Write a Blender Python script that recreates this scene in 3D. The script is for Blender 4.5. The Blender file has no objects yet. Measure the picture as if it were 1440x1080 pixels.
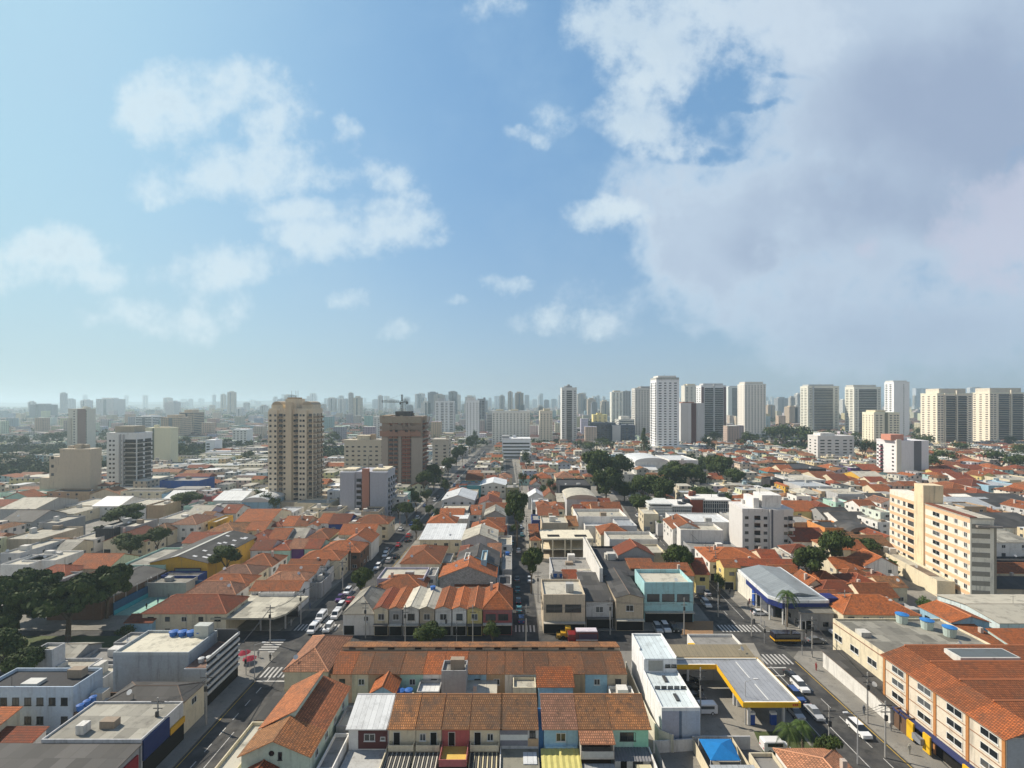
import bpy, math, random
from mathutils import Vector
# ------------------------------------------------------------------ camera, sky, sun, exposure
FPX = 680.0; HC = 60.0; HY = 566.0
scene = bpy.context.scene
scene.render.resolution_x = 1024; scene.render.resolution_y = 768
cam_d = bpy.data.cameras.new("camera"); cam = bpy.data.objects.new("camera", cam_d)
scene.collection.objects.link(cam); scene.camera = cam
cam.location = (0, 0, HC); cam.rotation_euler = (math.pi/2, 0, 0)
cam_d.sensor_width = 36; cam_d.lens = 36*FPX/1440; cam_d.shift_y = 26/1440
cam_d.clip_start = 0.5; cam_d.clip_end = 40000
SUN_AZ = math.radians(-66); SUN_EL = math.radians(43)   # azimuth clockwise from +Y (view direction); negative = left
sdir = Vector((math.sin(SUN_AZ)*math.cos(SUN_EL), math.cos(SUN_AZ)*math.cos(SUN_EL), math.sin(SUN_EL)))
sl = bpy.data.lights.new("sun", 'SUN'); sun = bpy.data.objects.new("sun", sl); scene.collection.objects.link(sun)
sl.energy = 5.0; sl.angle = math.radians(0.5); sl.color = (1.0, 0.91, 0.77)
sun.rotation_euler = (-sdir).to_track_quat('-Z', 'Y').to_euler()
scene.view_settings.view_transform = 'Standard'; scene.view_settings.look = 'None'
scene.view_settings.exposure = 0.30; scene.view_settings.gamma = 1
scene.cycles.use_denoising = True
scene.cycles.max_bounces = 6; scene.cycles.diffuse_bounces = 3; scene.cycles.glossy_bounces = 2
scene.cycles.volume_bounces = 1; scene.cycles.transmission_bounces = 2; scene.cycles.transparent_max_bounces = 6
scene.cycles.use_adaptive_sampling = True; scene.cycles.adaptive_threshold = 0.02
RND = random.Random(7)

class NT:
    def __init__(s, nt): s.nt = nt
    def n(s, typ, **kw):
        nd = s.nt.nodes.new(typ)
        for k, v in kw.items():
            if k.startswith('i_'):
                key = k[2:]; key = int(key) if key.isdigit() else key.replace('_', ' ')
                nd.inputs[key].default_value = v
            else: setattr(nd, k, v)
        return nd
    def l(s, a, b): s.nt.links.new(a, b)
    def m(s, op, a, b=None, c=None, clamp=False):
        nd = s.nt.nodes.new('ShaderNodeMath'); nd.operation = op; nd.use_clamp = clamp
        for i, v in enumerate((a, b, c)):
            if v is None: continue
            if isinstance(v, (int, float)): nd.inputs[i].default_value = v
            else: s.nt.links.new(v, nd.inputs[i])
        return nd.outputs[0]
    def mix(s, f, a, b, bt='MIX'):
        nd = s.nt.nodes.new('ShaderNodeMix'); nd.data_type = 'RGBA'; nd.blend_type = bt
        for i, v in ((0, f), (6, a), (7, b)):
            if isinstance(v, (int, float)): nd.inputs[i].default_value = v
            elif isinstance(v, tuple): nd.inputs[i].default_value = (*v[:3], 1)
            else: s.nt.links.new(v, nd.inputs[i])
        return nd.outputs[2]
    def noise(s, vec, scale, detail=3, rough=0.5, dist=0):
        nd = s.n('ShaderNodeTexNoise'); nd.inputs['Scale'].default_value = scale
        nd.inputs['Detail'].default_value = detail; nd.inputs['Roughness'].default_value = rough
        nd.inputs['Distortion'].default_value = dist
        if vec is not None: s.l(vec, nd.inputs['Vector'])
        return nd
    def ramp(s, f, a, b, lo=0., hi=1.):
        nd = s.n('ShaderNodeMapRange'); nd.clamp = True; nd.interpolation_type = 'SMOOTHSTEP'
        nd.inputs[1].default_value = a; nd.inputs[2].default_value = b; nd.inputs[3].default_value = lo; nd.inputs[4].default_value = hi
        s.l(f, nd.inputs[0]); return nd.outputs[0]

world = bpy.data.worlds.new("World"); scene.world = world; world.use_nodes = True
w = NT(world.node_tree); world.node_tree.nodes.clear()
wout = w.n('ShaderNodeOutputWorld'); bg = w.n('ShaderNodeBackground'); bg.inputs[1].default_value = 0.10
w.l(bg.outputs[0], wout.inputs[0])
sky = w.n('ShaderNodeTexSky'); sky.sky_type = 'NISHITA'; sky.sun_disc = False
sky.sun_elevation = SUN_EL; sky.sun_rotation = SUN_AZ; sky.altitude = 750; sky.air_density = 1.0; sky.dust_density = 2.2; sky.ozone_density = 2.0
tc = w.n('ShaderNodeTexCoord'); sep = w.n('ShaderNodeSeparateXYZ'); w.l(tc.outputs['Generated'], sep.inputs[0])
ysafe = w.m('MAXIMUM', sep.outputs[1], 0.08)
U = w.m('DIVIDE', sep.outputs[0], ysafe); V = w.m('DIVIDE', sep.outputs[2], ysafe)
uv = w.n('ShaderNodeCombineXYZ'); w.l(U, uv.inputs[0]); w.l(V, uv.inputs[1])
# domain warp so cloud outlines are ragged
wn = w.noise(uv.outputs[0], 4.5, 9, 0.62)
wsub = w.n('ShaderNodeVectorMath', operation='SUBTRACT'); w.l(wn.outputs['Color'], wsub.inputs[0]); wsub.inputs[1].default_value = (0.5, 0.5, 0.5)
wsc = w.n('ShaderNodeVectorMath', operation='SCALE'); w.l(wsub.outputs[0], wsc.inputs[0]); wsc.inputs['Scale'].default_value = 0.13
wadd = w.n('ShaderNodeVectorMath', operation='ADD'); w.l(uv.outputs[0], wadd.inputs[0]); w.l(wsc.outputs[0], wadd.inputs[1])
UVW = wadd.outputs[0]
fbA = w.noise(uv.outputs[0], 5.5, 8, 0.60); fbB = w.noise(uv.outputs[0], 2.4, 8, 0.58)
def blob(px, py, rx, ry, amp):
    c = ((px-720)/FPX, (HY-py)/FPX, 0); rx *= BS; ry *= BS
    a = w.n('ShaderNodeVectorMath', operation='SUBTRACT'); w.l(UVW, a.inputs[0]); a.inputs[1].default_value = c
    b = w.n('ShaderNodeVectorMath', operation='MULTIPLY'); w.l(a.outputs[0], b.inputs[0]); b.inputs[1].default_value = (FPX/rx, FPX/ry, 0)
    d = w.n('ShaderNodeVectorMath', operation='DOT_PRODUCT'); w.l(b.outputs[0], d.inputs[0]); w.l(b.outputs[0], d.inputs[1])
    return w.m('SUBTRACT', amp, w.m('MULTIPLY', d.outputs['Value'], 0.5))
BS = 1.3
def total(bs, k=0.25):
    acc = None
    for b in bs:
        o = blob(*b)
        if acc is None: acc = o
        else:
            nd = w.n('ShaderNodeMath', operation='SMOOTH_MAX'); nd.inputs[2].default_value = k; w.l(acc, nd.inputs[0]); w.l(o, nd.inputs[1]); acc = nd.outputs[0]
    return acc
nA = w.m('ADD', w.m('SUBTRACT', fbA.outputs[0], 0.5), w.m('MULTIPLY', w.m('SUBTRACT', w.noise(uv.outputs[0], 19.0, 7, 0.65).outputs[0], 0.5), 0.35)); nB = w.m('SUBTRACT', fbB.outputs[0], 0.5)
FW = total([(250,150,60,38,.8),(345,115,60,30,.9),(385,160,42,38,.8),(290,105,35,22,.6),(345,235,80,32,1.0),(245,258,50,20,.7),(430,245,60,24,.7),(300,262,90,22,.6),
  (440,300,60,20,.8),(525,320,70,34,.9),(490,330,80,24,.7),(75,350,60,24,.8),(10,380,70,36,.75),(275,378,80,26,.8),(150,385,80,20,.6),(235,440,110,26,.5),
  (490,420,34,14,.5),(490,190,24,26,.45),(540,245,36,22,.5),(690,18,50,16,.5),(790,165,34,24,.6),(740,192,34,12,.5),(845,300,46,18,.8),(800,296,30,12,.5),(705,408,40,13,.55),(800,452,80,16,.55),(560,462,28,11,.35),(640,430,18,8,.35),
  (870,40,60,45,.9),(900,150,60,46,.7),(950,185,60,24,.6),(960,60,110,60,.9),(1030,30,120,50,.9)])
FW = w.m('ADD', FW, w.m('MULTIPLY', nA, 3.4))
wmask = w.ramp(FW, 0.05, 1.1, 0.0, 0.70)
BS = 1.0
FG = total([(1290,90,260,150,1.2),(1180,200,150,110,1.1),(1050,310,140,95,1.2),(965,345,75,70,1.0),(1250,300,260,150,1.2),(1080,220,70,60,.8),(1150,430,300,70,.8),(1380,440,260,90,1.0),(1100,60,120,70,.8),(940,90,90,60,.4)], 0.4)
FG = w.m('SUBTRACT', FG, w.m('MAXIMUM', total([(1115,105,60,12,.35),(1060,150,80,10,.35),(990,215,80,16,.4)]), 0.0))
FG2 = w.m('ADD', FG, w.m('MULTIPLY', nB, 2.4)); FG2 = w.m('ADD', FG2, w.m('MULTIPLY', nA, 2.0))
gmask = w.ramp(FG2, 0.0, 0.9, 0.0, 0.93)
PK = w.ramp(w.m('ADD', total([(1400,330,90,60,.9),(1440,270,80,50,.9),(1340,385,50,24,.6),(1420,400,70,30,.6),(1222,350,26,18,.5)]), w.m('MULTIPLY', nA, 3.4)), 0.0, 1.1, 0.0, 0.75)
thin = w.ramp(fbB.outputs[0], 0.42, 0.75, 0.0, 0.30)
hz = w.m('POWER', w.m('SUBTRACT', 1.0, w.m('MAXIMUM', V, 0.0), clamp=True), 4.0)
hz = w.m('MULTIPLY', hz, 0.85)
leftm = w.ramp(U, 0.05, -1.15, 0.0, 0.80)
SKYTINT = w.mix(0.62, w.mix(1.0, sky.outputs[0], (0.80, 1.05, 1.12), 'MULTIPLY'), (1.85, 3.6, 5.9))
CW = 10.0
c1 = w.mix(leftm, SKYTINT, (3.7, 5.7, 6.7))
c1 = w.mix(thin, c1, (3.5, 5.1, 6.6))
hcol = w.mix(w.ramp(U, -1.0, 0.2), (4.5, 5.6, 5.6), (3.6, 4.4, 4.9))
c1 = w.mix(hz, c1, hcol)
deep = w.ramp(w.m('ADD', total([(1400,170,230,110,1.1),(1230,290,170,60,.9),(1100,350,90,50,.6),(1440,60,120,80,.7),(1300,470,220,50,.5)], .4), w.m('MULTIPLY', nB, 2.0)), 0.0, 1.2)
gcol = w.mix(deep, (4.2, 5.1, 6.2), (2.85, 3.55, 4.8))
gcol = w.mix(w.m('MULTIPLY', w.ramp(FG2, 1.15, 0.25), w.ramp(U, 0.9, 0.3)), gcol, (5.5, 6.5, 7.3))
gcol = w.mix(w.ramp(fbA.outputs[0], 0.45, 0.75, 0, 0.35), gcol, (3.4, 4.1, 5.3))
gfade = w.ramp(V, 0.0, 0.28, 0.6, 1.0)
c2 = w.mix(w.m('MULTIPLY', gmask, gfade), c1, gcol)
wcol = w.mix(w.ramp(FW, 0.75, 1.9, 0.0, 0.85), (6.3, 7.2, 7.6), (4.2, 5.3, 6.1))
wcol = w.mix(w.ramp(U, 0.1, 0.6, 0, .7), wcol, (4.6, 5.5, 6.6))
c3 = w.mix(wmask, c2, wcol)
c3 = w.mix(PK, c3, (4.6, 4.9, 6.0))
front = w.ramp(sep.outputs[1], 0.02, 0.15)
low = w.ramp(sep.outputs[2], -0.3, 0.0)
back = w.mix(0.85, SKYTINT, (5.1, 5.2, 5.0))  # unseen sky behind the camera, brightened to fill camera-facing walls
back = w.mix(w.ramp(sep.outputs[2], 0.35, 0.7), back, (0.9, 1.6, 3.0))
zen = w.mix(w.ramp(V, 0.88, 1.3), c3, (0.9, 1.6, 3.0))  # sky above the frame, darkened to lower fill and deepen shadows
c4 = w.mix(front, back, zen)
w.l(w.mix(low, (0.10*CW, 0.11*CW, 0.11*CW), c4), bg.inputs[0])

# ------------------------------------------------------------------ materials
MATS = {}
def newmat(name, rough=0.85):
    m = bpy.data.materials.new(name); m.use_nodes = True; nt = NT(m.node_tree)
    p = m.node_tree.nodes['Principled BSDF']; p.inputs['Roughness'].default_value = rough
    p.inputs['Specular IOR Level'].default_value = 0.3
    MATS[name] = m
    return m, nt, p
def objcol(nt, attr=False):
    if attr:
        a = nt.n('ShaderNodeVertexColor', layer_name='Col'); return a.outputs[0]
    o = nt.n('ShaderNodeObjectInfo'); return o.outputs['Color']
def coords(nt):
    g = nt.n('ShaderNodeNewGeometry'); u = nt.n('ShaderNodeUVMap')
    return g.outputs['Position'], u.outputs[0]
def mk_plaster(name, attr=False, win=None, st=1.0):
    m, nt, p = newmat(name, 0.9); pos, uvn = coords(nt); c = objcol(nt, attr)
    n1 = nt.noise(pos, 0.35, 5, 0.65); n2 = nt.noise(pos, 2.3, 4, 0.6)
    mp = nt.n('ShaderNodeMapping'); mp.inputs['Scale'].default_value = (1.3, 1.3, 0.12); nt.l(pos, mp.inputs[0])
    n3 = nt.noise(mp.outputs[0], 1.0, 4, 0.6)
    c = nt.mix(nt.ramp(n1.outputs[0], 0.45, 0.78, 0, 0.28*st), c, (0.20, 0.18, 0.15))
    c = nt.mix(nt.ramp(n3.outputs[0], 0.50, 0.76, 0, 0.44*st), c, (0.12, 0.11, 0.10))
    c = nt.mix(0.22, c, n2.outputs[0], 'OVERLAY')
    if win:
        s = nt.n('ShaderNodeSeparateXYZ'); nt.l(uvn, s.inputs[0])
        fu = nt.m('FRACT', nt.m('DIVIDE', s.outputs[0], win[0])); fv = nt.m('FRACT', nt.m('DIVIDE', s.outputs[1], win[1]))
        a = nt.m('MULTIPLY', nt.m('GREATER_THAN', fu, win[2]), nt.m('GREATER_THAN', fv, win[3]))
        g = nt.n('ShaderNodeNewGeometry'); sn = nt.n('ShaderNodeSeparateXYZ'); nt.l(g.outputs['Normal'], sn.inputs[0])
        a = nt.m('MULTIPLY', a, nt.m('LESS_THAN', nt.m('ABSOLUTE', sn.outputs[2]), 0.3))
        c = nt.mix(a, c, (0.055, 0.065, 0.075))
    nt.l(c, p.inputs['Base Color'])
mk_plaster('plaster'); mk_plaster('tower_plaster', False, None, 0.3); mk_plaster('plaster_mass', True)
mk_plaster('tower_facade', False, (3.1, 3.0, 0.52, 0.48)); mk_plaster('tower_facade_band', False, (30.0, 3.0, 0.05, 0.50))
mk_plaster('house_mass_wall', True, (3.6, 3.0, 0.66, 0.55)); mk_plaster('tower_mass_wall', True, (3.4, 3.0, 0.5, 0.48))
def mk_tile(name, attr=False, old=0.5):
    m, nt, p = newmat(name, 0.85); pos, uvn = coords(nt); c = objcol(nt, attr)
    br = nt.n('ShaderNodeTexBrick'); nt.l(uvn, br.inputs[0]); br.inputs['Scale'].default_value = 1.0
    br.inputs['Brick Width'].default_value = 0.34; br.inputs['Row Height'].default_value = 0.46; br.inputs['Mortar Size'].default_value = 0.075
    br.inputs['Mortar Smooth'].default_value = 0.6; br.inputs['Bias'].default_value = 0.1
    br.inputs['Color1'].default_value = (0.62,)*3+(1,); br.inputs['Color2'].default_value = (1.12,)*3+(1,); br.inputs['Mortar'].default_value = (0.30,)*3+(1,)
    c = nt.mix(1.0, c, br.outputs[0], 'MULTIPLY')
    oi = nt.n('ShaderNodeObjectInfo'); c = nt.mix(nt.ramp(oi.outputs['Random'], 0.25, 1.0, 0, 0.85), c, nt.mix(1.0, c, (0.52, 0.62, 0.80), 'MULTIPLY'))
    n1 = nt.noise(pos, 0.30, 6, 0.68); n2 = nt.noise(pos, 1.7, 5, 0.75)
    nm = nt.noise(pos, 0.75, 8, 0.8); c = nt.mix(nt.ramp(nm.outputs[0], 0.52, 0.62, 0, 0.35+0.4*old), c, (0.050, 0.036, 0.026))
    c = nt.mix(nt.ramp(n1.outputs[0], 0.44, 0.68, 0, 0.62*old+0.12), c, (0.085, 0.060, 0.042))
    c = nt.mix(nt.ramp(n2.outputs[0], 0.50, 0.70, 0, 0.75*old), c, (0.13, 0.062, 0.032))
    n3 = nt.noise(pos, 0.8, 3, 0.6)
    nt.l(c, p.inputs['Base Color'])
    bp = nt.n('ShaderNodeBump'); bp.inputs['Strength'].default_value = 0.6; bp.inputs['Distance'].default_value = 0.06
    nt.l(br.outputs['Color'], bp.inputs['Height']); nt.l(bp.outputs[0], p.inputs['Normal'])
mk_tile('tile_roof', False, 0.45); mk_tile('old_tile_roof', False, 1.0); mk_tile('tile_roof_mass', True, 0.5)
def mk_sheet(name, attr=False, bw=1.1, rh=2.2, var=0.35, stain=0.5, rough=0.75):
    m, nt, p = newmat(name, rough); pos, uvn = coords(nt); c = objcol(nt, attr)
    br = nt.n('ShaderNodeTexBrick'); nt.l(uvn, br.inputs[0]); br.inputs['Scale'].default_value = 1.0
    br.inputs['Brick Width'].default_value = bw; br.inputs['Row Height'].default_value = rh; br.inputs['Mortar Size'].default_value = 0.03
    br.inputs['Color1'].default_value = (1-var,)*3+(1,); br.inputs['Color2'].default_value = (1+var*0.7,)*3+(1,); br.inputs['Mortar'].default_value = (0.5,)*3+(1,)
    c = nt.mix(1.0, c, br.outputs[0], 'MULTIPLY')
    n1 = nt.noise(pos, 0.45, 6, 0.7)
    c = nt.mix(nt.ramp(n1.outputs[0], 0.48, 0.72, 0, stain), c, (0.075, 0.07, 0.06))
    nt.l(c, p.inputs['Base Color'])
mk_sheet('fibre_roof', False, 2.4, 3.1, 0.38, 0.6); mk_sheet('fibre_roof_mass', True); mk_sheet('metal_roof', False, 0.9, 30.0, 0.10, 0.35, 0.45)
mk_sheet('slab_roof', False, 7.0, 7.0, 0.10, 0.6, 0.9)
mk_sheet('masonry', False, 0.45, 0.22, 0.3, 0.6, 0.95)
def mk_plain(name, rough=0.6, metallic=0.0, nz=0.25, scale=1.5):
    m, nt, p = newmat(name, rough); pos, uvn = coords(nt); c = objcol(nt)
    n1 = nt.noise(pos, scale, 4, 0.6); c = nt.mix(nz, c, n1.outputs[0], 'OVERLAY')
    nt.l(c, p.inputs['Base Color']); p.inputs['Metallic'].default_value = metallic
mk_plain('paint'); mk_plain('car_paint', 0.25, 0.0, 0.05); mk_plain('fabric', 0.9); mk_plain('bark', 0.95, 0, 0.6, 3)
MATS['car_paint'].node_tree.nodes['Principled BSDF'].inputs['Coat Weight'].default_value = 0.6
m, nt, p = newmat('glass', 0.12); pos, uvn = coords(nt)
p.inputs['Specular IOR Level'].default_value = 0.6
oi = nt.n('ShaderNodeObjectInfo')
nt.l(nt.mix(nt.ramp(oi.outputs['Random'], 0.35, 0.95, 0, 0.8), (0.012, 0.016, 0.020), (0.12, 0.13, 0.135)), p.inputs['Base Color'])
m, nt, p = newmat('opening_shade', 0.9); p.inputs['Base Color'].default_value = (0.012, 0.011, 0.010, 1)  # near-black colour stands for the shade inside openings
m, nt, p = newmat('white_frame', 0.6); p.inputs['Base Color'].default_value = (0.62, 0.62, 0.60, 1)
m, nt, p = newmat('dark_frame', 0.6); p.inputs['Base Color'].default_value = (0.05, 0.05, 0.05, 1)
m, nt, p = newmat('rubber', 0.9); p.inputs['Base Color'].default_value = (0.015, 0.015, 0.015, 1)
m, nt, p = newmat('headlight_glass', 0.2); p.inputs['Base Color'].default_value = (0.8, 0.8, 0.75, 1)
m, nt, p = newmat('red_lens', 0.3); p.inputs['Base Color'].default_value = (0.45, 0.02, 0.02, 1)
def mk_fol(name, dark, mid, light, mass=False):
    m, nt, p = newmat(name, 0.75); pos, uvn = coords(nt); oi = nt.n('ShaderNodeObjectInfo')
    n1 = nt.noise(pos, 0.55, 3, 0.6); n2 = nt.noise(pos, 4.0, 2, 0.7)
    c = nt.mix(nt.ramp(n1.outputs[0], 0.35, 0.65), dark, mid)
    c = nt.mix(nt.ramp(n2.outputs[0], 0.52, 0.75, 0, 0.8), c, light)
    c = nt.mix(nt.m('MULTIPLY', oi.outputs['Random'], 0.35), c, (0.045, 0.060, 0.018))
    nt.l(c, p.inputs['Base Color']); p.inputs['Specular IOR Level'].default_value = 0.15
mk_fol('foliage', (0.018, 0.034, 0.010), (0.058, 0.086, 0.018), (0.18, 0.21, 0.05))
mk_fol('foliage_light', (0.030, 0.055, 0.014), (0.060, 0.100, 0.022), (0.12, 0.15, 0.04))
def mk_ground(name, c0, c1, c2, s0=0.05, s1=0.6, rough=0.92, s2=6.0):
    m, nt, p = newmat(name, rough); pos, uvn = coords(nt)
    n1 = nt.noise(pos, s0, 6, 0.6); n2 = nt.noise(pos, s1, 6, 0.7); n3 = nt.noise(pos, s2, 3, 0.7)
    c = nt.mix(nt.ramp(n1.outputs[0], 0.35, 0.65), c0, c1)
    c = nt.mix(nt.ramp(n2.outputs[0], 0.48, 0.72, 0, 0.7), c, c2)
    c = nt.mix(0.3, c, n3.outputs[0], 'OVERLAY')
    nt.l(c, p.inputs['Base Color'])
mk_ground('ground_mat', (0.10, 0.095, 0.085), (0.16, 0.15, 0.13), (0.07, 0.075, 0.055))
mk_ground('asphalt', (0.040, 0.040, 0.041), (0.085, 0.082, 0.076), (0.022, 0.022, 0.022), 0.25, 0.4)
mk_ground('pavement', (0.19, 0.18, 0.16), (0.26, 0.245, 0.215), (0.11, 0.105, 0.095), 0.2, 0.8)
mk_ground('forecourt_mat', (0.22, 0.205, 0.175), (0.29, 0.27, 0.23), (0.14, 0.13, 0.115), 0.2, 0.8)
mk_ground('white_line', (0.52, 0.51, 0.48), (0.42, 0.41, 0.39), (0.14, 0.135, 0.13), 0.3, 2.6)
mk_ground('yellow_line', (0.50, 0.33, 0.05), (0.42, 0.28, 0.05), (0.2, 0.15, 0.07), 0.3, 2.0)
mk_ground('lawn', (0.055, 0.075, 0.025), (0.075, 0.095, 0.035), (0.12, 0.10, 0.06), 0.1, 0.7)
mk_ground('soil', (0.30, 0.17, 0.08), (0.25, 0.15, 0.08), (0.16, 0.12, 0.08), 0.2, 0.9)
mk_ground('hill_mat', (0.035, 0.055, 0.03), (0.08, 0.085, 0.06), (0.16, 0.15, 0.13), 0.002, 0.01, 0.95, 0.05)
mk_ground('court_mat', (0.22, 0.40, 0.33), (0.28, 0.46, 0.38), (0.16, 0.30, 0.26), 0.2, 0.9)

# ------------------------------------------------------------------ mesh helpers
class MB:
    def __init__(s): s.v = []; s.f = []; s.m = []; s.c = []; s.col = None
    def poly(s, pts, m=0):
        k = len(s.v); s.v += [tuple(p) for p in pts]; s.f.append(tuple(range(k, k+len(pts)))); s.m.append(m)
        if s.col is not None: s.c.append(s.col)
    def box(s, x0, x1, y0, y1, z0, z1, m=0, mt=None):
        a, b, c, d = (x0,y0), (x1,y0), (x1,y1), (x0,y1)
        for p, q in ((a,b),(b,c),(c,d),(d,a)): s.poly([(*p,z0),(*q,z0),(*q,z1),(*p,z1)], m)
        s.poly([(*a,z1),(*b,z1),(*c,z1),(*d,z1)], m if mt is None else mt)
        s.poly([(*d,z0),(*c,z0),(*b,z0),(*a,z0)], m)
        return s
    def prism(s, pts, z0, z1, m=0, mt=None):
        n = len(pts)
        ar = sum(pts[i][0]*pts[(i+1)%n][1]-pts[(i+1)%n][0]*pts[i][1] for i in range(n))
        if ar < 0: pts = pts[::-1]
        for i in range(n):
            p, q = pts[i], pts[(i+1)%n]; s.poly([(*p,z0),(*q,z0),(*q,z1),(*p,z1)], m)
        s.poly([(*p,z1) for p in pts], m if mt is None else mt); s.poly([(*p,z0) for p in pts[::-1]], m)
        return s
    def cyl(s, x, y, z0, z1, r, n=8, m=0, r2=None, mt=None):
        r2 = r if r2 is None else r2
        A = [(x+r*math.cos(2*math.pi*i/n), y+r*math.sin(2*math.pi*i/n), z0) for i in range(n)]
        B = [(x+r2*math.cos(2*math.pi*i/n), y+r2*math.sin(2*math.pi*i/n), z1) for i in range(n)]
        for i in range(n): s.poly([A[i], A[(i+1)%n], B[(i+1)%n], B[i]], m)
        s.poly(B, m if mt is None else mt); s.poly(A[::-1], m)
        return s
    def beam(s, a, b, r, n=5, m=0, r2=None):
        a = Vector(a); b = Vector(b); r2 = r if r2 is None else r2; d = b-a
        if d.length < 1e-6: return s
        d.normalize(); u = d.cross(Vector((0,0,1)) if abs(d.z) < .9 else Vector((1,0,0))).normalized(); v = d.cross(u)
        A = [a+(u*math.cos(2*math.pi*i/n)+v*math.sin(2*math.pi*i/n))*r for i in range(n)]
        B = [b+(u*math.cos(2*math.pi*i/n)+v*math.sin(2*math.pi*i/n))*r2 for i in range(n)]
        for i in range(n): s.poly([A[i], A[(i+1)%n], B[(i+1)%n], B[i]][::-1], m)
        s.poly(A, m); s.poly(B[::-1], m)
        return s
    def mesh(s, name, mats):
        me = bpy.data.meshes.new(name); me.from_pydata(s.v, [], s.f)
        for mt in mats: me.materials.append(MATS[mt])
        if len(mats) > 1: me.polygons.foreach_set('material_index', s.m)
        uvl = me.uv_layers.new(name='UVMap'); buf = []
        for f in s.f:
            p = [Vector(s.v[i]) for i in f[:4]]
            n = (p[1]-p[0]).cross(p[2]-p[0])
            if n.length < 1e-9: n = Vector((0,0,1))
            n.normalize()
            if abs(n.z) > 0.995: ux, uy = Vector((1,0,0)), Vector((0,1,0))
            else: ux = Vector((-n.y, n.x, 0)).normalized(); uy = n.cross(ux)
            for i in f:
                q = Vector(s.v[i]); buf += [q.dot(ux), q.dot(uy)]
        uvl.data.foreach_set('uv', buf)
        if s.col is not None:
            ca = me.color_attributes.new(name='Col', type='FLOAT_COLOR', domain='CORNER'); cb = []
            for f, c in zip(s.f, s.c): cb += list((*c, 1.0))*len(f)
            ca.data.foreach_set('color', cb)
        me.update()
        return me
COL = scene.collection.objects
def link(name, data, parent=None, loc=(0,0,0), color=None, scale=None, rz=0):
    o = bpy.data.objects.new(name, data); COL.link(o)
    if parent is not None: o.parent = parent
    o.location = loc
    if rz: o.rotation_euler = (0, 0, rz)
    if scale: o.scale = scale
    if color: o.color = (*color[:3], 1)
    return o
LABELS = {}
def tag(o, label, cat, group=None, kind=None):
    if label: o['label'] = label
    if cat: o['category'] = cat
    if group: o['group'] = group
    if kind: o['kind'] = kind
    return o
def thing(name, label, cat, loc=(0,0,0), rz=0, group=None):
    o = link(name, None, None, loc, rz=rz); o.empty_display_size = 0.5
    return tag(o, label, cat, group)
def part(par, name, mb, mats, color=None, loc=(0,0,0), label=None, kind=None):
    if isinstance(mats, str): mats = [mats]
    o = link(name, mb.mesh(name, mats) if isinstance(mb, MB) else mb, par, loc, color)
    if label: o['label'] = label
    if kind: o['kind'] = kind
    return o
def struct(name, mb, mats, color=None, kind='structure'):
    o = part(None, name, mb, mats, color); o['kind'] = kind; return o
def pp(px, py, z=0.0):
    Y = FPX*(HC-z)/(py-HY); return ((px-720)*Y/FPX, Y)
_cache = {}
def cached(key, fn):
    if key not in _cache: _cache[key] = fn()
    return _cache[key]
def window_mesh(wd, ht, style='white'):
    wd = round(wd*5)/5; ht = round(ht*5)/5
    def f():   # window in XZ plane facing -Y, origin at its lower left corner of the wall face
        b = MB(); t = 0.07; d = 0.06
        fr = {'white': 'white_frame', 'dark': 'dark_frame', 'bare': 'dark_frame'}[style]
        b.box(0, wd, -d, 0.02, 0, t); b.box(0, wd, -d, 0.02, ht-t, ht)
        b.box(0, t, -d, 0.02, t, ht-t); b.box(wd-t, wd, -d, 0.02, t, ht-t)
        if wd > 0.9: b.box(wd/2-t/2, wd/2+t/2, -d+0.01, 0.02, t, ht-t)
        b.poly([(t, -0.02, t), (wd-t, -0.02, t), (wd-t, -0.02, ht-t), (t, -0.02, ht-t)], 1)
        return b.mesh('window', [fr, 'glass'])
    return cached(('win', wd, ht, style), f)
def opening_mesh(wd, ht, style='opening_shade'):
    wd = round(wd*5)/5; ht = round(ht*5)/5
    def f():
        b = MB(); b.box(-0.08, wd+0.08, -0.07, 0.02, -0.0, ht+0.08); 
        b.poly([(0, -0.075, 0.03), (wd, -0.075, 0.03), (wd, -0.075, ht), (0, -0.075, ht)], 1)
        return b.mesh('door', ['white_frame', {'opening_shade': 'opening_shade', 'shutter': 'metal_roof', 'glass': 'glass'}[style]])
    return cached(('open', wd, ht, style), f)
ROT = {'front': 0.0, 'left': -math.pi/2, 'right': math.pi/2, 'back': math.pi}
def on_face(face, u, z, x0, x1, y0, y1, eps=0.0):
    if face == 'front': return (x0+u, y0-eps, z)
    if face == 'left': return (x0-eps, y1-u, z)
    if face == 'right': return (x1+eps, y0+u, z)
    return (x1-u, y1+eps, z)
HAZE = 0.00021
# ------------------------------------------------------------------ ground, roads, markings
g = MB(); N = 30
g.poly([(-15000,-300,0),(15000,-300,0),(15000,16000,0),(-15000,16000,0)])
struct('ground', g, 'ground_mat')
def cl(Y): return -51.3 + 0.037*max(0, Y-130)
def cc(Y): return 3.8 - 0.019*(Y-128)
RP = [(60,59.5),(131,60.5),(170,62.5),(205,64),(249,67.7),(300,72),(400,80),(700,104)]
def cr(Y):
    for (a, b), (c, d) in zip(RP, RP[1:]):
        if Y <= c: return b+(d-b)*(Y-a)/(c-a)
    return RP[-1][1]
def strip(fn, hw0, hw1, Ys, z):
    b = MB()
    for a, c in zip(Ys, Ys[1:]): b.poly([(fn(a)-hw0,a,z),(fn(a)+hw1,a,z),(fn(c)+hw1,c,z),(fn(c)-hw0,c,z)])
    return b
def rng(a, b, s):
    out = [a]
    while out[-1]+s < b: out.append(out[-1]+s)
    return out+[b]
CR0, CR1 = 116.5, 127.0      # the cross street
struct('road_left_avenue', strip(cl, 6.8, 6.3, rng(CR1, 900, 40), 0.010), 'asphalt')
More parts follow.
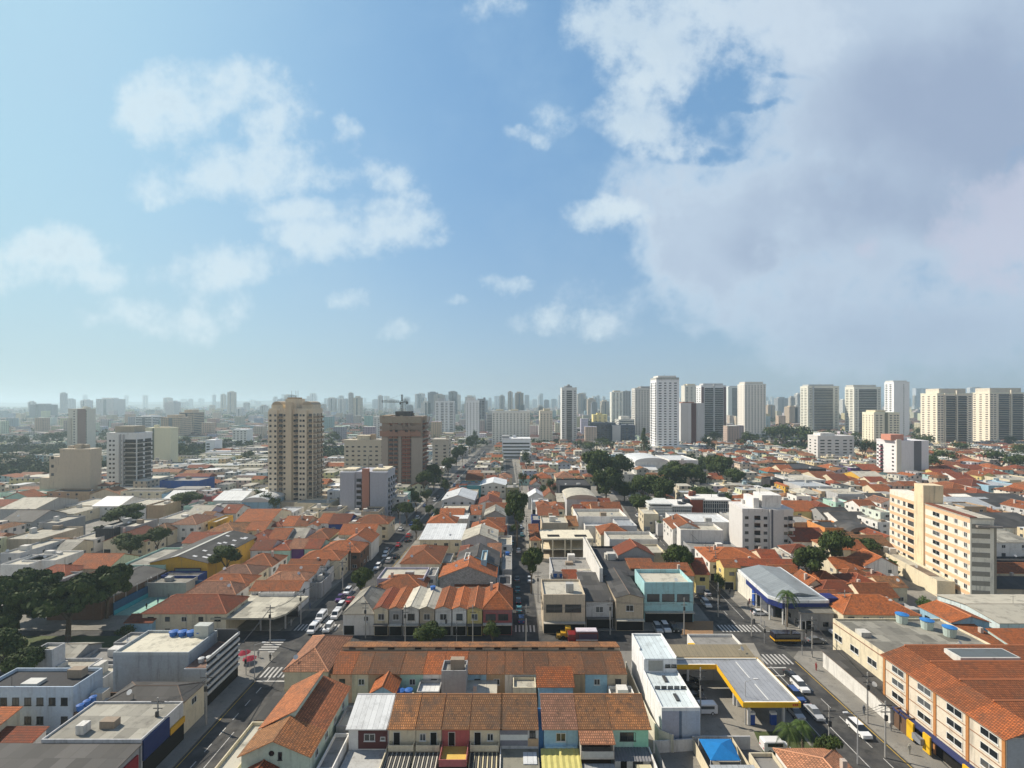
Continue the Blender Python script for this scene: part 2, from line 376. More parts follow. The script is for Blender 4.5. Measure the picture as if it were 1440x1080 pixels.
struct('road_left_avenue_front', strip(lambda y: -51.3, 4.4, 4.4, [60, CR0], 0.010), 'asphalt')
struct('road_centre_street', strip(cc, 3.4, 3.4, rng(CR1, 560, 40), 0.010), 'asphalt')
struct('road_right_avenue', strip(cr, 6.2, 5.6, rng(CR1, 700, 30), 0.010), 'asphalt')
struct('road_right_avenue_front', strip(lambda y: 59.5, 6.8, 6.5, [60, CR0], 0.010), 'asphalt')
b = MB(); b.poly([(-260,CR0,0.006),(330,CR0,0.006),(330,CR1,0.006),(-260,CR1,0.006)])
struct('road_cross_street', b, 'asphalt')
# raised pavements (blocks)
def block(name, pts, z=0.13, mat='pavement'):
    struct(name, MB().prism(pts, -0.02, z), mat)
block('pavement_front_left', [(-260,62),(-55.8,62),(-55.8,CR0-3),(-59,CR0),(-260,CR0)])
block('pavement_front_centre', [(-46.8,62),(52.5,62),(52.5,CR0-2),(50,CR0),(-44,CR0),(-46.8,CR0-3)])
block('pavement_front_right', [(66.1,62),(330,62),(330,CR0),(69,CR0),(66.1,CR0-3)])
Ys = rng(CR1+0.1, 560, 40)
block('pavement_far_left', [(-400,CR1+.1),(-61,CR1+.1)]+[(cl(y)-7,y) for y in Ys[1:]]+[(-400,560)])
block('pavement_centre_left', [(cl(CR1)+9.5,CR1+.1),(cc(CR1)-6,CR1+.1),(cc(CR1)-3.6,CR1+3)]+[(cc(y)-3.6,y) for y in Ys[1:]]+[(cl(y)+6.5,y) for y in Ys[:0:-1]]+[(cl(132)+6.5,132)])
block('pavement_centre_right', [(cc(CR1)+6,CR1+.1),(cr(CR1)-9,CR1+.1),(cr(CR1)-6.4,CR1+3)]+[(cr(y)-6.4,y) for y in Ys[1:]]+[(cc(y)+3.6,y) for y in Ys[:0:-1]]+[(cc(CR1)+3.6,CR1+3)])
block('pavement_far_right', [(cr(CR1)+9,CR1+.1),(420,CR1+.1),(420,560)]+[(cr(y)+5.8,y) for y in Ys[:0:-1]]+[(cr(132)+5.8,132)])
# markings
def dashes(b, fn, y0, y1, ln, gap, w, z=0.016):
    y = y0
    while y < y1:
        e = min(y+ln, y1); b.poly([(fn(y)-w,y,z),(fn(y)+w,y,z),(fn(e)+w,e,z),(fn(e)-w,e,z)]); y += ln+gap
wm = MB()
dashes(wm, lambda y: -52.8, 62, 108, 2.0, 2.2, 0.09)
dashes(wm, lambda y: -50.6, 62, 88, 8, 0.01, 0.07); dashes(wm, lambda y: 62.6, 62, 110, 3, 2.5, 0.08); dashes(wm, lambda y: 58.8, 62, 110, 30, .01, 0.08)
dashes(wm, lambda y: 55.4, 62, 110, 30, .01, 0.06)
dashes(wm, cr, 131, 420, 2.5, 3, 0.09); dashes(wm, lambda y: cr(y)+3.6, 134, 300, 12, .01, 0.07)
dashes(wm, lambda y: cl(y)-0.25, 132, 600, 15, .01, 0.09); dashes(wm, lambda y: cl(y)+0.25, 132, 600, 15, .01, 0.09)
def zebra(x0, x1, y0, y1, along='x', st=0.42, gap=0.55, z=0.020):
    if along == 'x':
        x = x0
        while x+st <= x1: wm.poly([(x,y0,z),(x+st,y0,z),(x+st,y1,z),(x,y1,z)]); x += st+gap
    else:
        y = y0
        while y+st <= y1: wm.poly([(x0,y,z),(x1,y,z),(x1,y+st,z),(x0,y+st,z)]); y += st+gap
zebra(-55.2, -47.4, 105.5, 109.6); zebra(-57.5, -46, 127.2, 130.8); zebra(-61.5, -57.2, 111.5, 123, 'y', 0.5, 0.65)
zebra(0.8, 6.6, 126.4, 130.2); zebra(55.2, 65.8, 126.5, 130.4); zebra(56.5, 65.6, 110.8, 115.2)
for a, c, d, e in ((-55,-47.5,103.9,104.3),(56,62,109.2,109.6),(56,62,106.0,106.3),(66.6,72,126.6,126.8),(66.6,66.8,126.6,131),(67,70.5,129.6,129.8)):
    wm.poly([(a,d,.018),(c,d,.018),(c,e,.018),(a,e,.018)])
struct('road_markings', wm, 'white_line')
ym = MB(); dashes(ym, lambda y: 65.6, 62, 112, 40, .01, 0.09); dashes(ym, lambda y: -55.2, 62, 104, 40, .01, 0.07)
dashes(ym, lambda y: cl(y)+6.0, 134, 200, 40, .01, 0.06)
struct('road_markings_yellow', ym, 'yellow_line')
b = MB(); b.poly([(*pp(985,905),.14),(*pp(1060,905),.14),(*pp(1130,1040),.14),(*pp(985,1062),.14)])
struct('path_forecourt', b, 'forecourt_mat')
b = MB(); b.poly([(*pp(963,874),.135),(*pp(1003,874),.135),(*pp(1003,893),.135),(*pp(958,893),.135)])
struct('ground_bare_earth', b, 'soil')
b = MB(); b.poly([(42,78,.146),(52,78,.146),(52,88,.146),(44,88,.146)]); b.poly([(-165,62,.146),(-96,108,.146),(-96,124,.146),(-200,124,.146)][::1])
struct('grass', b, 'lawn', kind='stuff')
b = MB(); b.poly([(-900,640,.05),(-560,640,.05),(-560,760,.05),(-900,760,.05)])
struct('field_far_left', b, 'lawn')

# ------------------------------------------------------------------ generic house
PAL = dict(cream=(.66,.58,.42), white=(.72,.70,.66), beige=(.50,.42,.31), grey=(.33,.33,.33), blue=(.30,.48,.60), mint=(.42,.62,.52), pink=(.38,.11,.11),
  yellow=(.66,.54,.22), orange=(.62,.26,.08), tan=(.45,.32,.20), brick=(.30,.14,.09), dark=(.035,.035,.04), teal=(.08,.28,.33), navy=(.02,.05,.22),
  lavender=(.50,.48,.58), purple=(.10,.03,.16), brown=(.14,.08,.05), peach=(.68,.42,.28), olive=(.22,.21,.12), lightgrey=(.50,.50,.50), amber=(.60,.36,.05))
ROOF = {'O': ('tile_roof', (.50,.145,.042), 'orange tiled'), 'R': ('tile_roof', (.38,.088,.032), 'red tiled'), 'B': ('old_tile_roof', (.42,.185,.07), 'weathered brown tiled'),
  'P': ('tile_roof', (.50,.225,.12), 'pale terracotta'), 'G': ('fibre_roof', (.29,.275,.23), 'grey corrugated'), 'D': ('fibre_roof', (.068,.065,.062), 'dark corrugated'),
  'W': ('metal_roof', (.62,.63,.62), 'white metal'), 'L': ('metal_roof', (.42,.44,.45), 'light metal'), 'N': ('metal_roof', (.30,.25,.16), 'brown striped'), 'C': ('slab_roof', (.48,.45,.37), 'pale concrete'),
  'K': ('slab_roof', (.045,.045,.048), 'dark flat'), 'S': ('slab_roof', (.28,.27,.25), 'grey concrete')}
TYPE = {'hip': 'hipped', 'gx': 'gabled', 'gy': 'front-gabled', 'flat': 'flat', 'shed': 'sloping', 'vault': 'vaulted'}
FOOT = []
def reg(x0, x1, y0, y1): FOOT.append((min(x0,x1), max(x0,x1), min(y0,y1), max(y0,y1)))
def free(x0, x1, y0, y1, pad=0.0):
    for a, b, c, d in FOOT:
        if x0 < b-pad and x1 > a+pad and y0 < d-pad and y1 > c+pad: return False
    return True
def roof_mesh(W, D, h, t, rise, o=0.35, th=0.14, far=False):
    """roof in local coordinates: x 0..W, y 0..D, eave height h; material 0 surface, 1 ridge caps and fascia"""
    b = MB(); x0, x1, y0, y1 = -o, W+o, -o, D+o; z = h+th; R = z+rise
    def side(p, q, zt=None):
        b.poly([(*p,h),(*q,h),(*q,z),(*p,z)], 1)
    A, B, C, E = (x0,y0), (x1,y0), (x1,y1), (x0,y1)
    if t == 'hip':
        for p, q in ((A,B),(B,C),(C,E),(E,A)): side(p, q)
        w, d = x1-x0, y1-y0
        if w >= d: r0, r1 = (x0+d/2, (y0+y1)/2, R), (x1-d/2, (y0+y1)/2, R)
        else: r0, r1 = ((x0+x1)/2, y0+w/2, R), ((x0+x1)/2, y1-w/2, R)
        if w >= d:
            b.poly([(*A,z),(*B,z),r1,r0]); b.poly([(*B,z),(*C,z),r1]); b.poly([(*C,z),(*E,z),r0,r1]); b.poly([(*E,z),(*A,z),r0]); cor = ((A,r0),(B,r1),(C,r1),(E,r0))
        else:
            b.poly([(*A,z),(*B,z),r0]); b.poly([(*B,z),(*C,z),r1,r0]); b.poly([(*C,z),(*E,z),r1]); b.poly([(*E,z),(*A,z),r0,r1]); cor = ((A,r0),(B,r0),(C,r1),(E,r1))
        if not far:
            for p, r in cor: b.beam((*p,z), r, 0.11, 4, 1)
            b.beam(r0, r1, 0.12, 4, 1)
        b.poly([(*E,h),(*C,h),(*B,h),(*A,h)], 1)
    elif t == 'gx':
        ym = (y0+y1)/2
        b.poly([(x0,y0,z),(x1,y0,z),(x1,ym,R),(x0,ym,R)]); b.poly([(x1,y1,z),(x0,y1,z),(x0,ym,R),(x1,ym,R)])
        side(A, B); side(C, E)
        for x in (x0, x1): b.poly([(x,y0,h),(x,y0,z),(x,ym,R),(x,y1,z),(x,y1,h),(x,ym,R-th)][::1 if x == x0 else -1], 1)
        b.poly([(x0,ym,R-th),(x1,ym,R-th),(x1,y0,h),(x0,y0,h)], 1); b.poly([(x1,ym,R-th),(x0,ym,R-th),(x0,y1,h),(x1,y1,h)], 1)
        if not far: b.beam((x0,ym,R),(x1,ym,R),0.12,4,1)
    elif t == 'gy':
        xm = (x0+x1)/2
        b.poly([(x0,y1,z),(x0,y0,z),(xm,y0,R),(xm,y1,R)]); b.poly([(x1,y0,z),(x1,y1,z),(xm,y1,R),(xm,y0,R)])
        side(B, C); side(E, A)
        for y in (y0, y1): b.poly([(x0,y,h),(xm,y,R-th),(x1,y,h),(x1,y,z),(xm,y,R),(x0,y,z)][::1 if y == y0 else -1], 1)
        b.poly([(x0,y0,h),(x0,y1,h),(xm,y1,R-th),(xm,y0,R-th)], 1); b.poly([(x1,y1,h),(x1,y0,h),(xm,y0,R-th),(xm,y1,R-th)], 1)
        if not far: b.beam((xm,y0,R),(xm,y1,R),0.12,4,1)
    elif t == 'shed':
        b.poly([(x0,y0,z),(x1,y0,z),(x1,y1,R),(x0,y1,R)]); side(A, B)
        b.poly([(x0,y1,R-th),(x1,y1,R-th),(x1,y0,h),(x0,y0,h)], 1)
        b.poly([(x1,y0,h),(x1,y1,R-th),(x1,y1,R),(x1,y0,z)], 1); b.poly([(x0,y0,h),(x0,y0,z),(x0,y1,R),(x0,y1,R-th)], 1)
        b.poly([(x1,y1,R-th),(x0,y1,R-th),(x0,y1,R),(x1,y1,R)], 1)
    elif t == 'vault':
        n = 8
        for i in range(n):
            a0, a1 = math.pi*i/n, math.pi*(i+1)/n; xm, rw = (x0+x1)/2, (x1-x0)/2
            p = (xm-rw*math.cos(a0), z+rise*math.sin(a0)); q = (xm-rw*math.cos(a1), z+rise*math.sin(a1))
            b.poly([(p[0],y1,p[1]),(p[0],y0,p[1]),(q[0],y0,q[1]),(q[0],y1,q[1])])
            b.poly([(p[0],y0,h),(q[0],y0,h),(q[0],y0,q[1]),(p[0],y0,p[1])], 1); b.poly([(p[0],y1,h),(q[0],y1,h),(q[0],y1,q[1]),(p[0],y1,p[1])][::-1], 1)
        side(B, C); side(E, A); b.poly([(*E,h),(*C,h),(*B,h),(*A,h)], 1)
    else:   # flat roof deck
        b.box(0.05, W-0.05, 0.05, D-0.05, h-0.25, h-0.05)
    return b
def wall_mesh(W, D, h, t, rise, par=0.55, o=0.35):
    b = MB(); th = 0.0
    if t == 'flat':
        b.box(0, W, 0, D, 0, h-0.27)
        w = 0.18; zz = h-0.27
        b.box(0, W, 0, w, zz, h+par); b.box(0, W, D-w, D, zz, h+par); b.box(0, w, w, D-w, zz, h+par); b.box(W-w, W, w, D-w, zz, h+par)
        return b
    b.box(0, W, 0, D, 0, h-0.01)
    if t == 'gx':
        r = rise*D/(D+2*o)
        for x in (0, W): b.poly([(x,0,h-0.01),(x,D,h-0.01),(x,D/2,h+r)][::-1 if x == 0 else 1])
    if t == 'gy':
        r = rise*W/(W+2*o)
        for y in (0, D): b.poly([(0,y,h-0.01),(W,y,h-0.01),(W/2,y,h+r)][::1 if y == 0 else -1])
    if t == 'shed':
        r = rise*D/(D+2*o)
        b.poly([(0,0,h-.01),(0,D,h+r),(0,D,h-.01)][::1]); b.poly([(W,0,h-.01),(W,D,h-.01),(W,D,h+r)]); b.poly([(W,D,h-.01),(0,D,h-.01),(0,D,h+r),(W,D,h+r)])
    return b
HCOUNT = [0]
def house(name, label, x0, x1, y0, y1, h, t, rc, wc, rz=0, rise=None, cat='house', group=None, wins=True, garage=True, wmat='plaster', detail=1, seed=None, faces=None, par=0.55):
    r = random.Random((round(x0*7)+round(y0*13)) if seed is None else seed)
    W, D = x1-x0, y1-y0
    if rise is None:
        rise = {'hip': 0.24*min(W,D), 'gx': 0.22*D, 'gy': 0.22*W, 'shed': 0.17*D, 'vault': 0.16*W, 'flat': 0}[t]
    rise = min(rise, 3.4)
    T = thing(name, label, cat, (x0, y0, 0), rz, group)
    rm, rcol, _ = ROOF[rc]; v = r.uniform(0.82, 1.14); rcol = tuple(c*v for c in rcol)
    wcol = PAL[wc] if isinstance(wc, str) else wc; v = r.uniform(0.9, 1.05); wcol = tuple(c*v for c in wcol)
    part(T, 'wall', wall_mesh(W, D, h, t, rise, par), wmat, wcol)
    o = 0.3 if t != 'flat' else 0
    cap = 'plaster' if rm == 'metal_roof' else rm
    part(T, 'roof', roof_mesh(W, D, h, t, rise, o=o), [rm, 'ridge' if rm != 'metal_roof' else 'ridge'], rcol)
    reg(x0, x1, y0, y1)
    if x0 and W > 4.5 and detail:
        q = r.random()
        if t == 'flat':
            for k in range(r.choice([0,1,1,2])):
                bw, bd, bh = r.uniform(1.2,2.8), r.uniform(1.2,2.4), r.uniform(.8,2.3); bx, by = r.uniform(.4,W-bw-.4), r.uniform(.4,max(.5,D-bd-.4))
                part(T, r.choice(['roof_hatch','stair_head','tank_house']), MB().box(bx,bx+bw,by,by+bd,h-.04,h+bh), 'plaster', r.choice([(.55,.53,.48),(.4,.4,.38),(.62,.6,.56),(.3,.24,.18)]))
            if q < .5: part(T, 'roof_pipe', MB().beam((W*.3,.5,h),(W*.3,.5,h+r.uniform(1.2,3.2)),.05,4), 'dark_frame')
        else:
            if q < .35:
                cx_, cy_ = W*r.choice([.25,.75]), D*r.uniform(.3,.7); part(T, 'chimney', MB().box(cx_-.35,cx_+.35,cy_-.35,cy_+.35,h,h+rise+.7), 'plaster', (.5,.42,.36))
            elif q < .6 and t in ('gx','gy','hip') and W > 5:
                part(T, 'tv_antenna', MB().beam((W*.5,D*.5,h+rise*.8),(W*.5,D*.5,h+rise+2.2),.04,4).beam((W*.5-.7,D*.5,h+rise+2.0),(W*.5+.7,D*.5,h+rise+2.0),.03,4), 'dark_frame')
    if wins:
        fl = max(1, int(round(h/3.1)))
        fh = h/fl; side = 'right' if x0 < 0 else 'left'
        for face in (faces or ('front', side)):
            L = W if face == 'front' else D
            n = max(1, int(L/3.6)) if detail else 1
            n = min(n, 5 if face == 'front' else 3)
            for k in range(fl):
                if k == 0 and face != 'front' and r.random() < 0.6: continue
                for i in range(n):
                    if r.random() < 0.12: continue
                    if k == 0 and garage and face == 'front' and i == 0:
                        gw = min(2.6, L/n-0.5)
                        if gw > 0.8:
                            ob = link('garage_door', opening_mesh(gw, 2.3, r.choice(['opening_shade','opening_shade','shutter'])), T, on_face(face, 0.3, 0.14, 0, W, 0, D), PAL['grey'], rz=ROT[face])
                        continue
                    ww = r.choice([1.2, 1.4, 1.6]) if L/n > 2.2 else 0.8; u = (i+0.5)*L/n-ww/2
                    link('window', window_mesh(ww, 1.2, r.choice(['white','dark','white'])), T, on_face(face, u, k*fh+1.0, 0, W, 0, D), rz=ROT[face])
                    if r.random() < .12: link('air_conditioner', cached('ac', lambda: MB().box(0,.8,-.36,-.01,0,.55).mesh('air_conditioner',['white_frame'])), T, on_face(face, u+.2, k*fh+.3, 0, W, 0, D), rz=ROT[face])
    if x0 and W > 4.5 and detail and r.random() < .4:
        o_ = link('satellite_dish', cached('dish', lambda: MB().cyl(0,0,0,.18,.12,10,0,.48).beam((0,0,-.7),(0,0,0),.04,4).mesh('satellite_dish',['white_frame'])), T, (r.uniform(.6,W-.6), r.uniform(.6,D*.45), h+.9+(rise*.4 if t != 'flat' else 0)))
        o_.rotation_euler = (.9, .3, r.uniform(-.6,.6))
    return T
m, nt, p = newmat('ridge', 0.9); c = objcol(nt); nt.l(nt.mix(0.22, c, (0.50, 0.34, 0.24)), p.inputs['Base Color'])
TANKS = [0]
def tank(x, y, z, r=0.8, h=1.0, col=(.03,.13,.42), label=None, group='rooftop water tanks', lidc=None):
    TANKS[0] += 1
    T = thing('water_tank', label or 'round water tank standing on a flat city roof', 'water tank', (x, y, z), 0, group)
    def bod(): b = MB(); b.cyl(0,0,0,1,0.85,14,0,1.0); return b.mesh('tank_body', ['paint'])
    def lid(): b = MB(); b.cyl(0,0,1.0,1.06,1.08,14); b.cyl(0,0,1.06,1.22,1.0,14,0,0.35); return b.mesh('lid', ['paint'])
    o = link('tank_body', cached('tb', bod), T, color=col, scale=(r,r,h)); o = link('lid', cached('tl', lid), T, color=lidc or tuple(c*0.85 for c in col), scale=(r,r,h))
    return T
ORD = ['', 'first', 'second', 'third', 'fourth', 'fifth', 'sixth', 'seventh', 'eighth', 'ninth', 'tenth', '11th', '12th', '13th', '14th', '15th', '16th', '17th', '18th', '19th', '20th'] + [f'{i}th' if i % 10 not in (1,2,3) else f"{i}{ {1:'st',2:'nd',3:'rd'}[i%10]}" for i in range(21, 80)]
def frame_pane(wd, ht, style):
    wd = round(wd*5)/5; ht = round(ht*5)/5
    def f():
        b = MB(); t = .08; d = .06; b.box(0,wd,-d,.02,0,t).box(0,wd,-d,.02,ht-t,ht); b.box(0,t,-d,.02,t,ht-t); b.box(wd-t,wd,-d,.02,t,ht-t); b.box(-.08,wd+.08,-.14,.0,-.07,-.001)
        if wd > .9: b.box(wd/2-t/2,wd/2+t/2,-d+.01,.02,t,ht-t)
        p = MB(); p.poly([(t,-.02,t),(wd-t,-.02,t),(wd-t,-.02,ht-t),(t,-.02,ht-t)])
        return b.mesh('window',['dark_frame' if style == 'dark' else 'white_frame']), p.mesh('pane',['glass'])
    return cached(('fp', wd, ht, style), f)
def rows(phrase, items, group, rz=0.0, kind='house'):
    """each item: xl, xr, yf, yb (photo pixels at eave height), h, roof type, roof code, wall colour[, dict]"""
    for i, it in enumerate(items):
        xl, xr, yf, yb, h, t, rc, wc = it[:8]; op = dict(it[8]) if len(it) > 8 else {}
        Y0 = FPX*(HC-h)/(yf-HY); Y1 = FPX*(HC-h)/(yb-HY)
        X0 = (xl-720)*Y0/FPX; X1 = (xr-720)*Y0/FPX
        Y1 = max(Y1, Y0+4)
        if Y0 > 190: Y1 = min(Y1, Y0+max(13, 1.35*(X1-X0)))
        nm = op.pop('name', None); ty = {'house': 'house', 'shop': 'shop', 'warehouse': 'warehouse'}[op.pop('k', kind)]
        wn_ = wc if isinstance(wc, str) else 'pale'
        note = op.pop('note', None); rz_ = op.pop('rz', rz)
        lab = f"{wn_} {ty} with {ROOF[rc][2]} {TYPE[t]} roof, {ORD[i+1]} {phrase}" if not note else note
        nmm = nm or {'house': 'house', 'shop': 'shop_building', 'warehouse': 'warehouse'}[ty]
        tk = op.pop('tank', None); sf = op.pop('shopf', None)
        sky_ = op.pop('sky', None)
        if sf: op['wins'] = False
        T = house(nmm, lab, X0+0.04, X1-0.04, Y0, Y1-0.05, h, t, rc, wc, rz=rz_, cat=ty, group=group, **op)
        if tk:
            for j in range(tk): tank(X0+1.6+j*1.9, Y1-2.0, h if t == 'flat' else h+0.6, 0.75, 1.0, label=f'blue water tank on the {wn_} {ty}, {ORD[i+1]} {phrase}'[:120])
        if sf:
            W_, D_ = X1-X0-.08, Y1-.05-Y0
            part(T, 'shop_front', MB().box(.15,W_-.15,-.07,-.0,.14,2.9), 'opening_shade'); part(T, 'shop_awning', MB().box(0,W_,-1.3,-.08,3.0,3.18), 'plaster', [(.42,.39,.33),(.14,.13,.12),(.55,.52,.44)][i%3])
            if sf == 1: a_, b_ = frame_pane(min(2.0,W_*.45), 1.6, 'white' if i%3 else 'dark'); o_ = link('window', a_, T, (W_/2-1.0*min(1,W_*.22),0,h*.60)); link('pane', b_, o_)
            else:
                for q_ in range(sf):
                    ww_ = (W_-1.0)/sf-.7; a_, b_ = frame_pane(ww_, 2.0 if h > 9 else 1.7, 'dark'); o_ = link('window', a_, T, (.7+q_*(W_-1.0)/sf,0,h*.58)); link('pane', b_, o_)
                for q_ in range(3): a_, b_ = frame_pane(1.6, 1.5, 'dark'); o_ = link('window', a_, T, on_face('right' if X0 < 0 else 'left', 1.0+q_*3.4, h*.58, 0, W_, 0, D_), rz=ROT['right' if X0 < 0 else 'left']); link('pane', b_, o_)
        if sky_:
            r = random.Random(i)
            for j in range(sky_): pass
# ------------------------------------------------------------------ hand-placed houses, block by block (photo pixels at eave height -> metres)
S = dict
rows("from left facing the cross street", [
 (482,526,864,832,5.4,'hip','G','white',S(k='shop',rise=3.0,note="white corner shop with grey hipped corrugated roof beside the queueing cars")),
 (526,546,857,830,6.8,'gy','R','cream',S(shopf=1)), (547,566,857,829,6.8,'gy','O','grey',S(shopf=1)),
 (567,589,857,829,6.8,'gy','C','white',S(shopf=1)), (590,611,857,829,6.8,'gy','C','beige',S(tank=1,shopf=1)),
 (612,635,857,829,6.8,'gy','O','white',S(shopf=1)), (636,656,857,829,6.8,'gy','O','white',S(shopf=1)), (657,678,857,829,6.8,'gy','O','yellow',S(shopf=1)),
 (679,720,857,829,6.6,'hip','O','pink',S(note="maroon corner house with orange hipped roof at centre street",rise=3.2,shopf=2))],
 "row houses facing the cross street", kind='house')
rows("back in the centre-left block", [
 (527,596,831,811,5.2,'hip','O','white',S(rise=2.6)), (530,596,816,800,6.2,'flat','C','lavender',S(wins=0)), (640,688,825,816,5.0,'shed','O','white',S(rise=1.8)),
 (690,700,826,812,5.5,'flat','C','white',S(wins=0)), (701,719,824,811,5.0,'flat','K','white'),
 (563,619,793,769,6.8,'hip','O','cream',S(rise=2.6)), (622,634,792,780,5,'flat','C','grey'),
 (600,612,812,800,5.5,'flat','S','white'), (612,630,806,797,4.5,'shed','O','amber'),
 (618,698,812,797,7.5,'gy','O','grey',S(rise=3.4,wmat='masonry',wins=0,note="unplastered grey block house with wide front-gabled orange roof, mid block")),
 (640,701,796,777,7.8,'gy','D','blue',S(rise=3.2,wins=0,note="pale blue gabled hall with dark roof behind the grey block house")),
 (643,672,784,769,6.5,'hip','R','cream'), (676,684,790,776,10.5,'flat','C','blue',S(wins=0)), (652,659,789,779,10.5,'flat','C','white',S(wins=0)),
 (685,704,784,768,6,'gx','P','white'), (706,720,803,778,6,'flat','S','grey',S(tank=1)),
 (649,699,761,746,8.0,'gy','C','lightgrey',S(rise=2.6,wins=0,note="light grey gabled hall with pale roof in block left of centre street")),
 (590,650,759,742,7.0,'shed','W','cream',S(rise=1.6,k='warehouse',note="long cream shed with pale roof and three windows beside the left avenue")),
 (700,720,768,755,5,'flat','C','white'), (700,712,755,742,5,'gx','R','cream'),
 (661,709,748,736,7.0,'hip','O','beige'), (684,710,738,731,7,'gx','O','beige'),
 (600,641,737,728,8.0,'hip','O','cream',S(rise=3.0)), (605,658,731,723,6.5,'flat','W','white'), (618,652,724,718,6.5,'gx','O','beige'),
 (618,658,719,711,7.0,'flat','C','grey'), (621,667,704,692,9.0,'gy','W','lightgrey',S(rise=2.8,note="grey building with white gabled roof and one dark window near left avenue")),
 (660,676,724,716,5.5,'shed','O','white'), (681,711,726,717,7.5,'gy','G','grey',S(rise=2.6,wins=0)), (668,705,711,702,6.5,'gy','R','white'),
 (683,712,718,711,6,'gx','O','white'), (629,652,694,687,6,'hip','P','white'), (653,671,695,686,6,'flat','C','cream'),
 (685,702,699,690,6,'hip','O','cream'), (645,676,684,676,8,'flat','S','teal',S(wins=0)), (655,678,675,668,8.5,'gx','O','amber'),
 (675,712,683,675,8,'gy','W','white',S(rise=2)), (711,730,687,679,9,'flat','S','olive'), (698,716,677,669,7,'hip','P','white'),
 (640,655,690,680,6,'gx','R','white'), (700,720,672,664,6,'hip','P','cream')],
 "houses between left avenue and centre street")
rows("back in the centre-right block", [
 (764,823,839,817,9.6,'flat','C','beige',S(k='shop',note="beige two-storey corner shop building with large dark windows at centre street",shopf=2)),
 (824,862,846,812,7.2,'shed','D','lightgrey',S(k='shop',rise=1.4,note="narrow grey shop with dark corrugated roof beside beige corner building",shopf=1)),
 (866,905,841,804,8.6,'gy','D','beige',S(k='shop',rise=1.0,note="beige shop with dark corrugated roof, peach parapets and shuttered front",shopf=1)),
 (906,975,824,805,10.0,'flat','C',(.34,.56,.58),S(k='shop',par=1.0,note="pale blue two-storey building with terrace at the right avenue corner",shopf=3)),
 (906,976,810,800,8.5,'shed','O','cream',S(rise=1.8)), (777,842,806,786,6.5,'flat','S','lightgrey',S(wins=0)), (775,793,818,808,5.2,'flat','S','white',S(tank=2)),
 (793,812,815,803,6,'gx','R','tan'), (813,838,814,805,5.5,'shed','C','white',S(wins=0)),
 (848,926,812,770,8.5,'flat','K','dark',S(wins=0,note="large black-walled building with flat dark roof in block right of centre street")),
 (843,848,800,756,12.0,'flat','C','white',S(wins=0,par=0.2)),
 (857,925,762,751,9.5,'flat','C','white',S(wins=0,par=1.0,note="white flat-roofed box building behind the black-walled building")),
 (845,886,752,741,7.0,'hip','O','cream',S(rise=3.0)), (870,896,741,731,8.5,'flat','L','lightgrey',S(wins=0)), (823,860,741,733,6.5,'flat','W','white',S(wins=0)),
 (812,882,730,719,8.5,'flat','C','white',S(wins=0,par=1.2,note="wide white parapet building in block right of centre street, behind orange hip")),
 (762,799,737,727,9.0,'flat','C','beige',S(wins=0)), (748,762,733,725,6.5,'flat','S','navy'), (757,786,725,717,8.0,'shed','O','blue'),
 (799,813,740,728,6,'gx','B','cream'), (755,775,714,704,7,'hip','O','white'), (772,794,716,703,7,'hip','O','cream'),
 (742,766,700,692,6.5,'gy','W','white',S(rise=3)), (765,783,699,690,7,'gy','O','cream',S(rise=3)), (784,797,706,698,6,'shed','C','tan'),
 (797,840,702,690,9.5,'vault','C','lightgrey',S(rise=2.2,wins=0,k='warehouse',note="grey hall with vaulted pale roof near the dark trees")),
 (820,842,718,708,6.5,'gx','O','cream'), (834,876,721,711,7,'gx','O','tan'), (808,822,722,713,6,'gx','R','cream'), (842,860,712,704,6,'gx','R','white'),
 (787,831,684,672,10,'flat','K','dark',S(wins=0)), (752,776,673,664,6.5,'hip','O','cream'), (782,808,672,660,7,'hip','P','cream'),
 (746,762,683,676,6,'gy','O','white',S(rise=3)), (765,782,664,656,7,'hip','P','white'), (744,757,748,740,6,'gx','O','cream'), (746,760,760,750,6,'hip','O','cream')],
 "houses between centre street and right avenue")
A = -3.6*math.pi/180
rows("back along right avenue's far side", [
 (925,970,738,708,5,'flat','C','lightgrey',S(wins=0,note="low pale annex beside the grid-fronted office block")),
 (905,926,724,712,8,'flat','C','cream'), (950,1027,735,722,7.5,'flat','W','white',S(wins=0)),
 (946,986,744,730,8.5,'gy','O','white',S(rise=2.6)), (957,1016,748,738,9.0,'flat','C','white',S(wins=0,par=0.9,note="blank white box building on right avenue before the white apartment block")),
 (972,1040,774,762,5.0,'flat','S','grey',S(wins=0)), (998,1074,790,770,6.5,'hip','O','white',S(rise=2.6)), (1075,1100,792,776,6.0,'gx','R','cream'),
 (978,997,808,788,6.0,'gx','R','yellow',S(k='shop')), (1018,1040,798,788,7.2,'gx','O','yellow',S(k='shop')), (1040,1118,796,787,6.2,'gx','R','cream'),
 (1100,1118,786,774,6,'gy','C','white')], "low buildings on right avenue's far side", rz=A)
A2 = 2*math.pi/180
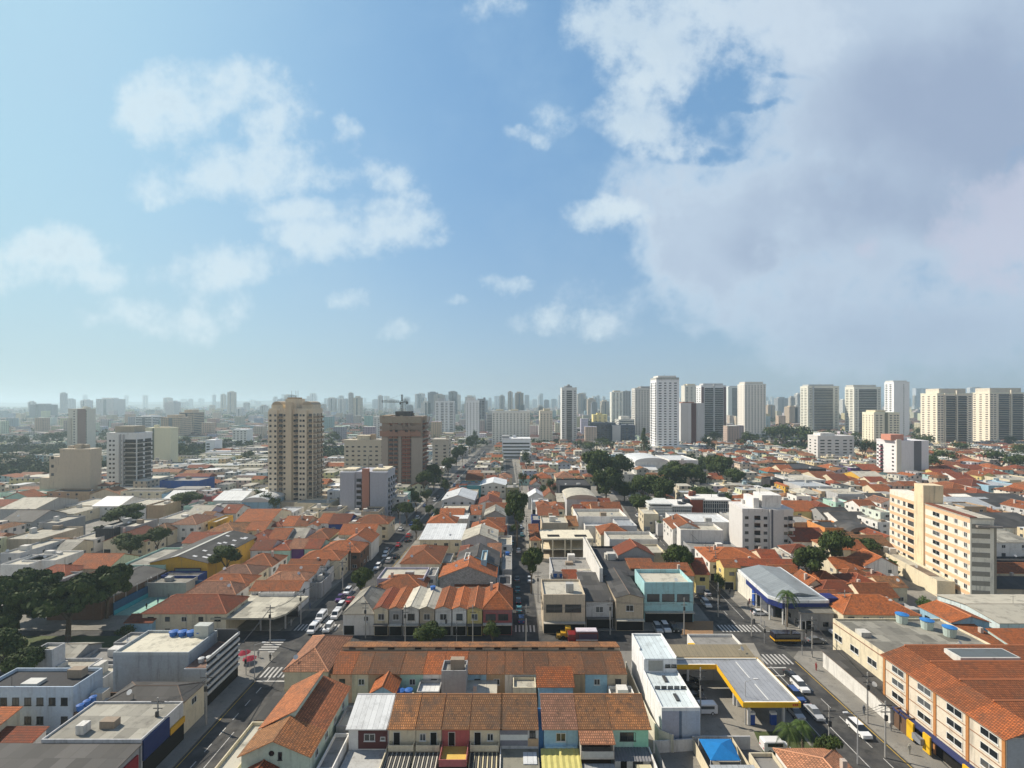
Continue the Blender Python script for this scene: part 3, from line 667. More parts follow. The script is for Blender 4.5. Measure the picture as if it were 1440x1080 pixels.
rows("behind the blue-fronted showroom", [
 (1186,1290,864,838,5.5,'hip','O','cream',S(rise=2.8)), (1126,1172,862,846,4.5,'shed','G','grey'), (1150,1192,846,838,4.5,'gx','O','cream'), (1155,1215,832,818,5.5,'hip','R','white'),
 (1134,1160,826,812,5.5,'gy','O','cream',S(rise=2.4)), (1140,1180,840,830,5,'gx','O','white'), (1212,1262,840,824,5.5,'gx','O','cream',S(rise=2.5)), (1200,1240,824,808,5.5,'hip','R','white'),
 (1152,1182,816,804,5.5,'hip','O','grey'), (1086,1124,806,796,5.2,'gx','O','white'), (1090,1118,792,782,6,'shed','C','white'),
 (1240,1275,826,812,5,'gx','B','cream'), (1176,1222,800,786,5.5,'gx','O','cream'), (1216,1262,796,784,6.5,'gy','O','white',S(rise=3)), (1236,1262,818,806,5,'hip','R','white'),
 (1112,1150,778,768,5.5,'hip','R','white'), (1116,1168,762,746,5.5,'gx','R','white'), (1168,1212,764,752,5.5,'gx','B','cream'), (1212,1256,770,756,5.5,'gx','B','tan'),
 (1190,1222,808,801,5,'hip','O','white'), (1260,1300,866,850,5.0,'flat','S','grey'), (1225,1262,852,842,4.8,'gx','B','cream')],
 "tiled houses behind the blue-fronted showroom", rz=-A2)
rows("right of the white apartment block", [
 (1098,1150,719,708,6.5,'gx','O','yellow'), (1146,1180,718,706,6.5,'hip','R','white'), (1127,1158,695,688,6.0,'hip','C','cream',S(rise=2)),
 (1103,1120,674,664,8,'flat','L','white'), (1118,1160,676,666,8.5,'flat','C','lightgrey'), (1126,1170,685,677,8.5,'flat','L','lightgrey',S(wins=0)),
 (1112,1163,660,652,8.0,'flat','K','dark',S(wins=0,note="long black flat-roofed building beyond the white apartment block")), (1080,1100,664,657,7,'hip','O','teal'), (1097,1116,661,655,7,'gx','O','cream'),
 (1083,1104,676,672,9,'flat','K','dark',S(wins=0)), (1104,1110,684,674,8,'gy','O','amber'), (1165,1184,659,652,7,'hip','O','white'), (1196,1216,659,655,7.5,'flat','W','purple',S(wins=0)), (1214,1240,661,653,7,'gx','R','dark'),
 (1150,1184,673,664,6.5,'gx','O','cream'), (1172,1197,676,668,6.5,'gx','R','cream'), (1155,1178,692,684,7.5,'flat','C','tan',S(wins=0)), (1178,1226,696,687,8,'flat','C','lightgrey',S(wins=0)),
 (1170,1190,683,676,6,'hip','R','white'), (1205,1226,684,677,6.5,'gx','O','white'), (1212,1246,673,666,7,'gx','C','amber'), (1226,1250,680,672,6,'gx','R','cream'),
 (1160,1200,728,718,6,'gx','D','grey'), (1185,1236,738,722,5.5,'gx','D','white'), (1116,1150,736,726,5,'flat','S','tan',S(wins=0)), (1160,1196,744,733,6,'flat','K','orange',S(wins=0)), (1196,1236,748,738,6,'vault','D','dark',S(rise=2,wins=0)),
 (1238,1257,722,701,11,'flat','C',(.60,.66,.58),S(k='house')), (1234,1254,736,724,8,'flat','C','white'), (1226,1250,704,696,6,'gx','D','white'), (1204,1236,714,704,6,'shed','D','grey'),
 (1232,1258,692,684,6,'gx','O','cream')], "small buildings east of right avenue", rz=-A2)
rows("below the right-hand towers", [
 (1305,1330,664,658,6.5,'gx','O','cream'), (1322,1352,669,662,6.5,'gx','R','yellow'), (1345,1372,674,666,6.5,'gx','R','white'), (1326,1366,656,650,6.5,'hip','O','cream'), (1362,1392,662,656,6,'gx','R','cream'),
 (1370,1392,652,646,7,'gy','O','white',S(rise=2.5)), (1392,1410,658,650,7,'hip','O','white'), (1380,1400,670,662,7,'gy','O','yellow',S(rise=2.6)), (1396,1422,668,660,6.5,'hip','R','cream'), (1338,1376,690,680,6,'hip','O','cream'), (1366,1398,684,676,6,'hip','R','white'),
 (1390,1440,684,676,7,'flat','L','blue',S()), (1372,1404,698,689,6,'hip','R','olive'), (1334,1372,700,690,6,'gx','O','white'), (1340,1366,645,640,7,'gx','O','white'), (1360,1380,643,638,7,'flat','W','white'), (1420,1470,676,668,7,'flat','C','cream'),
 (1372,1396,636,631,7,'hip','P','white'), (1424,1460,640,630,9,'flat','W','white'), (1335,1420,716,700,5.5,'gx','L','white',S(k='warehouse')), (1400,1470,712,690,6.5,'gx','D','white',S(k='warehouse')), (1395,1470,742,722,7.5,'gx','D','white',S(k='warehouse')),
 (1394,1470,790,776,4,'flat','K','dark',S(k='warehouse',wins=0)), (1394,1480,806,793,4.5,'gx','O','cream'), (1395,1470,828,812,4,'gx','D','beige')],
 "tiled houses below the right-hand towers", rz=-A2)
rows("left of the left avenue", [
 (200,318,863,840,6.0,'hip','R','cream',S(rise=2.8,note="long house with wide red-orange hipped roof beside the sports court")), (176,214,876,864,4.2,'gx','R','blue'), (260,331,836,823,6.0,'hip','P','white',S(rise=2.4)),
 (276,346,824,810,6.2,'hip','O','cream'), (297,356,812,797,6.4,'hip','P','cream'), (335,382,797,782,6.2,'hip','O','white'),
 (352,420,831,818,6.0,'gx','O','white'), (372,430,818,806,6.2,'hip','P','white'), (388,444,806,796,6.4,'gx','O','white'), (404,456,796,788,6.4,'gx','O','white'), (420,478,788,777,6.6,'hip','O','cream'),
 (440,460,806,792,4.5,'flat','S','white'), (444,466,794,782,5,'flat','S','white'), (430,452,822,808,4.2,'flat','S','grey',S(k='house')),
 (447,506,777,764,6.5,'hip','O','brown',S(rise=2.6)), (484,522,763,752,6.8,'gy','O','white',S(rise=3.0,wins=0)), (476,526,752,741,6.8,'gx','O','cream'), (495,546,737,728,7.0,'hip','O','cream',S(rise=2.6)),
 (405,427,772,761,6.2,'gx','P','purple'), (428,450,772,761,6.2,'gx','R','mint'), (380,408,774,762,6.0,'hip','R','mint'), (430,462,758,746,6.2,'hip','O','cream'), (398,428,757,746,6,'gx','G','white'), (376,402,759,747,6.2,'gx','O','white'),
 (462,490,737,722,7.0,'gx','R','navy'), (447,463,736,724,7.0,'gx','O','white'), (432,447,740,730,6.5,'gy','O','white'), (414,431,740,730,6.2,'gx','O','cream'), (396,413,740,730,6,'gx','O','white'), (378,396,741,731,6,'hip','R','white'),
 (490,506,737,724,7,'flat','C','cream'), (345,378,760,748,6.2,'hip','R','cream'), (352,380,774,762,6,'gx','R','white'), (345,372,746,736,6,'gx','O','cream'), (331,380,734,716,6,'gx','O','cream'), (462,484,762,752,5.5,'flat','S','olive'),
 (270,334,756,738,5.5,'hip','B','cream'), (240,276,738,727,7.5,'hip','P','white',S(rise=2.6,note="white house with pale peach hipped roof beside the grey sheds")), (256,300,764,752,4.6,'gx','R','white'), (204,236,748,739,6,'hip','B','cream'),
 (276,292,733,720,6,'gx','B','lavender'), (292,304,736,724,7,'flat','C','amber'), (310,332,722,710,6,'gx','R','white'), (384,412,722,714,5,'flat','L','white'), (412,432,730,720,5,'flat','C','white'), (432,456,716,710,5,'flat','C','cream')],
 "tiled houses left of the left avenue")
rows("among the far-left sheds", [
 (170,232,797,772,6.0,'flat','G','mint',S(wins=0)), (54,82,737,712,9.0,'flat','C','grey',S(wins=0)), (0,28,780,760,6,'flat','C','lightgrey'), (0,56,760,742,7,'flat','C','beige',S(wins=0)),
 (100,133,760,748,5,'flat','C','white'), (134,160,745,732,8,'flat','S','dark',S(wins=0)), (160,190,742,730,8,'flat','C','grey',S(wins=0)), (223,262,731,712,7,'flat','C','white'), (262,292,724,706,7,'gx','C','lavender',S(wins=0)),
 (170,205,712,702,8,'flat','C','white'), (206,230,712,703,8,'flat','C','tan',S(wins=0)), (230,262,702,692,6,'gx','L','white'), (0,40,796,782,4.5,'flat','C','white'), (30,78,790,776,4.5,'flat','C','white'),
 (95,152,800,782,4.5,'gx','O','cream'), (42,92,810,797,4.5,'hip','R','white'), (30,66,826,806,4.5,'flat','S','grey'), (0,26,822,808,4,'hip','B','white'), (28,78,772,760,4,'gx','B','cream'), (76,100,774,762,4,'gx','G','cream'),
 (200,262,822,808,4.0,'flat','G','grey',S(wins=0)), (60,104,724,712,5,'flat','C','cream'), (0,46,734,722,6,'gx','D','grey'), (90,140,712,702,5,'flat','C','lightgrey'), (0,50,716,700,7,'gx','C','grey',S(wins=0)),
 (300,340,704,692,6.5,'gx','W','white',S(wins=0)), (340,378,706,690,7,'vault','W','blue',S(rise=2.4,wins=0)), (292,318,716,706,6,'flat','S','grey'), (281,298,700,690,7,'flat','K','pink',S(wins=0)), (130,168,712,700,6,'gx','L','white')],
 "sheds left of the tiled houses", kind='warehouse')
# ------------------------------------------------------------------ near buildings modelled one by one
def win_on(T, face, u, z, wd, ht, W, D, style='white', eps=0.0, name='window'):
    a_, b_ = frame_pane(wd, ht, style)
    o = link(name, a_, T, on_face(face, u, z, 0, W, 0, D, eps), rz=ROT[face]); link('pane', b_, o); return o
def door_on(T, face, u, z, wd, ht, W, D, style='opening_shade', name='door', eps=0.0):
    return link(name, opening_mesh(wd, ht, style), T, on_face(face, u, z, 0, W, 0, D, eps), rz=ROT[face])
GF = "front row of tiled houses at the bottom of the picture"
def awning(T, x0, x1, y0, y1, z0, z1, col, rib=0.36, name='corrugated_awning', ca=None):
    b = MB(); x = x0; k = 0
    while x < x1-0.05:
        e = min(x+rib, x1); zz = 0.10
        b.poly([(x,y1,z1),(x,y0,z0),((x+e)/2,y0,z0+zz),((x+e)/2,y1,z1+zz)], k % 2 if ca else 0); b.poly([((x+e)/2,y1,z1+zz),((x+e)/2,y0,z0+zz),(e,y0,z0),(e,y1,z1)], 1 if ca else 0)
        x = e; k += 1
    return part(T, name, b, ['paint','dark_frame'] if ca else 'paint', col)
Y0 = 80.2
fr = [ # X0, X1, roof, wall, label, style
 (-27.1,-20.5,'W','white','white-roofed row house with maroon facade and concrete patio'),
 (-20.4,-16.0,'B','cream','cream row house with brown tiled roof and dark door, beside the white-roofed house'),
 (-15.9,-11.7,'B','cream','cream row house with brown tiled roof next to the maroon house'),
 (-11.6,-7.05,'B','pink','maroon row house with brown tiled roof and yellow balcony'),
 (-7.0,-2.05,'B','cream','cream row house with brown tiled roof and striped awning beside the maroon house'),
 (-2.0,4.4,'B','lightgrey','row house with grey striped facade and flat terrace'),
 (5.3,10.95,'P','blue','bright blue row house with new orange roof and yellow ribbed awning'),
 (11.0,16.45,'B','brown','row house with deep covered balcony under a small orange roof'),
 (16.5,22.6,'B','mint','white and mint green row house with brown tiled roof')]
FR = []
for i, (a, c, rc, wc, lb) in enumerate(fr):
    W = c-a; D = 6.6; r = random.Random(i+5)
    T = thing('row_house', lb, 'row house', (a, Y0, 0), 0, GF); FR.append(T); reg(a, c, Y0-6, Y0+D)
    part(T, 'wall', MB().box(0,W,0,D,0,5.98), 'plaster', PAL[wc]); g_ = MB()
    for xx in (0.0, W): g_.poly([(xx,0,5.97),(xx,D,5.97),(xx,D,7.3),(xx,5.8,8.0),(xx,0,6.1)][::-1 if xx == 0 else 1])
    g_.poly([(W,D,5.97),(0,D,5.97),(0,D,7.3),(W,D,7.3)]); part(T, 'gable_wall', g_, 'plaster', PAL[wc])
    rm, rcol, _ = ROOF[rc]; v = r.uniform(0.95, 1.15)
    # roof, flush at party walls
    b = MB(); y0, y1, ym, z, R = -0.5, D+0.25, 5.8, 6.12, 8.15; zb = 7.35
    ro = 0.45 if i in (4, 8) else 0.0; lo = 0.35 if i in (0, 1, 6) else 0.0
    x0, x1 = -lo+0.02, W+ro-0.02
    b.poly([(x0,y0,z),(x1,y0,z),(x1,ym,R),(x0,ym,R)]); b.poly([(x1,y1,zb),(x0,y1,zb),(x0,ym,R),(x1,ym,R)])
    b.poly([(x0,y0,z-.14),(x1,y0,z-.14),(x1,y0,z),(x0,y0,z)], 1)
    for x in (x0, x1): b.poly([(x,y0,z-.14),(x,y0,z),(x,ym,R),(x,y1,zb),(x,y1,zb-.14),(x,ym,R-.16)][::1 if x == x0 else -1], 1)
    b.poly([(x0,y0,z-.14),(x0,ym,R-.16),(x1,ym,R-.16),(x1,y0,z-.14)], 1)
    b.beam((x0,ym,R),(x1,ym,R),0.13,5,1)
    part(T, 'roof', b, [rm, 'ridge'], tuple(q*v for q in rcol))
    if i == 0:
        part(T, 'facade_panel', MB().box(1.6, W-0.1, -0.05, 0.0, 2.6, 5.6), 'paint', (.09,.03,.03))
        win_on(T, 'front', 2.6, 3.9, 1.8, 1.2, W, D, 'white', 0.06); win_on(T, 'front', 5.3, 4.0, 0.8, 0.6, W, D, 'white', 0.06)
        part(T, 'patio', MB().box(0, W, -9, -0.06, 0.14, 2.4), 'plaster', (.42,.42,.40)); 
        part(T, 'parapet', MB().box(W-0.15, W, -9, -0.06, 2.42, 3.2), 'plaster', PAL['cream'])
    elif i in (1, 2, 4):
        door_on(T, 'front', 0.8 if i != 2 else 2.4, 3.1, 1.0, 2.2, W, D); 
        if i != 1: win_on(T, 'front', 2.9 if i == 4 else 0.6, 3.9, 1.0, 1.1, W, D)
        bal = MB().box(0.15, W-0.15, -1.1, -0.02, 2.9, 3.05).box(0.15, W-0.15, -1.1, -1.0, 3.05, 3.9).box(0.15, 0.25, -1.0, -0.02, 3.05, 3.9); bal.box(W-0.25, W-0.15, -1.0, -0.02, 3.05, 3.9)
        part(T, 'balcony', bal, 'plaster', PAL['cream'])
        awning(T, 0.1, W-0.1, -7.0, -1.2, 2.3, 2.8, (.42,.40,.34) if i != 4 else (.50,.44,.28), 0.36, ca=True)
    elif i == 3:
        door_on(T, 'front', 1.1, 3.1, 1.0, 2.2, W, D)
        part(T, 'balcony_floor', MB().box(0.1, W-0.1, -4.2, -0.02, 2.8, 3.0), 'paint', (.62,.42,.10))
        b = MB().box(0.1, W-0.1, -4.3, -4.2, 2.8, 3.9).box(0.1, 0.22, -4.2, -0.02, 3.0, 3.9); b.box(W-0.22, W-0.1, -4.2, -0.02, 3.0, 3.9); part(T, 'parapet', b, 'plaster', PAL['pink'])
        part(T, 'lower_roof', MB().box(0.1, W-0.1, -8.5, -4.4, 2.3, 2.5), 'fibre_roof', (.35,.38,.36))
    elif i == 5:
        for k, cc_ in enumerate(((.19,.19,.22), (.60,.62,.60), (.19,.19,.22))): part(T, 'facade_band', MB().box(0.05, W-1.8, -0.06, 0, 3.1+k*0.92, 3.1+(k+1)*0.92), 'paint', cc_)
        win_on(T, 'front', W-1.5, 4.4, 1.0, 1.2, W, D, 'dark'); part(T, 'facade_band', MB().box(W-1.75, W-0.05, -0.05, 0, 3.0, 4.3), 'paint', PAL['tan'])
        part(T, 'terrace', MB().box(0.05, W-0.05, -5.2, -0.07, 2.3, 2.6), 'slab_roof', (.26,.25,.20)); part(T, 'skylight', MB().box(W-2.6, W-0.4, -3.6, -1.0, 2.6, 2.75), 'metal_roof', (.60,.62,.63))
        b = MB().box(0.05, W-0.05, -5.35, -5.2, 2.3, 3.0).box(0.05, 0.2, -5.2, -0.07, 2.6, 3.0); part(T, 'parapet', b, 'plaster', PAL['white'])
        part(T, 'lower_front', MB().box(0.1, W-0.1, -7.5, -5.4, 0.14, 2.2), 'plaster', (.10,.05,.14))
    elif i == 6:
        win_on(T, 'front', 2.0, 3.8, 1.6, 1.4, W, D, 'white')
        part(T, 'side_wing', MB().box(-0.85, -0.05, 0.5, D, 0.14, 5.2), 'paint', (.05,.16,.34))
        part(T, 'ledge', MB().box(0.2, W-0.2, -0.5, -0.02, 3.0, 3.2), 'plaster', (.40,.60,.70))
        awning(T, -0.6, W+0.1, -5.2, -0.6, 2.4, 3.0, (.52,.47,.16), 0.95)
    elif i == 7:
        part(T, 'balcony_shade_sheet', MB().box(0.3, W-0.3, -0.12, -0.02, 3.1, 5.9), 'opening_shade', None)  # black sheet standing for the shade inside the covered balcony
        b = MB().box(0.05, W-0.05, -2.6, -0.13, 2.8, 3.0).box(0.05, W-0.05, -2.7, -2.6, 2.8, 4.0); b.box(0.05, 0.2, -2.6, -0.13, 3.0, 5.4); b.box(W-0.2, W-0.05, -2.6, -0.13, 3.0, 5.4)
        part(T, 'balcony', b, 'plaster', (.50,.46,.40)); part(T, 'balcony_rail', MB().box(0.2, W-0.2, -2.76, -2.71, 3.1, 4.1), 'paint', (.45,.45,.42))
        b = MB(); b.poly([(-0.1,-3.0,5.4),(W+0.1,-3.0,5.4),(W+0.1,-0.6,6.05),(-0.1,-0.6,6.05)]); b.poly([(-0.1,-0.6,5.95),(W+0.1,-0.6,5.95),(W+0.1,-3.0,5.3),(-0.1,-3.0,5.3)]); b.poly([(-0.1,-3,5.3),(W+.1,-3,5.3),(W+.1,-3,5.4),(-.1,-3,5.4)])
        part(T, 'balcony_roof', b, 'tile_roof', ROOF['P'][1]); part(T, 'lower_front', MB().box(0.1, W-0.1, -5.5, -2.8, 0.14, 2.2), 'metal_roof', (.35,.36,.36))
    elif i == 8:
        win_on(T, 'front', 1.4, 3.9, 2.6, 1.4, W, D, 'dark'); part(T, 'facade_panel', MB().box(W-2.4, W, -0.05, 0, 2.9, 5.95), 'paint', (.28,.58,.42))
        part(T, 'lower_front', MB().box(0.1, W-0.3, -2.2, -0.1, 0.14, 2.6), 'plaster', (.62,.62,.58)); door_on(T, 'front', 1.0, 0.3, 1.0, 2.0, W, D, eps=2.25); win_on(T, 'front', 3.0, 0.9, 1.6, 1.2, W, D, 'dark', 2.25)
        awning(T, 0.0, W-0.2, -3.0, -0.1, 2.65, 2.85, (.16,.16,.17), 0.5); part(T, 'side_wall', MB().box(W-0.05, W+0.12, -9, -0.1, 0.14, 3.0), 'plaster', PAL['white'])
        part(T, 'side_shed', MB().box(W-3.0, W-0.5, -6.5, -3.2, 2.2, 2.35), 'fibre_roof', (.42,.38,.25))
    # wide glass doors at the lower fronts
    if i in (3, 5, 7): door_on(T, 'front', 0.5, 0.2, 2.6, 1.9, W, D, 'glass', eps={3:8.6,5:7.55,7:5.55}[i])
# second row
SG = "second row of tiled houses"
Y2 = 96.4
sr = [(465,494,'O','peach','peach walled house with fresh orange roof, leftmost of the second tiled row',1.0),
 (495,517,'B','cream','cream house with weathered brown roof beside the peach house in the second row',1),
 (518,562,'B','tan','tan house with weathered brown roof behind the small gabled annex',1), (563,594,'B','mint','light green house with weathered brown roof behind the blue tanks',1),
 (595,622,'O','white','house with fresh orange roof left of the tall grey chimney block',1), (623,655,'O','grey','grey house with small orange roof right of the tall grey chimney block',1),
 (656,683,'B','blue','blue-grey house with mossy brown roof in the second row',1), (684,709,'B','tan','tan house with white-framed window under mossy brown roof in the second row',1),
 (710,736,'B','white','white house with mossy brown roof beside the cream roof terrace',1), (737,772,'B','white','white house with brown roof partly behind the small orange shed roof',1),
 (773,822,'B','tan','tan house with brown roof right of the small orange shed roof',1), (823,853,'B','blue','pale blue house with dark window under the mossy brown roof',1), (854,881,'B','beige','beige end house of the second row with broken brown roof edge',1)]
for i, (xl, xr, rc, wc, lb, _) in enumerate(sr):
    a, c = (xl-720)*Y2/FPX, (xr+0.9-720)*Y2/FPX; W = c-a-0.02; D = 10.2
    T = thing('row_house', lb, 'row house', (a, Y2, 0), 0, SG); reg(a, c, Y2, Y2+11)
    part(T, 'wall', wall_mesh(W, D, 6.0, 'gx', 1.5, o=0.3), 'plaster', PAL[wc])
    b = MB(); y0, y1, ym, z, R = -0.4, 6.4, 5.2, 6.1, 7.5; x0, x1 = 0.02, W-0.02
    b.poly([(x0,y0,z),(x1,y0,z),(x1,ym,R),(x0,ym,R)]); b.poly([(x1,y1,R-.3),(x0,y1,R-.3),(x0,ym,R),(x1,ym,R)])
    b.poly([(x0,y0,z-.14),(x1,y0,z-.14),(x1,y0,z),(x0,y0,z)], 1); b.poly([(x1,y0,z-.14),(x1,ym,R-.2),(x1,ym,R),(x1,y0,z)], 1); b.poly([(x0,y0,z-.14),(x0,y0,z),(x0,ym,R),(x0,ym,R-.2)], 1)
    b.beam((x0,ym,R),(x1,ym,R),0.12,5,1)
    rm, rcol, _d = ROOF[rc]; rcol = (.27,.115,.05) if rc == 'B' else rcol; part(T, 'roof', b, [rm, 'ridge'], rcol)
    part(T, 'rear_wall', MB().box(0.02, W-0.02, 6.6, 10.1, 0.1, 7.0), 'plaster', PAL['beige'] if i < 8 else PAL['tan'])
    b = MB(); x0, x1 = .01, W-.01; b.poly([(x0,6.3,8.1),(x1,6.3,8.1),(x1,10.4,7.2),(x0,10.4,7.2)]); b.poly([(x0,6.3,7.95),(x1,6.3,7.95),(x1,6.3,8.1),(x0,6.3,8.1)]); b.poly([(x1,6.3,7.95),(x1,10.4,7.05),(x1,10.4,7.2),(x1,6.3,8.1)]); b.poly([(x0,10.4,7.05),(x0,6.3,7.95),(x0,6.3,8.1),(x0,10.4,7.2)]); b.poly([(x0,10.4,7.05),(x1,10.4,7.05),(x1,6.3,7.95),(x0,6.3,7.95)])
    part(T, 'rear_wall', MB().box(0.02, W-0.02, 6.6, 6.8, 7.01, 7.93), 'plaster', PAL['beige'])
    part(T, 'rear_roof', b, 'old_tile_roof', ROOF['B'][1])
    if W > 3: link('vent', window_mesh(1.4, 0.4, 'dark'), T, (W*0.35, 6.58, 7.4))
    win_on(T, 'front', W*0.4, 3.7, 1.2, 1.2, W, D, 'white' if i % 2 else 'dark')
# yard clutter between the rows
def simple(name, cat, label, x0, x1, y0, y1, h, t, rc, wc, group=None, rise=None, z=0, **k):
    return house(name, label, x0, x1, y0, y1, h, t, rc, wc, cat=cat, group=group, rise=rise, wins=False, **k)
YG = "sheds and annexes between the two front rows"
simple('shed','shed','small gabled annex with orange roof and blue-grey front in the yard', -26.8,-22.2,91.6,96.2,4.8,'gy','O','blue',YG,1.5)
simple('chimney_block','shed','tall grey rendered block with open top between orange roof patches', -13.5,-8.8,92.4,96.2,8.2,'flat','S','grey',YG)
simple('shed','shed','small lean-to with cream sheet roof beside the tall grey block', -8.5,-3.2,92.2,96.1,3.8,'shed','C','grey',YG,0.7)
simple('shed','shed','cream roof terrace box with laundry netting behind the striped house', 0.2,4.6,92.4,96.1,5.0,'flat','C','cream',YG)
simple('shed','shed','small fresh orange shed roof over a blue wall between the rows', 5.0,11.6,91.8,95.8,6.0,'shed','O','blue',YG,1.4)
simple('shed','shed','white flat-roofed annex at the right end of the yard', 19.0,23.6,91.8,96.0,3.2,'flat','C','white',YG)
simple('shed','shed','white sheet-roofed shed with silver top below the fresh orange roofs', -18.2,-13.9,92.2,96.1,4.3,'flat','W','grey',YG)
simple('shed','shed','long pale awning roof beside two blue tanks in the yard', -24.0,-19.4,90.6,94.0,2.8,'shed','C','white',YG,0.5)
for k, (x, y) in enumerate(((-21.5,93.4),(-20.0,93.6))): tank(x, y, 3.4, 0.75, 1.0, label=('left' if k == 0 else 'right')+' of two blue water tanks in the yard before the green house')
# orange hip house and long gabled house left of the rows
T = house('house','cream house with smooth orange hipped roof at the crosswalk corner', -45.2,-36.6,96,110,6.6,'hip','P','cream',rise=2.4,faces=('front',),garage=False)
a, c, y0, y1 = -41.2, -30.8, 73.6, 91.0
T = thing('gabled_house', 'pale green gabled house with long two-part orange roof and round window', 'house', (a, y0, 0), 0); reg(a, c, y0, y1)
W, D = c-a, y1-y0
b = MB(); b.box(0, W, 0, D, 0, 6.4); xm = 5.0
b.poly([(0,0,6.4),(W,0,6.4),(xm,0,8.6)]); b.poly([(0,D,6.4),(xm+.6,D,9.4),(xm+.6,D,8.4),(W,D,6.4)][::-1]); b.poly([(xm+.6,5.6,8.2),(xm+.6,D,8.2),(xm+.6,D,9.45),(xm+.6,5.6,9.45)])
b.poly([(0.3,5.6,6.4),(xm+.6,5.6,6.4),(xm+.6,5.6,9.4)])
part(T, 'wall', b, 'plaster', (.50,.58,.48))
def slope(T, pts, col, th=0.14, name='roof'):
    b = MB(); b.poly(pts); b.poly([(p[0],p[1],p[2]-th) for p in pts][::-1])
    for i in range(len(pts)):
        p, q = pts[i], pts[(i+1) % len(pts)]; b.poly([(p[0],p[1],p[2]-th),(q[0],q[1],q[2]-th),q,p], 1)
    return part(T, name, b, ['tile_roof','ridge'], col)
oc = (.60,.25,.085)
slope(T, [(-.4,5.5,6.35),(-.4,-.5,6.35),(xm,-.5,8.8),(xm,5.5,8.8)], oc); slope(T, [(xm,5.5,8.8),(xm,-.5,8.8),(W+.4,-.5,6.35),(W+.4,5.5,6.35)], (.52,.20,.07))
slope(T, [(-.4,D+.3,6.55),(-.4,5.5,6.55),(xm+.9,5.5,9.7),(xm+.9,D+.3,9.7)], (.55,.20,.08)); slope(T, [(xm+.65,D+.3,8.5),(xm+.65,5.55,8.5),(W+.4,5.55,6.35),(W+.4,D+.3,6.35)], (.50,.17,.07))
b = MB(); b.cyl(0,0,0,0.06,0.42,14); o = part(T, 'round_window', b, 'glass', None, (4.6,-0.0,6.6)); o.rotation_euler = (math.pi/2,0,0)
win_on(T, 'front', 5.6, 5.6, 0.6, 1.2, W, D, 'dark'); win_on(T, 'front', 7.0, 2.6, 1.2, 1.2, W, D)
for k in range(4): win_on(T, 'right', 2+k*4, 4.2, 1.2, 1.2, W, D)
simple('porch','porch','small red tiled porch roof in front of the pale green gable', -39.8,-35.6,69.6,73.2,4.4,'gy','R','white',None,1.2)
simple('shed','shed','grey flat annex beside the long orange roof house', -30.0,-27.5,74,82,3.4,'flat','S','white',YG); simple('shed','shed','small shed with cream sheet roof behind the patio', -30.2,-27.6,83,88.6,3.9,'flat','C','grey',YG)
simple('garden_wall_shed','shed','low cream roof strip at the pavement before the orange roof house', -46.2,-42.6,74,86,2.7,'flat','C','cream',YG); simple('shed','shed','dark slatted carport beside the crosswalk corner house', -46,-42,87,94,2.9,'shed','D','cream',YG,0.5)
# ---- lower left corner
LG = "buildings at the lower left corner"
T = house('shop_building','grey patched-roof shop with navy and yellow street front at lower left', -74.4,-58.6,76.4,86.2,6.5,'flat','G','lightgrey',cat='shop',group=LG,wins=False,par=0.25,rise=0)
T['label'] = 'shop with patched grey sheet roof and navy and yellow street front'
part(T, 'shop_sign_band', MB().box(15.82, 16.1, 0.2, 6, 3.2, 6.4), 'paint', (.015,.03,.12)); part(T, 'shop_front', MB().box(15.82, 16.05, 0.3, 9.6, 0.2, 3.0), 'opening_shade'); part(T, 'shop_sign_band', MB().box(15.82, 16.2, 6.1, 9.7, 3.2, 4.2), 'paint', (.60,.33,.03))
T = house('shop_building','shop with red front and dark roof at the bottom left edge', -84,-58.6,64,76.0,5.4,'shed','D','grey',cat='shop',group=LG,wins=False,rise=0.7)
part(T, 'shop_sign_band', MB().box(25.42, 25.7, 0, 11.5, 2.8, 5.0), 'paint', (.25,.02,.03))
T = house('shop_building','cream corner shop with brown roof between grey block and patched roof', -73,-59.2,87.0,93.0,6.0,'hip','D','cream',cat='shop',group=LG,garage=False,rise=1.2,faces=('right',))
b = MB(); T = thing('office_building','large grey office block with pale roof deck, blue tanks and louvred street side','office',(-79.7,96.6,0),0,LG); reg(-80,-59.5,94,107)
part(T, 'wall', MB().box(0, 15.1, 0, 9.4, 0, 9.5), 'plaster', (.34,.37,.40)); b = MB().box(0,15.1,0,.2,9.5,10.1).box(0,.2,.2,9.4,9.5,10.1).box(14.9,15.1,.2,9.4,9.5,10.1); b.box(.2,14.9,9.2,9.4,9.5,10.1); part(T,'parapet',b,'plaster',(.42,.45,.46))
part(T, 'roof_deck', MB().box(0.21,14.89,0.21,9.19,9.51,9.6), 'slab_roof', (.62,.58,.46))
part(T, 'stair_house', MB().box(11.4,14.5,7.2,9.1,9.61,12.0), 'plaster', (.45,.47,.44))
part(T, 'wall', MB().box(15.12, 19.6, -1.5, 9.4, 0, 7.6), 'plaster', (.34,.37,.40)); part(T, 'terrace_deck', MB().box(15.3, 19.4, -1.3, 9.2, 7.61, 7.7), 'slab_roof', (.20,.12,.09))
for k in range(6): part(T, 'louvre_band', MB().box(19.62, 19.95, -1.6, 9.6, 2.4+k*1.35, 2.95+k*1.35), 'plaster', (.50,.51,.50))
part(T, 'glazing', MB().box(19.61, 19.7, -1.4, 9.4, 2.2, 9.6), 'glass'); part(T, 'rear_screen', MB().box(15.2, 19.6, 9.41, 9.6, 7.6, 10.3), 'paint', (.10,.10,.10)); part(T, 'shop_front', MB().box(19.61,19.75,-1.2,9.2,.2,2.1), 'opening_shade')
for k in range(4): tank(-73.2+k*1.9, 104.6, 9.6, 0.85, 0.9, label=f'blue water tank on the pale deck of the grey office, {ORD[k+1]} from the left')
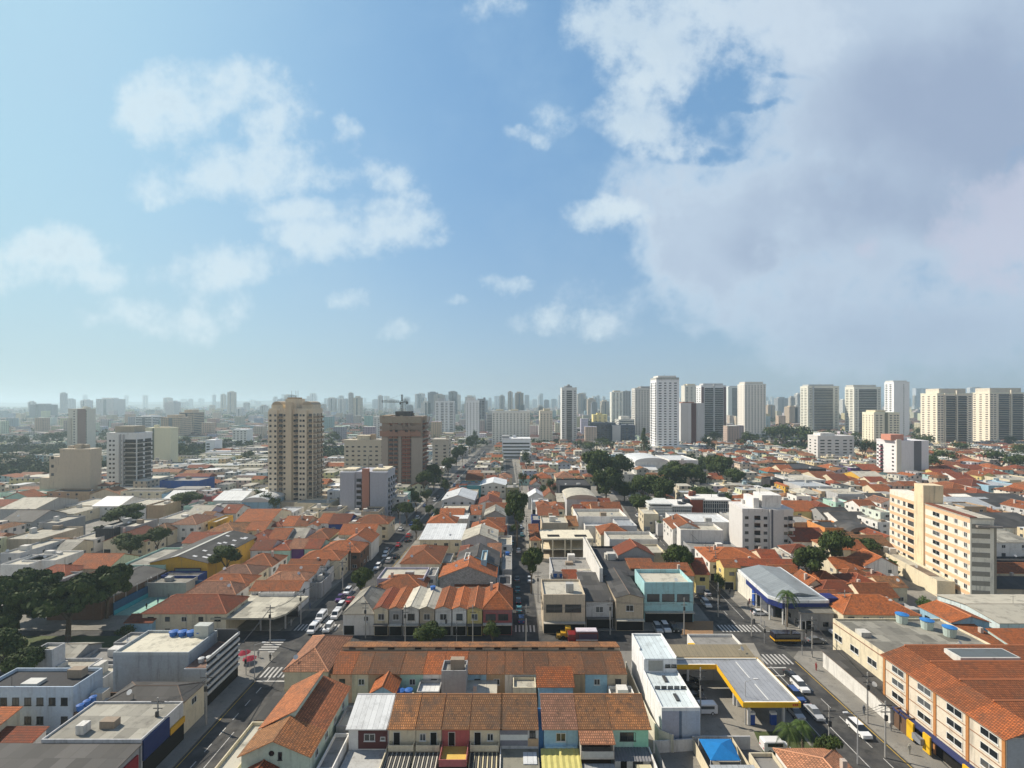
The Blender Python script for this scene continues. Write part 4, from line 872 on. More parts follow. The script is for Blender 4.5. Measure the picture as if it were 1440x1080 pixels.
for k in range(3): tank(-62.6+k*1.2, 97.4+0.6*k, 7.7, 0.55, 0.8, (.55,.56,.56), label='pale round tank on the terrace of the grey office block')
T = house('house','pale blue-white two-storey house with two rows of small dark windows', -96,-79.4,87.5,93.8,8.0,'flat','K',(.52,.62,.72),group=LG,wins=False); part(T,'skylight',MB().box(6,9,1,3,7.9,8.5),'paint',(.5,.5,.47))
for k in range(7):
    win_on(T,'front',1.2+k*2.2,5.2,1.2,1.4,16.6,6.3,'dark')
    if k % 2 == 0 or k == 3: win_on(T,'front',1.2+k*2.2,1.8,1.2,1.4,16.6,6.3,'dark')
for k, q in enumerate([(-99,-88,97,104,4.5,'flat','C','lightgrey'),(-87.6,-82.0,97,102,4.2,'flat','C','lightgrey'),(-104,-95,104.5,112,4.2,'gx','G','grey'),(-94,-84,104.5,110,3.6,'flat','S','grey'),(-91,-81.5,110.4,115.5,4.6,'flat','C','grey'),(-108,-100,96,103,4,'shed','D','grey'),(-79.2,-73.4,87.4,93.6,3.4,'flat','K','brown'),(-99,-97,95,97,2,'flat','C','grey')]):
    simple('outbuilding','outbuilding',['grey flat roof workshop','small pale roof box','grey corrugated roof hut','low grey flat roof','upright grey wall roof','dark lean-to roof','dark flat roof littered with debris','tiny pale roof'][k]+' '+['at the far left behind the white house','between white house and grey office','at the far left by the tree belt','behind the pale roof box','nearest the cross street at left','at the left edge by the lawn','between white house and brown corner shop','at the left edge'][k],*q,LG)
simple('stair_tower','outbuilding','narrow upright grey stair tower beside the far left lawn',-98.4,-94.6,99.5,102.4,8.6,'flat','C','lightgrey',LG)
simple('house','house','house with bright orange roof at the left picture edge',-99,-86,78.5,84.5,5.4,'shed','O','cream',LG,1.2); simple('house','house','low red-orange tiled roof below the white house at bottom left',-86,-79,77.0,82,3.4,'shed','R','white',LG,1.4)
for k in range(3): tank(-76.8+0.1*k, 87.0+k*1.2-1.0, 5.3, 0.55, 0.9, label=f'dark blue tank beside the patched shop roof, {ORD[k+1]} from the front')
# ---- white building, petrol station
T = thing('white_office_building','long white two-level building with blue glass strip beside the petrol station','building',(26,84,0)); reg(25.5,33,83,106)
part(T,'wall',MB().box(0,6.7,0,11.6,0,6.5),'plaster',(.74,.74,.72)); part(T,'facade_panel',MB().box(0.02,3.0,-0.06,0,0.2,6.4),'plaster',(.36,.37,.44)); part(T,'facade_panel',MB().box(3.5,6.6,-0.06,0,0.2,6.4),'plaster',(.42,.46,.52)); part(T,'facade_panel',MB().box(3.02,3.48,-0.03,0,0.2,6.4),'paint',(.12,.16,.22))  # two-tone front panels, with the front's shade put into their greys
b = MB().box(0,6.7,0,.2,6.5,7.0).box(0,.2,.2,11.6,6.5,7.0); b.box(6.5,6.7,.2,11.6,6.5,7.0); part(T,'parapet',b,'plaster',(.74,.74,.72)); part(T,'roof_deck',MB().box(.21,6.49,.21,11.59,6.51,6.6),'metal_roof',(.62,.68,.68))
part(T,'upper_wall',MB().box(0.1,6.6,11.65,21.4,0,9.2),'plaster',(.72,.73,.74)); b = MB().box(0.1,.3,15,21.4,9.2,9.7).box(.3,6.6,21.2,21.4,9.2,9.7); b.box(6.4,6.6,11.65,21.2,9.2,9.7); part(T,'parapet',b,'plaster',(.74,.74,.72)); part(T,'roof_deck',MB().box(.31,6.39,11.7,21.19,9.21,9.3),'metal_roof',(.60,.67,.68))
part(T,'roof_recess',MB().box(1.0,3.8,11.5,11.64,7.0,9.0),'plaster',(.30,.30,.28))
for k in range(5): part(T,'window_strip',MB().box(0.6+k*1.2,1.6+k*1.2,6.0,6.12,6.62,7.2),'glass')
for k in range(2): win_on(T,'front',4.3+k*1.2,7.6,1.0,0.6,6.6,1,'dark',-11.6)
for k, (xx, yy) in enumerate(((3.2,8.2),(3.4,2.4))): part(T,'roof_vent',MB().box(xx,xx+.6,yy,yy+2.0,6.61,6.85),'paint',(.06,.06,.06))
part(T,'wall_sign',MB().box(1.2,1.6,-0.09,-0.06,1.4,1.8).box(1.7,2.2,-0.09,-0.06,1.2,1.5).box(1.9,2.3,-.09,-.06,1.6,1.75),'paint',(.9,.9,.9))
# boundary wall, curved, left of it
b = MB(); pts = [(25.0,106),(24.9,96),(25.0,88),(25.6,84),(27.5,82.6)]
for p, q in zip(pts, pts[1:]):
    b.poly([(p[0]-.12,p[1],0),(q[0]-.12,q[1],0),(q[0]-.12,q[1],3.2),(p[0]-.12,p[1],3.2)]); b.poly([(q[0]+.12,q[1],0),(p[0]+.12,p[1],0),(p[0]+.12,p[1],3.2),(q[0]+.12,q[1],3.2)]); b.poly([(p[0]-.12,p[1],3.2),(q[0]-.12,q[1],3.2),(q[0]+.12,q[1],3.2),(p[0]+.12,p[1],3.2)])
tag(part(None,'boundary_wall',b,'plaster',(.62,.58,.46)),'tall curved cream boundary wall along the white building','wall')
T = thing('petrol_station_canopy','petrol station canopy with grey sheet roof and yellow fascia on columns','petrol station',(42,87.8,0)); reg(33,53,86,104)
P = [(-5.9,13.1),(10.3,15.3),(10.3,0),(0.0,0),(0.7,12.0),(-5.9,11.3)]
P = [(-8.6,15.2),(10.2,15.2),(10.3,0),(0.0,0),(0.5,12.6),(-8.6,12.6)]
part(T,'roof',MB().prism(P,4.75,5.35),'metal_roof',(.30,.31,.33))
b = MB(); n = len(P)
for i in range(n):
    p, q = Vector((*P[i],0)), Vector((*P[(i+1)%n],0)); d = (q-p).normalized(); nn = Vector((-d.y,d.x,0))*0.12
    b.prism([tuple((p-d*0.0+nn)[:2]),tuple((q+d*0.1+nn)[:2]),tuple((q+d*0.1)[:2]),tuple(p[:2])],4.65,5.6)
part(T,'fascia',b,'paint',(.72,.42,.02)); 
b = MB()
for i in (0,1,2,4): 
    p, q = Vector((*P[i],0)), Vector((*P[(i+1)%n],0)); d = (q-p).normalized(); nn = Vector((d.y,-d.x,0))*0.25
    b.prism([tuple((p+d*.3)[:2]),tuple((q-d*.3)[:2]),tuple((q-d*.3+nn)[:2]),tuple((p+d*.3+nn)[:2])],5.36,5.62)
part(T,'white_edging',b,'paint',(.75,.73,.66)); part(T,'roof_seam',MB().box(5.0,5.2,1,6,5.36,5.42).box(5.0,5.2,8,14,5.36,5.42),'paint',(.6,.6,.58))
part(T,'fascia_mark',MB().box(8.9,9.15,-.2,-.12,5.0,5.35).box(9.25,9.5,-.2,-.12,5.0,5.35).box(9.6,9.85,-.2,-.12,5.0,5.35),'paint',(.55,.08,.02))
for (x, y) in ((2,2),(8.4,2),(2,8),(8.4,8),(8.4,13.5),(-5,14)): part(T,'column',MB().box(x-.2,x+.2,y-.2,y+.2,.14,4.75),'paint',(.55,.55,.55))
for i, (x, y) in enumerate(((44.6,90.0),(48.6,90.0),(44.8,95.5),(48.8,95.5))):
    T = thing('fuel_pump','blue and white fuel pump under the yellow-edged canopy','fuel pump',(x,y,.14),0,'fuel pumps'); part(T,'pump_body',MB().box(-.5,.5,-.3,.3,0,1.9),'paint',(.02,.07,.30) if i<2 else (.7,.7,.7)); part(T,'top_panel',MB().box(-.55,.55,-.32,.32,1.91,2.3),'paint',(.7,.7,.7))
simple('service_shed','shed','long brown striped corrugated roof beside the petrol station canopy',33.6,52.0,104.2,108.0,5.2,'shed','N','grey',None,0.5)['kind']='thing'
T = simple('kiosk_building','shop','flat grey-roofed kiosk with yellow corner behind the station canopy',41.5,52.2,108.6,114.6,4.6,'flat','S','white',None); part(T,'corner_panel',MB().box(-1.6,-0.1,0,1.2,2.5,5.4),'paint',(.72,.42,.02)); part(T,'side_wing',MB().box(-8.5,-1.7,0.2,1.4,0.14,4.2),'paint',(.66,.64,.54))
# blue tarp, yard walls, pink roof
T = thing('shade_sail','bright blue tent roof on thin posts over the yard','canopy',(31.6,77.4,0)); b = MB(); q = [(0.2,0,2.7),(5.0,0,2.7),(5.4,4.4,3.1),(0,4.4,3.1)]; ap = (2.8,2.2,3.9)
for i in range(4): b.poly([q[i],q[(i+1)%4],ap]); b.poly([(ap[0],ap[1],ap[2]-.05),(q[(i+1)%4][0],q[(i+1)%4][1],q[(i+1)%4][2]-.05),(q[i][0],q[i][1],q[i][2]-.05)])
part(T,'canopy',b,'fabric',(.01,.16,.42))
for p in q: part(T,'post',MB().beam((p[0],p[1],0),(p[0],p[1],p[2]),.06,5),'paint',(.7,.7,.7))
for k, (a_, b_) in enumerate((((24.0,62),(24.2,82)),((31.0,62),(31,83.5)),((24.2,82.6),(31,83.2)),((37.8,62),(37.8,83.4)),((31.2,83.5),(41,83.5)))):
    o = part(None,'garden_wall',MB().prism([(a_[0]-.1,a_[1]-.1),(b_[0]+.1,b_[1]-.1),(b_[0]+.1,b_[1]+.1),(a_[0]-.1,a_[1]+.1)],.1,2.4 if k != 2 else 2.2),'plaster',PAL['cream'] if k % 2 else PAL['lightgrey']); tag(o,['cream garden wall right of the mint green house','grey yard wall left of the blue tent','low wall before the white office building','cream wall right of the blue tent','grey wall behind the blue tent'][k],'wall',"yard walls")
simple('house','house','house with smooth pinkish hipped roof at the bottom edge by the palms',42.3,51.6,66,77.6,4.2,'hip','P','white',None,2.0); simple('shed','shed','low grey patchy roof between blue tent and pinkish hipped roof',38.2,42.0,66,78.0,3.0,'flat','S','cream',YG)
simple('shed','shed','low pale sheet roof at the bottom edge before the blue tent',31.3,37.6,68,75.6,2.6,'shed','L','grey',YG,.4)
# ---- right side: cream three-storey building
T = thing('apartment_building','cream three-storey building with red tiled roof and orange pilasters at bottom right','building',(72,70.6,0)); W, D, h = 36, 23, 11.0; reg(72,108,70,94)
part(T,'wall',MB().box(0,W,0,D,0,h),'plaster',(.66,.585,.47)); part(T,'end_wall_panel',MB().box(0.3,W-.3,-.06,0,.2,h-.1),'plaster',(.36,.38,.40))
def rsl(pts, nm='roof', col=(.50,.145,.045)): slope(T, pts, col, .12, nm)
for k in range(4):   # stepped roof bays
    ya, yb = D-0.0-k*5.75, D-5.75-k*5.75; z0 = h+0.05
    rsl([(-.5,ya+(.4 if k==0 else 0),z0),(-.5,yb-(.5 if k==3 else 0),z0),(4.2,yb-(.5 if k==3 else 0),z0+1.7-.02*k),(4.2,ya+(.4 if k==0 else 0),z0+1.7-.02*k)])
    b = MB(); x0, x1 = 4.0, W+.4; zz = z0+1.65-.02*k; b.poly([(x0,yb,zz-1.0),(x1,yb,zz-1.0),(x1,ya,zz+.35),(x0,ya,zz+.35)]); b.poly([(x0,yb,zz-1.3),(x1,yb,zz-1.3),(x1,yb,zz-1.0),(x0,yb,zz-1.0)],1); b.poly([(x1,ya,zz-1.3),(x0,ya,zz-1.3),(x0,ya,zz+.35),(x1,ya,zz+.35)],1)
    b.beam((x0,ya,zz+.35),(x1,ya,zz+.35),.16,4,1); part(T,'roof',b,['tile_roof','ridge'],(.50,.145,.045))
for k, (xa, ya) in enumerate(((10,17.8),(17.5,7.0))):
    part(T,'light_well',MB().box(xa,xa+11,ya,ya+3.4,h+1.2,h+2.35),'plaster',(.60,.60,.56),label='pale framed light well in the roof'); part(T,'light_well_shade',MB().box(xa+.35,xa+10.7,ya+.25,ya+3.15,h+2.36,h+2.4),'slab_roof',(.10,.12,.13))  # dark sheet on the box top, the well's shade put into its colour
for y in (0.15, 5.8, 11.7, 17.4, 22.85): part(T,'pilaster',MB().box(-.12,0,y-.25,y+.25,0.1,h),'paint',(.45,.20,.07))
for z in (3.7, 6.3, 8.7): part(T,'string_course',MB().box(-.06,-0.0,0,D,z-.06,z+.06),'paint',(.28,.14,.08))
for k in range(4):
    for z in (4.4, 6.9, 9.2):
        win_on(T,'left',D-(k*5.75+5.0)+1.6 if False else D-(23-(k*5.75+2.0)),z,2.8,1.3,W,D,'white',0.0)
part(T,'shop_awning',MB().box(-1.4,-.13,0,22.6,3.1,3.35),'paint',(.03,.04,.12)); part(T,'shop_front',MB().box(-.05,0,.2,22.8,.2,3.0),'opening_shade')
for (y, c, n_) in ((14.2,(.70,.42,.02),0),(10.8,(.70,.42,.02),0),(3.5,(.70,.42,.02),0)): part(T,'sign_panel',MB().box(-1.7,-1.42,y,y+1.4,.6,3.6),'paint',c)
part(T,'sign_panel',MB().box(-2.4,-1.75,11.8,13.6,1.6,2.6),'paint',(.22,.23,.25))
T = house('warehouse','cream warehouse with patched grey roof and latticed windows right of the avenue',75,100,96.6,113,9.2,'flat','G','cream',cat='warehouse',wins=False,par=0.35)
for k in range(3): win_on(T,'left',16.4-(3+k*5.2)-2.4,5.2,2.6,1.4,25,16.4,'white')
part(T,'cornice',MB().box(-.1,-0.0,0,16.4,8.5,8.65),'paint',(.25,.13,.09)); part(T,'low_wing',MB().box(25.1,33,0,9,0,5.5),'plaster',(.36,.35,.33))
for k, (x, y) in enumerate(((90.0,111.6),(93.2,108.6),(95.2,105.2))): tank(x, y, 9.2, 1.25, 1.9, (.42,.50,.46), lidc=(.03,.17,.45), label=['large tank with blue lid and green painted side, farthest of three','large pale tank with blue lid, middle of three on the patched roof','large pale tank with blue lid, nearest of three on the patched roof'][k])
T = simple('parking_shelter','shed','long low black roof with white side wall beside the right avenue pavement',70.4,75.0,90,109.5,3.2,'shed','D','white',None,.5)
simple('kiosk','kiosk','small red and white kiosk beside the black-roofed shelter',70.8,73.6,86.4,89.6,3.0,'flat','C','brown',None)
BG = "pale blue houses on the right edge"
H2 = house('house','long pale blue house with orange sloping roof behind the three blue tanks',105.4,114.5,116,125,7.2,'gy','O','blue',group=BG,rise=1.5,faces=('left',),garage=False)
house('house','lower pale blue house with orange roof adjoining the long pale blue house',105.8,110.6,108.6,115.9,5.4,'shed','O',(.50,.62,.60),group=BG,rise=1.4,faces=('left',),garage=False)
house('house','house with large orange sloping roof at the right edge above the red roof',111.2,130,104,113,5.2,'shed','O',(.50,.62,.60),group=BG,rise=1.8,faces=('left',),garage=False)
house('warehouse','hall with wide pale sheet roof and white-blue side wall at right edge',117,141,116,133,7.0,'gx','C',(.60,.68,.68),cat='warehouse',rise=1.0,group=BG,faces=('front',),garage=False)
# ---- showroom with blue fascia
T = thing('showroom','large showroom with grey roof, white edge and navy blue fascia at the crossing','showroom',(70.5,130,0)); reg(68,87,128,157)
P = [(0,3.2),(2.2,0),(14.5,0),(16,26),(1.6,24.5)]
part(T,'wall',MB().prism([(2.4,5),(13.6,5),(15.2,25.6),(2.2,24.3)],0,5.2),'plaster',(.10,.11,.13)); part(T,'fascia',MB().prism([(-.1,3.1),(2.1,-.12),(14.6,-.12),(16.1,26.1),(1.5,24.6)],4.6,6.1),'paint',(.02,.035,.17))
part(T,'white_edge',MB().prism([(-.15,3.1),(2.1,-.17),(14.65,-.17),(16.15,26.15),(1.45,24.65)],6.11,6.9),'plaster',(.70,.72,.72))
b = MB(); b.poly([(0.2,3.4,6.93),(2.4,.2,6.93),(14.2,.2,6.93),(15.7,25.7,6.93),(1.9,24.3,6.93)]); part(T,'roof_edge',b,'metal_roof',(.28,.31,.33))
b = MB(); b.poly([(1.4,5,6.96),(2.4,2.6,6.96),(8.2,2.2,8.0),(8.6,25.0,8.0),(2.2,24.2,6.96)]); b.poly([(8.2,2.2,8.0),(13.8,2.4,6.96),(15.4,25.4,6.96),(8.6,25.0,8.0)]); b.poly([(2.4,2.6,6.94),(13.8,2.4,6.94),(8.2,2.2,8.0)]); b.poly([(15.4,25.4,6.94),(2.2,24.2,6.94),(8.6,25,8.0)]); part(T,'roof',b,'metal_roof',(.25,.275,.285))
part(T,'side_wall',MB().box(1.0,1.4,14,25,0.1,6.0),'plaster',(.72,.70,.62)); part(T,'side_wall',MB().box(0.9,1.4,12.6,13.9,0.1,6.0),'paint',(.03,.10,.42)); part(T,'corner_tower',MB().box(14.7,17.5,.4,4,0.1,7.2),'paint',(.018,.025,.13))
for (x, y) in ((0.6,3.4),(2.6,.5),(8,.5),(.9,8.5),(1.1,11.6),(13.8,.5)): part(T,'column',MB().cyl(x,y,.14,4.6,.22,8),'paint',(.72,.72,.70))
part(T,'glazing',MB().box(3.0,13.4,4.85,4.98,.3,4.4),'glass')
# fuel-station style roof at the left
b = MB(); T = thing('forecourt_canopy','wide beige-grey canopy with curved corner over a dark forecourt by the left avenue','canopy',(0,0,0)); z = 5.0
P = [pp(x,y,z) for x, y in ((296,869),(384,869),(402,863),(416,853),(434,838),(352,836))]; reg(-77,-57,123,137)
part(T,'roof',MB().prism(P,z-.45,z),'fibre_roof',(.40,.375,.30)); 
for (x, y) in ((-74,127),(-66,127),(-60,128),(-66,134)): part(T,'column',MB().cyl(x,y,.14,z-.5,.25,8),'paint',(.3,.3,.3))
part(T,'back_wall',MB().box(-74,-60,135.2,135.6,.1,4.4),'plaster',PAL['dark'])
simple('shed','shed','small white roof annex behind the wide beige canopy',-72,-62,137.2,139.4,5.4,'flat','W','white',None)
# ---- yellow hall, sports court
T = house('sports_hall','yellow gabled hall with dark corrugated roof dotted with skylights','sports hall' if 0 else -119.5,-100.5,159.5,191,7.0,'gy','D','amber',cat='sports hall',rise=2.3,wins=False)
part(T,'gate_opening',MB().box(8.6,16.6,-.1,-.02,.2,5.2),'paint',(.16,.26,.30)); part(T,'gate_beam',MB().box(8.2,17,-.2,-.1,5.2,5.5),'paint',(.1,.05,.03)); part(T,'gate_post',MB().box(8.2,8.5,-.2,-.1,.2,5.2),'paint',(.1,.05,.03)); part(T,'gate_post',MB().box(16.7,17,-.2,-.1,.2,5.2),'paint',(.1,.05,.03))
r = random.Random(3)
for k in range(16):
    u = r.uniform(.08,.92); v = r.uniform(1,29); xx = 9.5+u*9.6; zz = 7.14+2.3*(1-u*9.8/9.8)+.02; sl_ = 2.3/9.8
    b = MB(); w_ = 1.3; b.poly([(xx,v,zz+.05),(xx+w_,v,zz+.05-w_*sl_),(xx+w_,v+1.1,zz+.05-w_*sl_),(xx,v+1.1,zz+.05)]); part(T,'skylight',b,'paint',(.6,.6,.6))
b = MB(); b.poly([(9.5,0,9.48),(9.5,31.5,9.48),(6.8,31.5,8.84),(6.8,0,8.84)][::-1]); part(T,'roof_strip',b,'metal_roof',(.42,.42,.38))
T = thing('sports_court','green sports court with blue enclosing walls left of the red-roofed house','sports court',(-112,136,0)); reg(-128,-98,132,158)
part(T,'court_surface',MB().box(0,14,0,17,0.0,.16),'court_mat'); 
b = MB().box(0,14,17,17.25,.1,3.6); b.box(-.25,0,0,17.25,.1,3.6); part(T,'court_wall',b,'paint',(.015,.07,.16)); b = MB().box(.02,14,16.9,16.98,.2,1.4); b.box(.02,.1,0,16.9,.2,1.4); part(T,'wall_band',b,'paint',(.03,.28,.36))
for k in range(5): part(T,'net_post',MB().beam((.05,k*4.2,3.6),(.05,k*4.2,6.0),.06,5),'paint',(.5,.5,.5))
simple('shed','shed','dark corrugated roofed hall along the left side of the sports court',-128,-113,133,158,5.0,'gy','D','brown',None,1.6); simple('shed','shed','patched pale and dark roof between sports court and yellow hall',-112,-100,154.2,158.6,4.2,'flat','G','navy',None)
# ---- scaffold-like concrete frame building
Yc = FPX*51/(757-HY); xa, xb = (762-720)*Yc/FPX, (834-720)*Yc/FPX
T = thing('concrete_frame_building','unfinished two-storey concrete frame with pale roof slab right of centre street','building',(xa,Yc,0)); W, D = xb-xa, 12; reg(xa,xb,Yc,Yc+D)
part(T,'ground_floor',MB().box(0,W,0,D,0,1.4),'plaster',PAL['beige']); part(T,'floor_slab',MB().box(0,W,0,D,4.6,4.95),'plaster',PAL['cream']); part(T,'roof_slab',MB().box(-.2,W+.2,-.2,D+.2,8.4,9.0),'plaster',(.66,.60,.46))
for x in (0,W*.2,W*.44,W*.56,W*.8,W-.5):
    for y in (0, D-.6): part(T,'column',MB().box(x,x+.5,y,y+.5,1.4,4.6).box(x,x+.5,y,y+.5,4.95,8.4),'plaster',PAL['cream'])
part(T,'back_wall',MB().box(0.5,W-.5,D-1.2,D-.9,1.4,8.4),'plaster',(.20,.18,.15)); part(T,'roof_hole_shade',MB().box(W*.12,W*.36,2,5,9.01,9.06).box(W*.66,W*.9,2,5,9.01,9.06),'opening_shade')  # black sheets on the slab stand for shaded roof holes
# stacked gable on black building
simple('roof_pavilion','pavilion','red-brown gabled roof pavilion on top of the black-walled building',35.0,46.5,158.5,167,9.8,'gy','R','grey',None,3.0); FOOT.pop()
simple('roof_pavilion','pavilion','flat fresh orange roof patch in front of the red-brown pavilion',36.4,44.0,148.5,154.6,9.1,'shed','O','brown',None,1.0); FOOT.pop()
# ------------------------------------------------------------------ towers
def balc_mesh(wd, glass=False):
    wd = round(wd*2)/2
    def f():
        b = MB(); b.box(0, wd, -1.3, 0.0, 0, 0.16); b.box(0, wd, -1.3, -1.2, 0.17, 1.05, 1); b.box(0, 0.1, -1.2, 0, 0.17, 1.05, 1); b.box(wd-0.1, wd, -1.2, 0, 0.17, 1.05, 1)
        return b.mesh('balcony', ['plaster', 'glass' if glass else 'plaster'])
    return cached(('balc', wd, glass), f)
def tower(name, label, xl, xr, yt, yb, D, wc, front, side=(), sideface=None, group=None, fh=3.0, crown=(), base=None, rz=0, piers=(), cat='tower block', wstyle='dark', bcol=None, Y=None, ground=0, facade='plaster', H=None):
    Y = Y or 40800/(yb-HY); X0 = (xl-720)*Y/FPX; W = (xr-xl)*Y/FPX; H = H or HC-(yt-HY)*Y/FPX
    wcol = PAL[wc] if isinstance(wc, str) else wc
    T = thing(name, label, cat, (X0, Y, 0), rz, group); reg(X0, X0+W, Y, Y+D)
    part(T, 'wall', MB().box(0, W, 0, D, 0, H), 'tower_plaster' if facade == 'plaster' else facade, wcol)
    part(T, 'parapet', MB().box(-.15, W+.15, -.15, D+.15, H-1.0, H+0.25), 'plaster', tuple(min(.8, c*1.05) for c in wcol))
    for (a, b_, c, d, z0, z1, col, nm) in crown:
        part(T, nm, MB().box(a*W, b_*W, c*D, d*D, H+z0+.26, H+z1+.26), 'plaster', PAL[col] if isinstance(col, str) else col)
    for (face, u, w_, dep, z1, col, nm) in piers:   # projecting vertical volumes
        L = W if face == 'front' else D
        if face == 'front': bx = MB().box(u*L, (u+w_)*L, -dep, -.001, 0, H*z1)
        elif face == 'left': bx = MB().box(-dep, -.001, D-(u+w_)*L, D-u*L, 0, H*z1)
        else: bx = MB().box(W+.001, W+dep, u*L, (u+w_)*L, 0, H*z1)
        part(T, nm, bx, 'tower_plaster', PAL[col] if isinstance(col, str) else col)
    side_f = sideface or ('left' if X0 > 0 else 'right')
    fl = int((H-1.2)/fh); nwin = 0; nbal = 0; rest = MB(); restb = MB()
    for face, cols in (('front', front), (side_f, side)):
        L = W if face == 'front' else D
        for k in range(fl-1, ground-1, -1):
            for (u, w_, kind) in cols:
                e = 0.0
                if kind[0] == 'P': e = float(kind[1:].split('_')[0]); kd = kind.split('_')[1]
                else: kd = kind
                ww = max(0.4, w_*L)
                if kd == 'w':
                    hh = 1.3
                    if nwin < 96: link('window', window_mesh(ww, hh, wstyle), T, on_face(face, u*L, k*fh+1.1, 0, W, 0, D, e), rz=ROT[face]); nwin += 1
                    else: fquad(rest, face, u*L, k*fh+1.1, ww, hh, W, D, e)
                elif kd == 'r':   # ribbon of glass
                    hh = 1.5
                    if nwin < 96: link('window', window_mesh(ww, hh, 'dark'), T, on_face(face, u*L, k*fh+1.0, 0, W, 0, D, e), rz=ROT[face]); nwin += 1
                    else: fquad(rest, face, u*L, k*fh+1.0, ww, hh, W, D, e)
                elif kd in ('b', 'g'):
                    fquad(rest, face, u*L, k*fh+0.3, ww, 2.3, W, D, e)
                    if nbal < 96: link('balcony', balc_mesh(ww, kd == 'g'), T, on_face(face, u*L, k*fh+.1, 0, W, 0, D, e), color=bcol or wcol, rz=ROT[face]); nbal += 1
                    else: fbox(restb, face, u*L, k*fh+.1, ww, 1.0, W, D, e+1.2)
    rr_ = random.Random(int(xl*3))
    for k in range(rr_.choice([1,2,3])):
        a_, c_ = rr_.uniform(.05,.8), rr_.uniform(.1,.7); part(T, 'roof_tank', MB().box(a_*W,a_*W+rr_.uniform(1.5,4),c_*D,c_*D+rr_.uniform(1.5,3),H+.2,H+rr_.uniform(1.2,3)), 'plaster', tuple(q*.9 for q in wcol))
    part(T, 'antenna', MB().beam((W*.5,D*.5,H),(W*.5,D*.5,H+rr_.uniform(5,9)),.10,4), 'dark_frame')
    if rest.f: part(T, 'windows', rest, 'glass', kind='stuff')
    if restb.f: part(T, 'balconies', restb, 'plaster', bcol or wcol, kind='stuff')
    if base: part(T, 'podium', MB().box(-base[0], W+base[1], -base[2], D+2, 0, base[3]), 'plaster', base[4] if len(base) > 4 else PAL['lightgrey'])
    return T, X0, Y, W, H
def fquad(b, face, u, z, w_, h, W, D, e):
    o = 0.03+e
    if face == 'front': b.poly([(u,-o,z),(u+w_,-o,z),(u+w_,-o,z+h),(u,-o,z+h)])
    elif face == 'left': b.poly([(-o,D-u,z),(-o,D-u-w_,z),(-o,D-u-w_,z+h),(-o,D-u,z+h)])
    else: b.poly([(W+o,u,z),(W+o,u+w_,z),(W+o,u+w_,z+h),(W+o,u,z+h)])
def fbox(b, face, u, z, w_, h, W, D, e):
    if face == 'front': b.box(u, u+w_, -e, 0, z, z+h)
    elif face == 'left': b.box(-e, 0, D-u-w_, D-u, z, z+h)
    else: b.box(W, W+e, u, u+w_, z, z+h)
BE = (.66,.57,.43)
# tall beige twin-crowned tower
T, X0, Y, W, H = tower('tower_block','tall beige tower with arched twin crowns and dark balconies, tallest left of the avenue',379,440,575,714,14,BE,
 [(.03,.05,'P1.6_w'),(.14,.045,'P1.6_w'),(.215,.09,'b'),(.32,.06,'w'),(.555,.05,'w'),(.60,.085,'b'),(.72,.045,'P1.6_w'),(.79,.05,'P1.6_w'),(.90,.08,'b')],
 [(.05,.13,'b'),(.25,.08,'w'),(.42,.16,'b'),(.66,.08,'w'),(.80,.14,'b')], piers=[('front',0,.20,1.6,.985,BE,'bay'),('front',.69,.19,1.6,.985,BE,'bay'),('front',.41,.13,2.2,1.07,(.60,.50,.36),'centre_pier')],
 crown=[(.34,.60,.1,.9,0,5.5,BE,'crown_block'),(.02,.28,.1,.9,0,2.2,BE,'crown_block'),(.72,.98,.1,.9,0,2.2,BE,'crown_block'),(.36,.58,.2,.7,5.5,6.3,'tan','crown_cap')], bcol=(.30,.24,.18), base=(1,3,6,4.5,PAL['beige']))
for u in (.15,.85):
    b = MB(); n = 8; R = W*.11
    for i in range(n):
        a0, a1 = math.pi*i/n, math.pi*(i+1)/n
        b.poly([(u*W-R*math.cos(a0),1,H+2.4+R*.7*math.sin(a0)),(u*W-R*math.cos(a1),1,H+2.4+R*.7*math.sin(a1)),(u*W-R*math.cos(a1),14,H+2.4+R*.7*math.sin(a1)),(u*W-R*math.cos(a0),14,H+2.4+R*.7*math.sin(a0))][::-1])
        b.poly([(u*W,1,H+2.4),(u*W-R*math.cos(a0),1,H+2.4+R*.7*math.sin(a0)),(u*W-R*math.cos(a1),1,H+2.4+R*.7*math.sin(a1))][::-1])
    part(T,'arched_crown',b,'plaster',(.45,.37,.27))
for u in (.40,.5,.55): part(T,'antenna',MB().beam((u*W,6,H+6),(u*W,6,H+10.5),.09,4),'dark_frame')
simple('podium_garden','podium','low pale terraced podium at the foot of the tall beige tower',-118,-98,262,274,5.0,'flat','C','cream',None)
# twin grey slabs with orange core
GR = (.40,.41,.45)
T, X0, Y, W, H = tower('tower_block','twin blank grey slab apartment block with salmon middle shaft near the left avenue',479,545,664,729,16,GR,[(.34,.11,'b')],[(.08,.2,'b'),(.4,.2,'b'),(.72,.2,'b')],
 piers=[('front',0,.31,1.0,1.0,GR,'blank_slab'),('front',.47,.15,1.2,1.08,(.42,.20,.14),'salmon_shaft'),('front',.64,.36,1.0,1.0,GR,'blank_slab')], crown=[(.02,.30,.1,.9,0,1.0,'cream','roof_box'),(.66,.98,.1,.9,0,1.0,'cream','roof_box')])
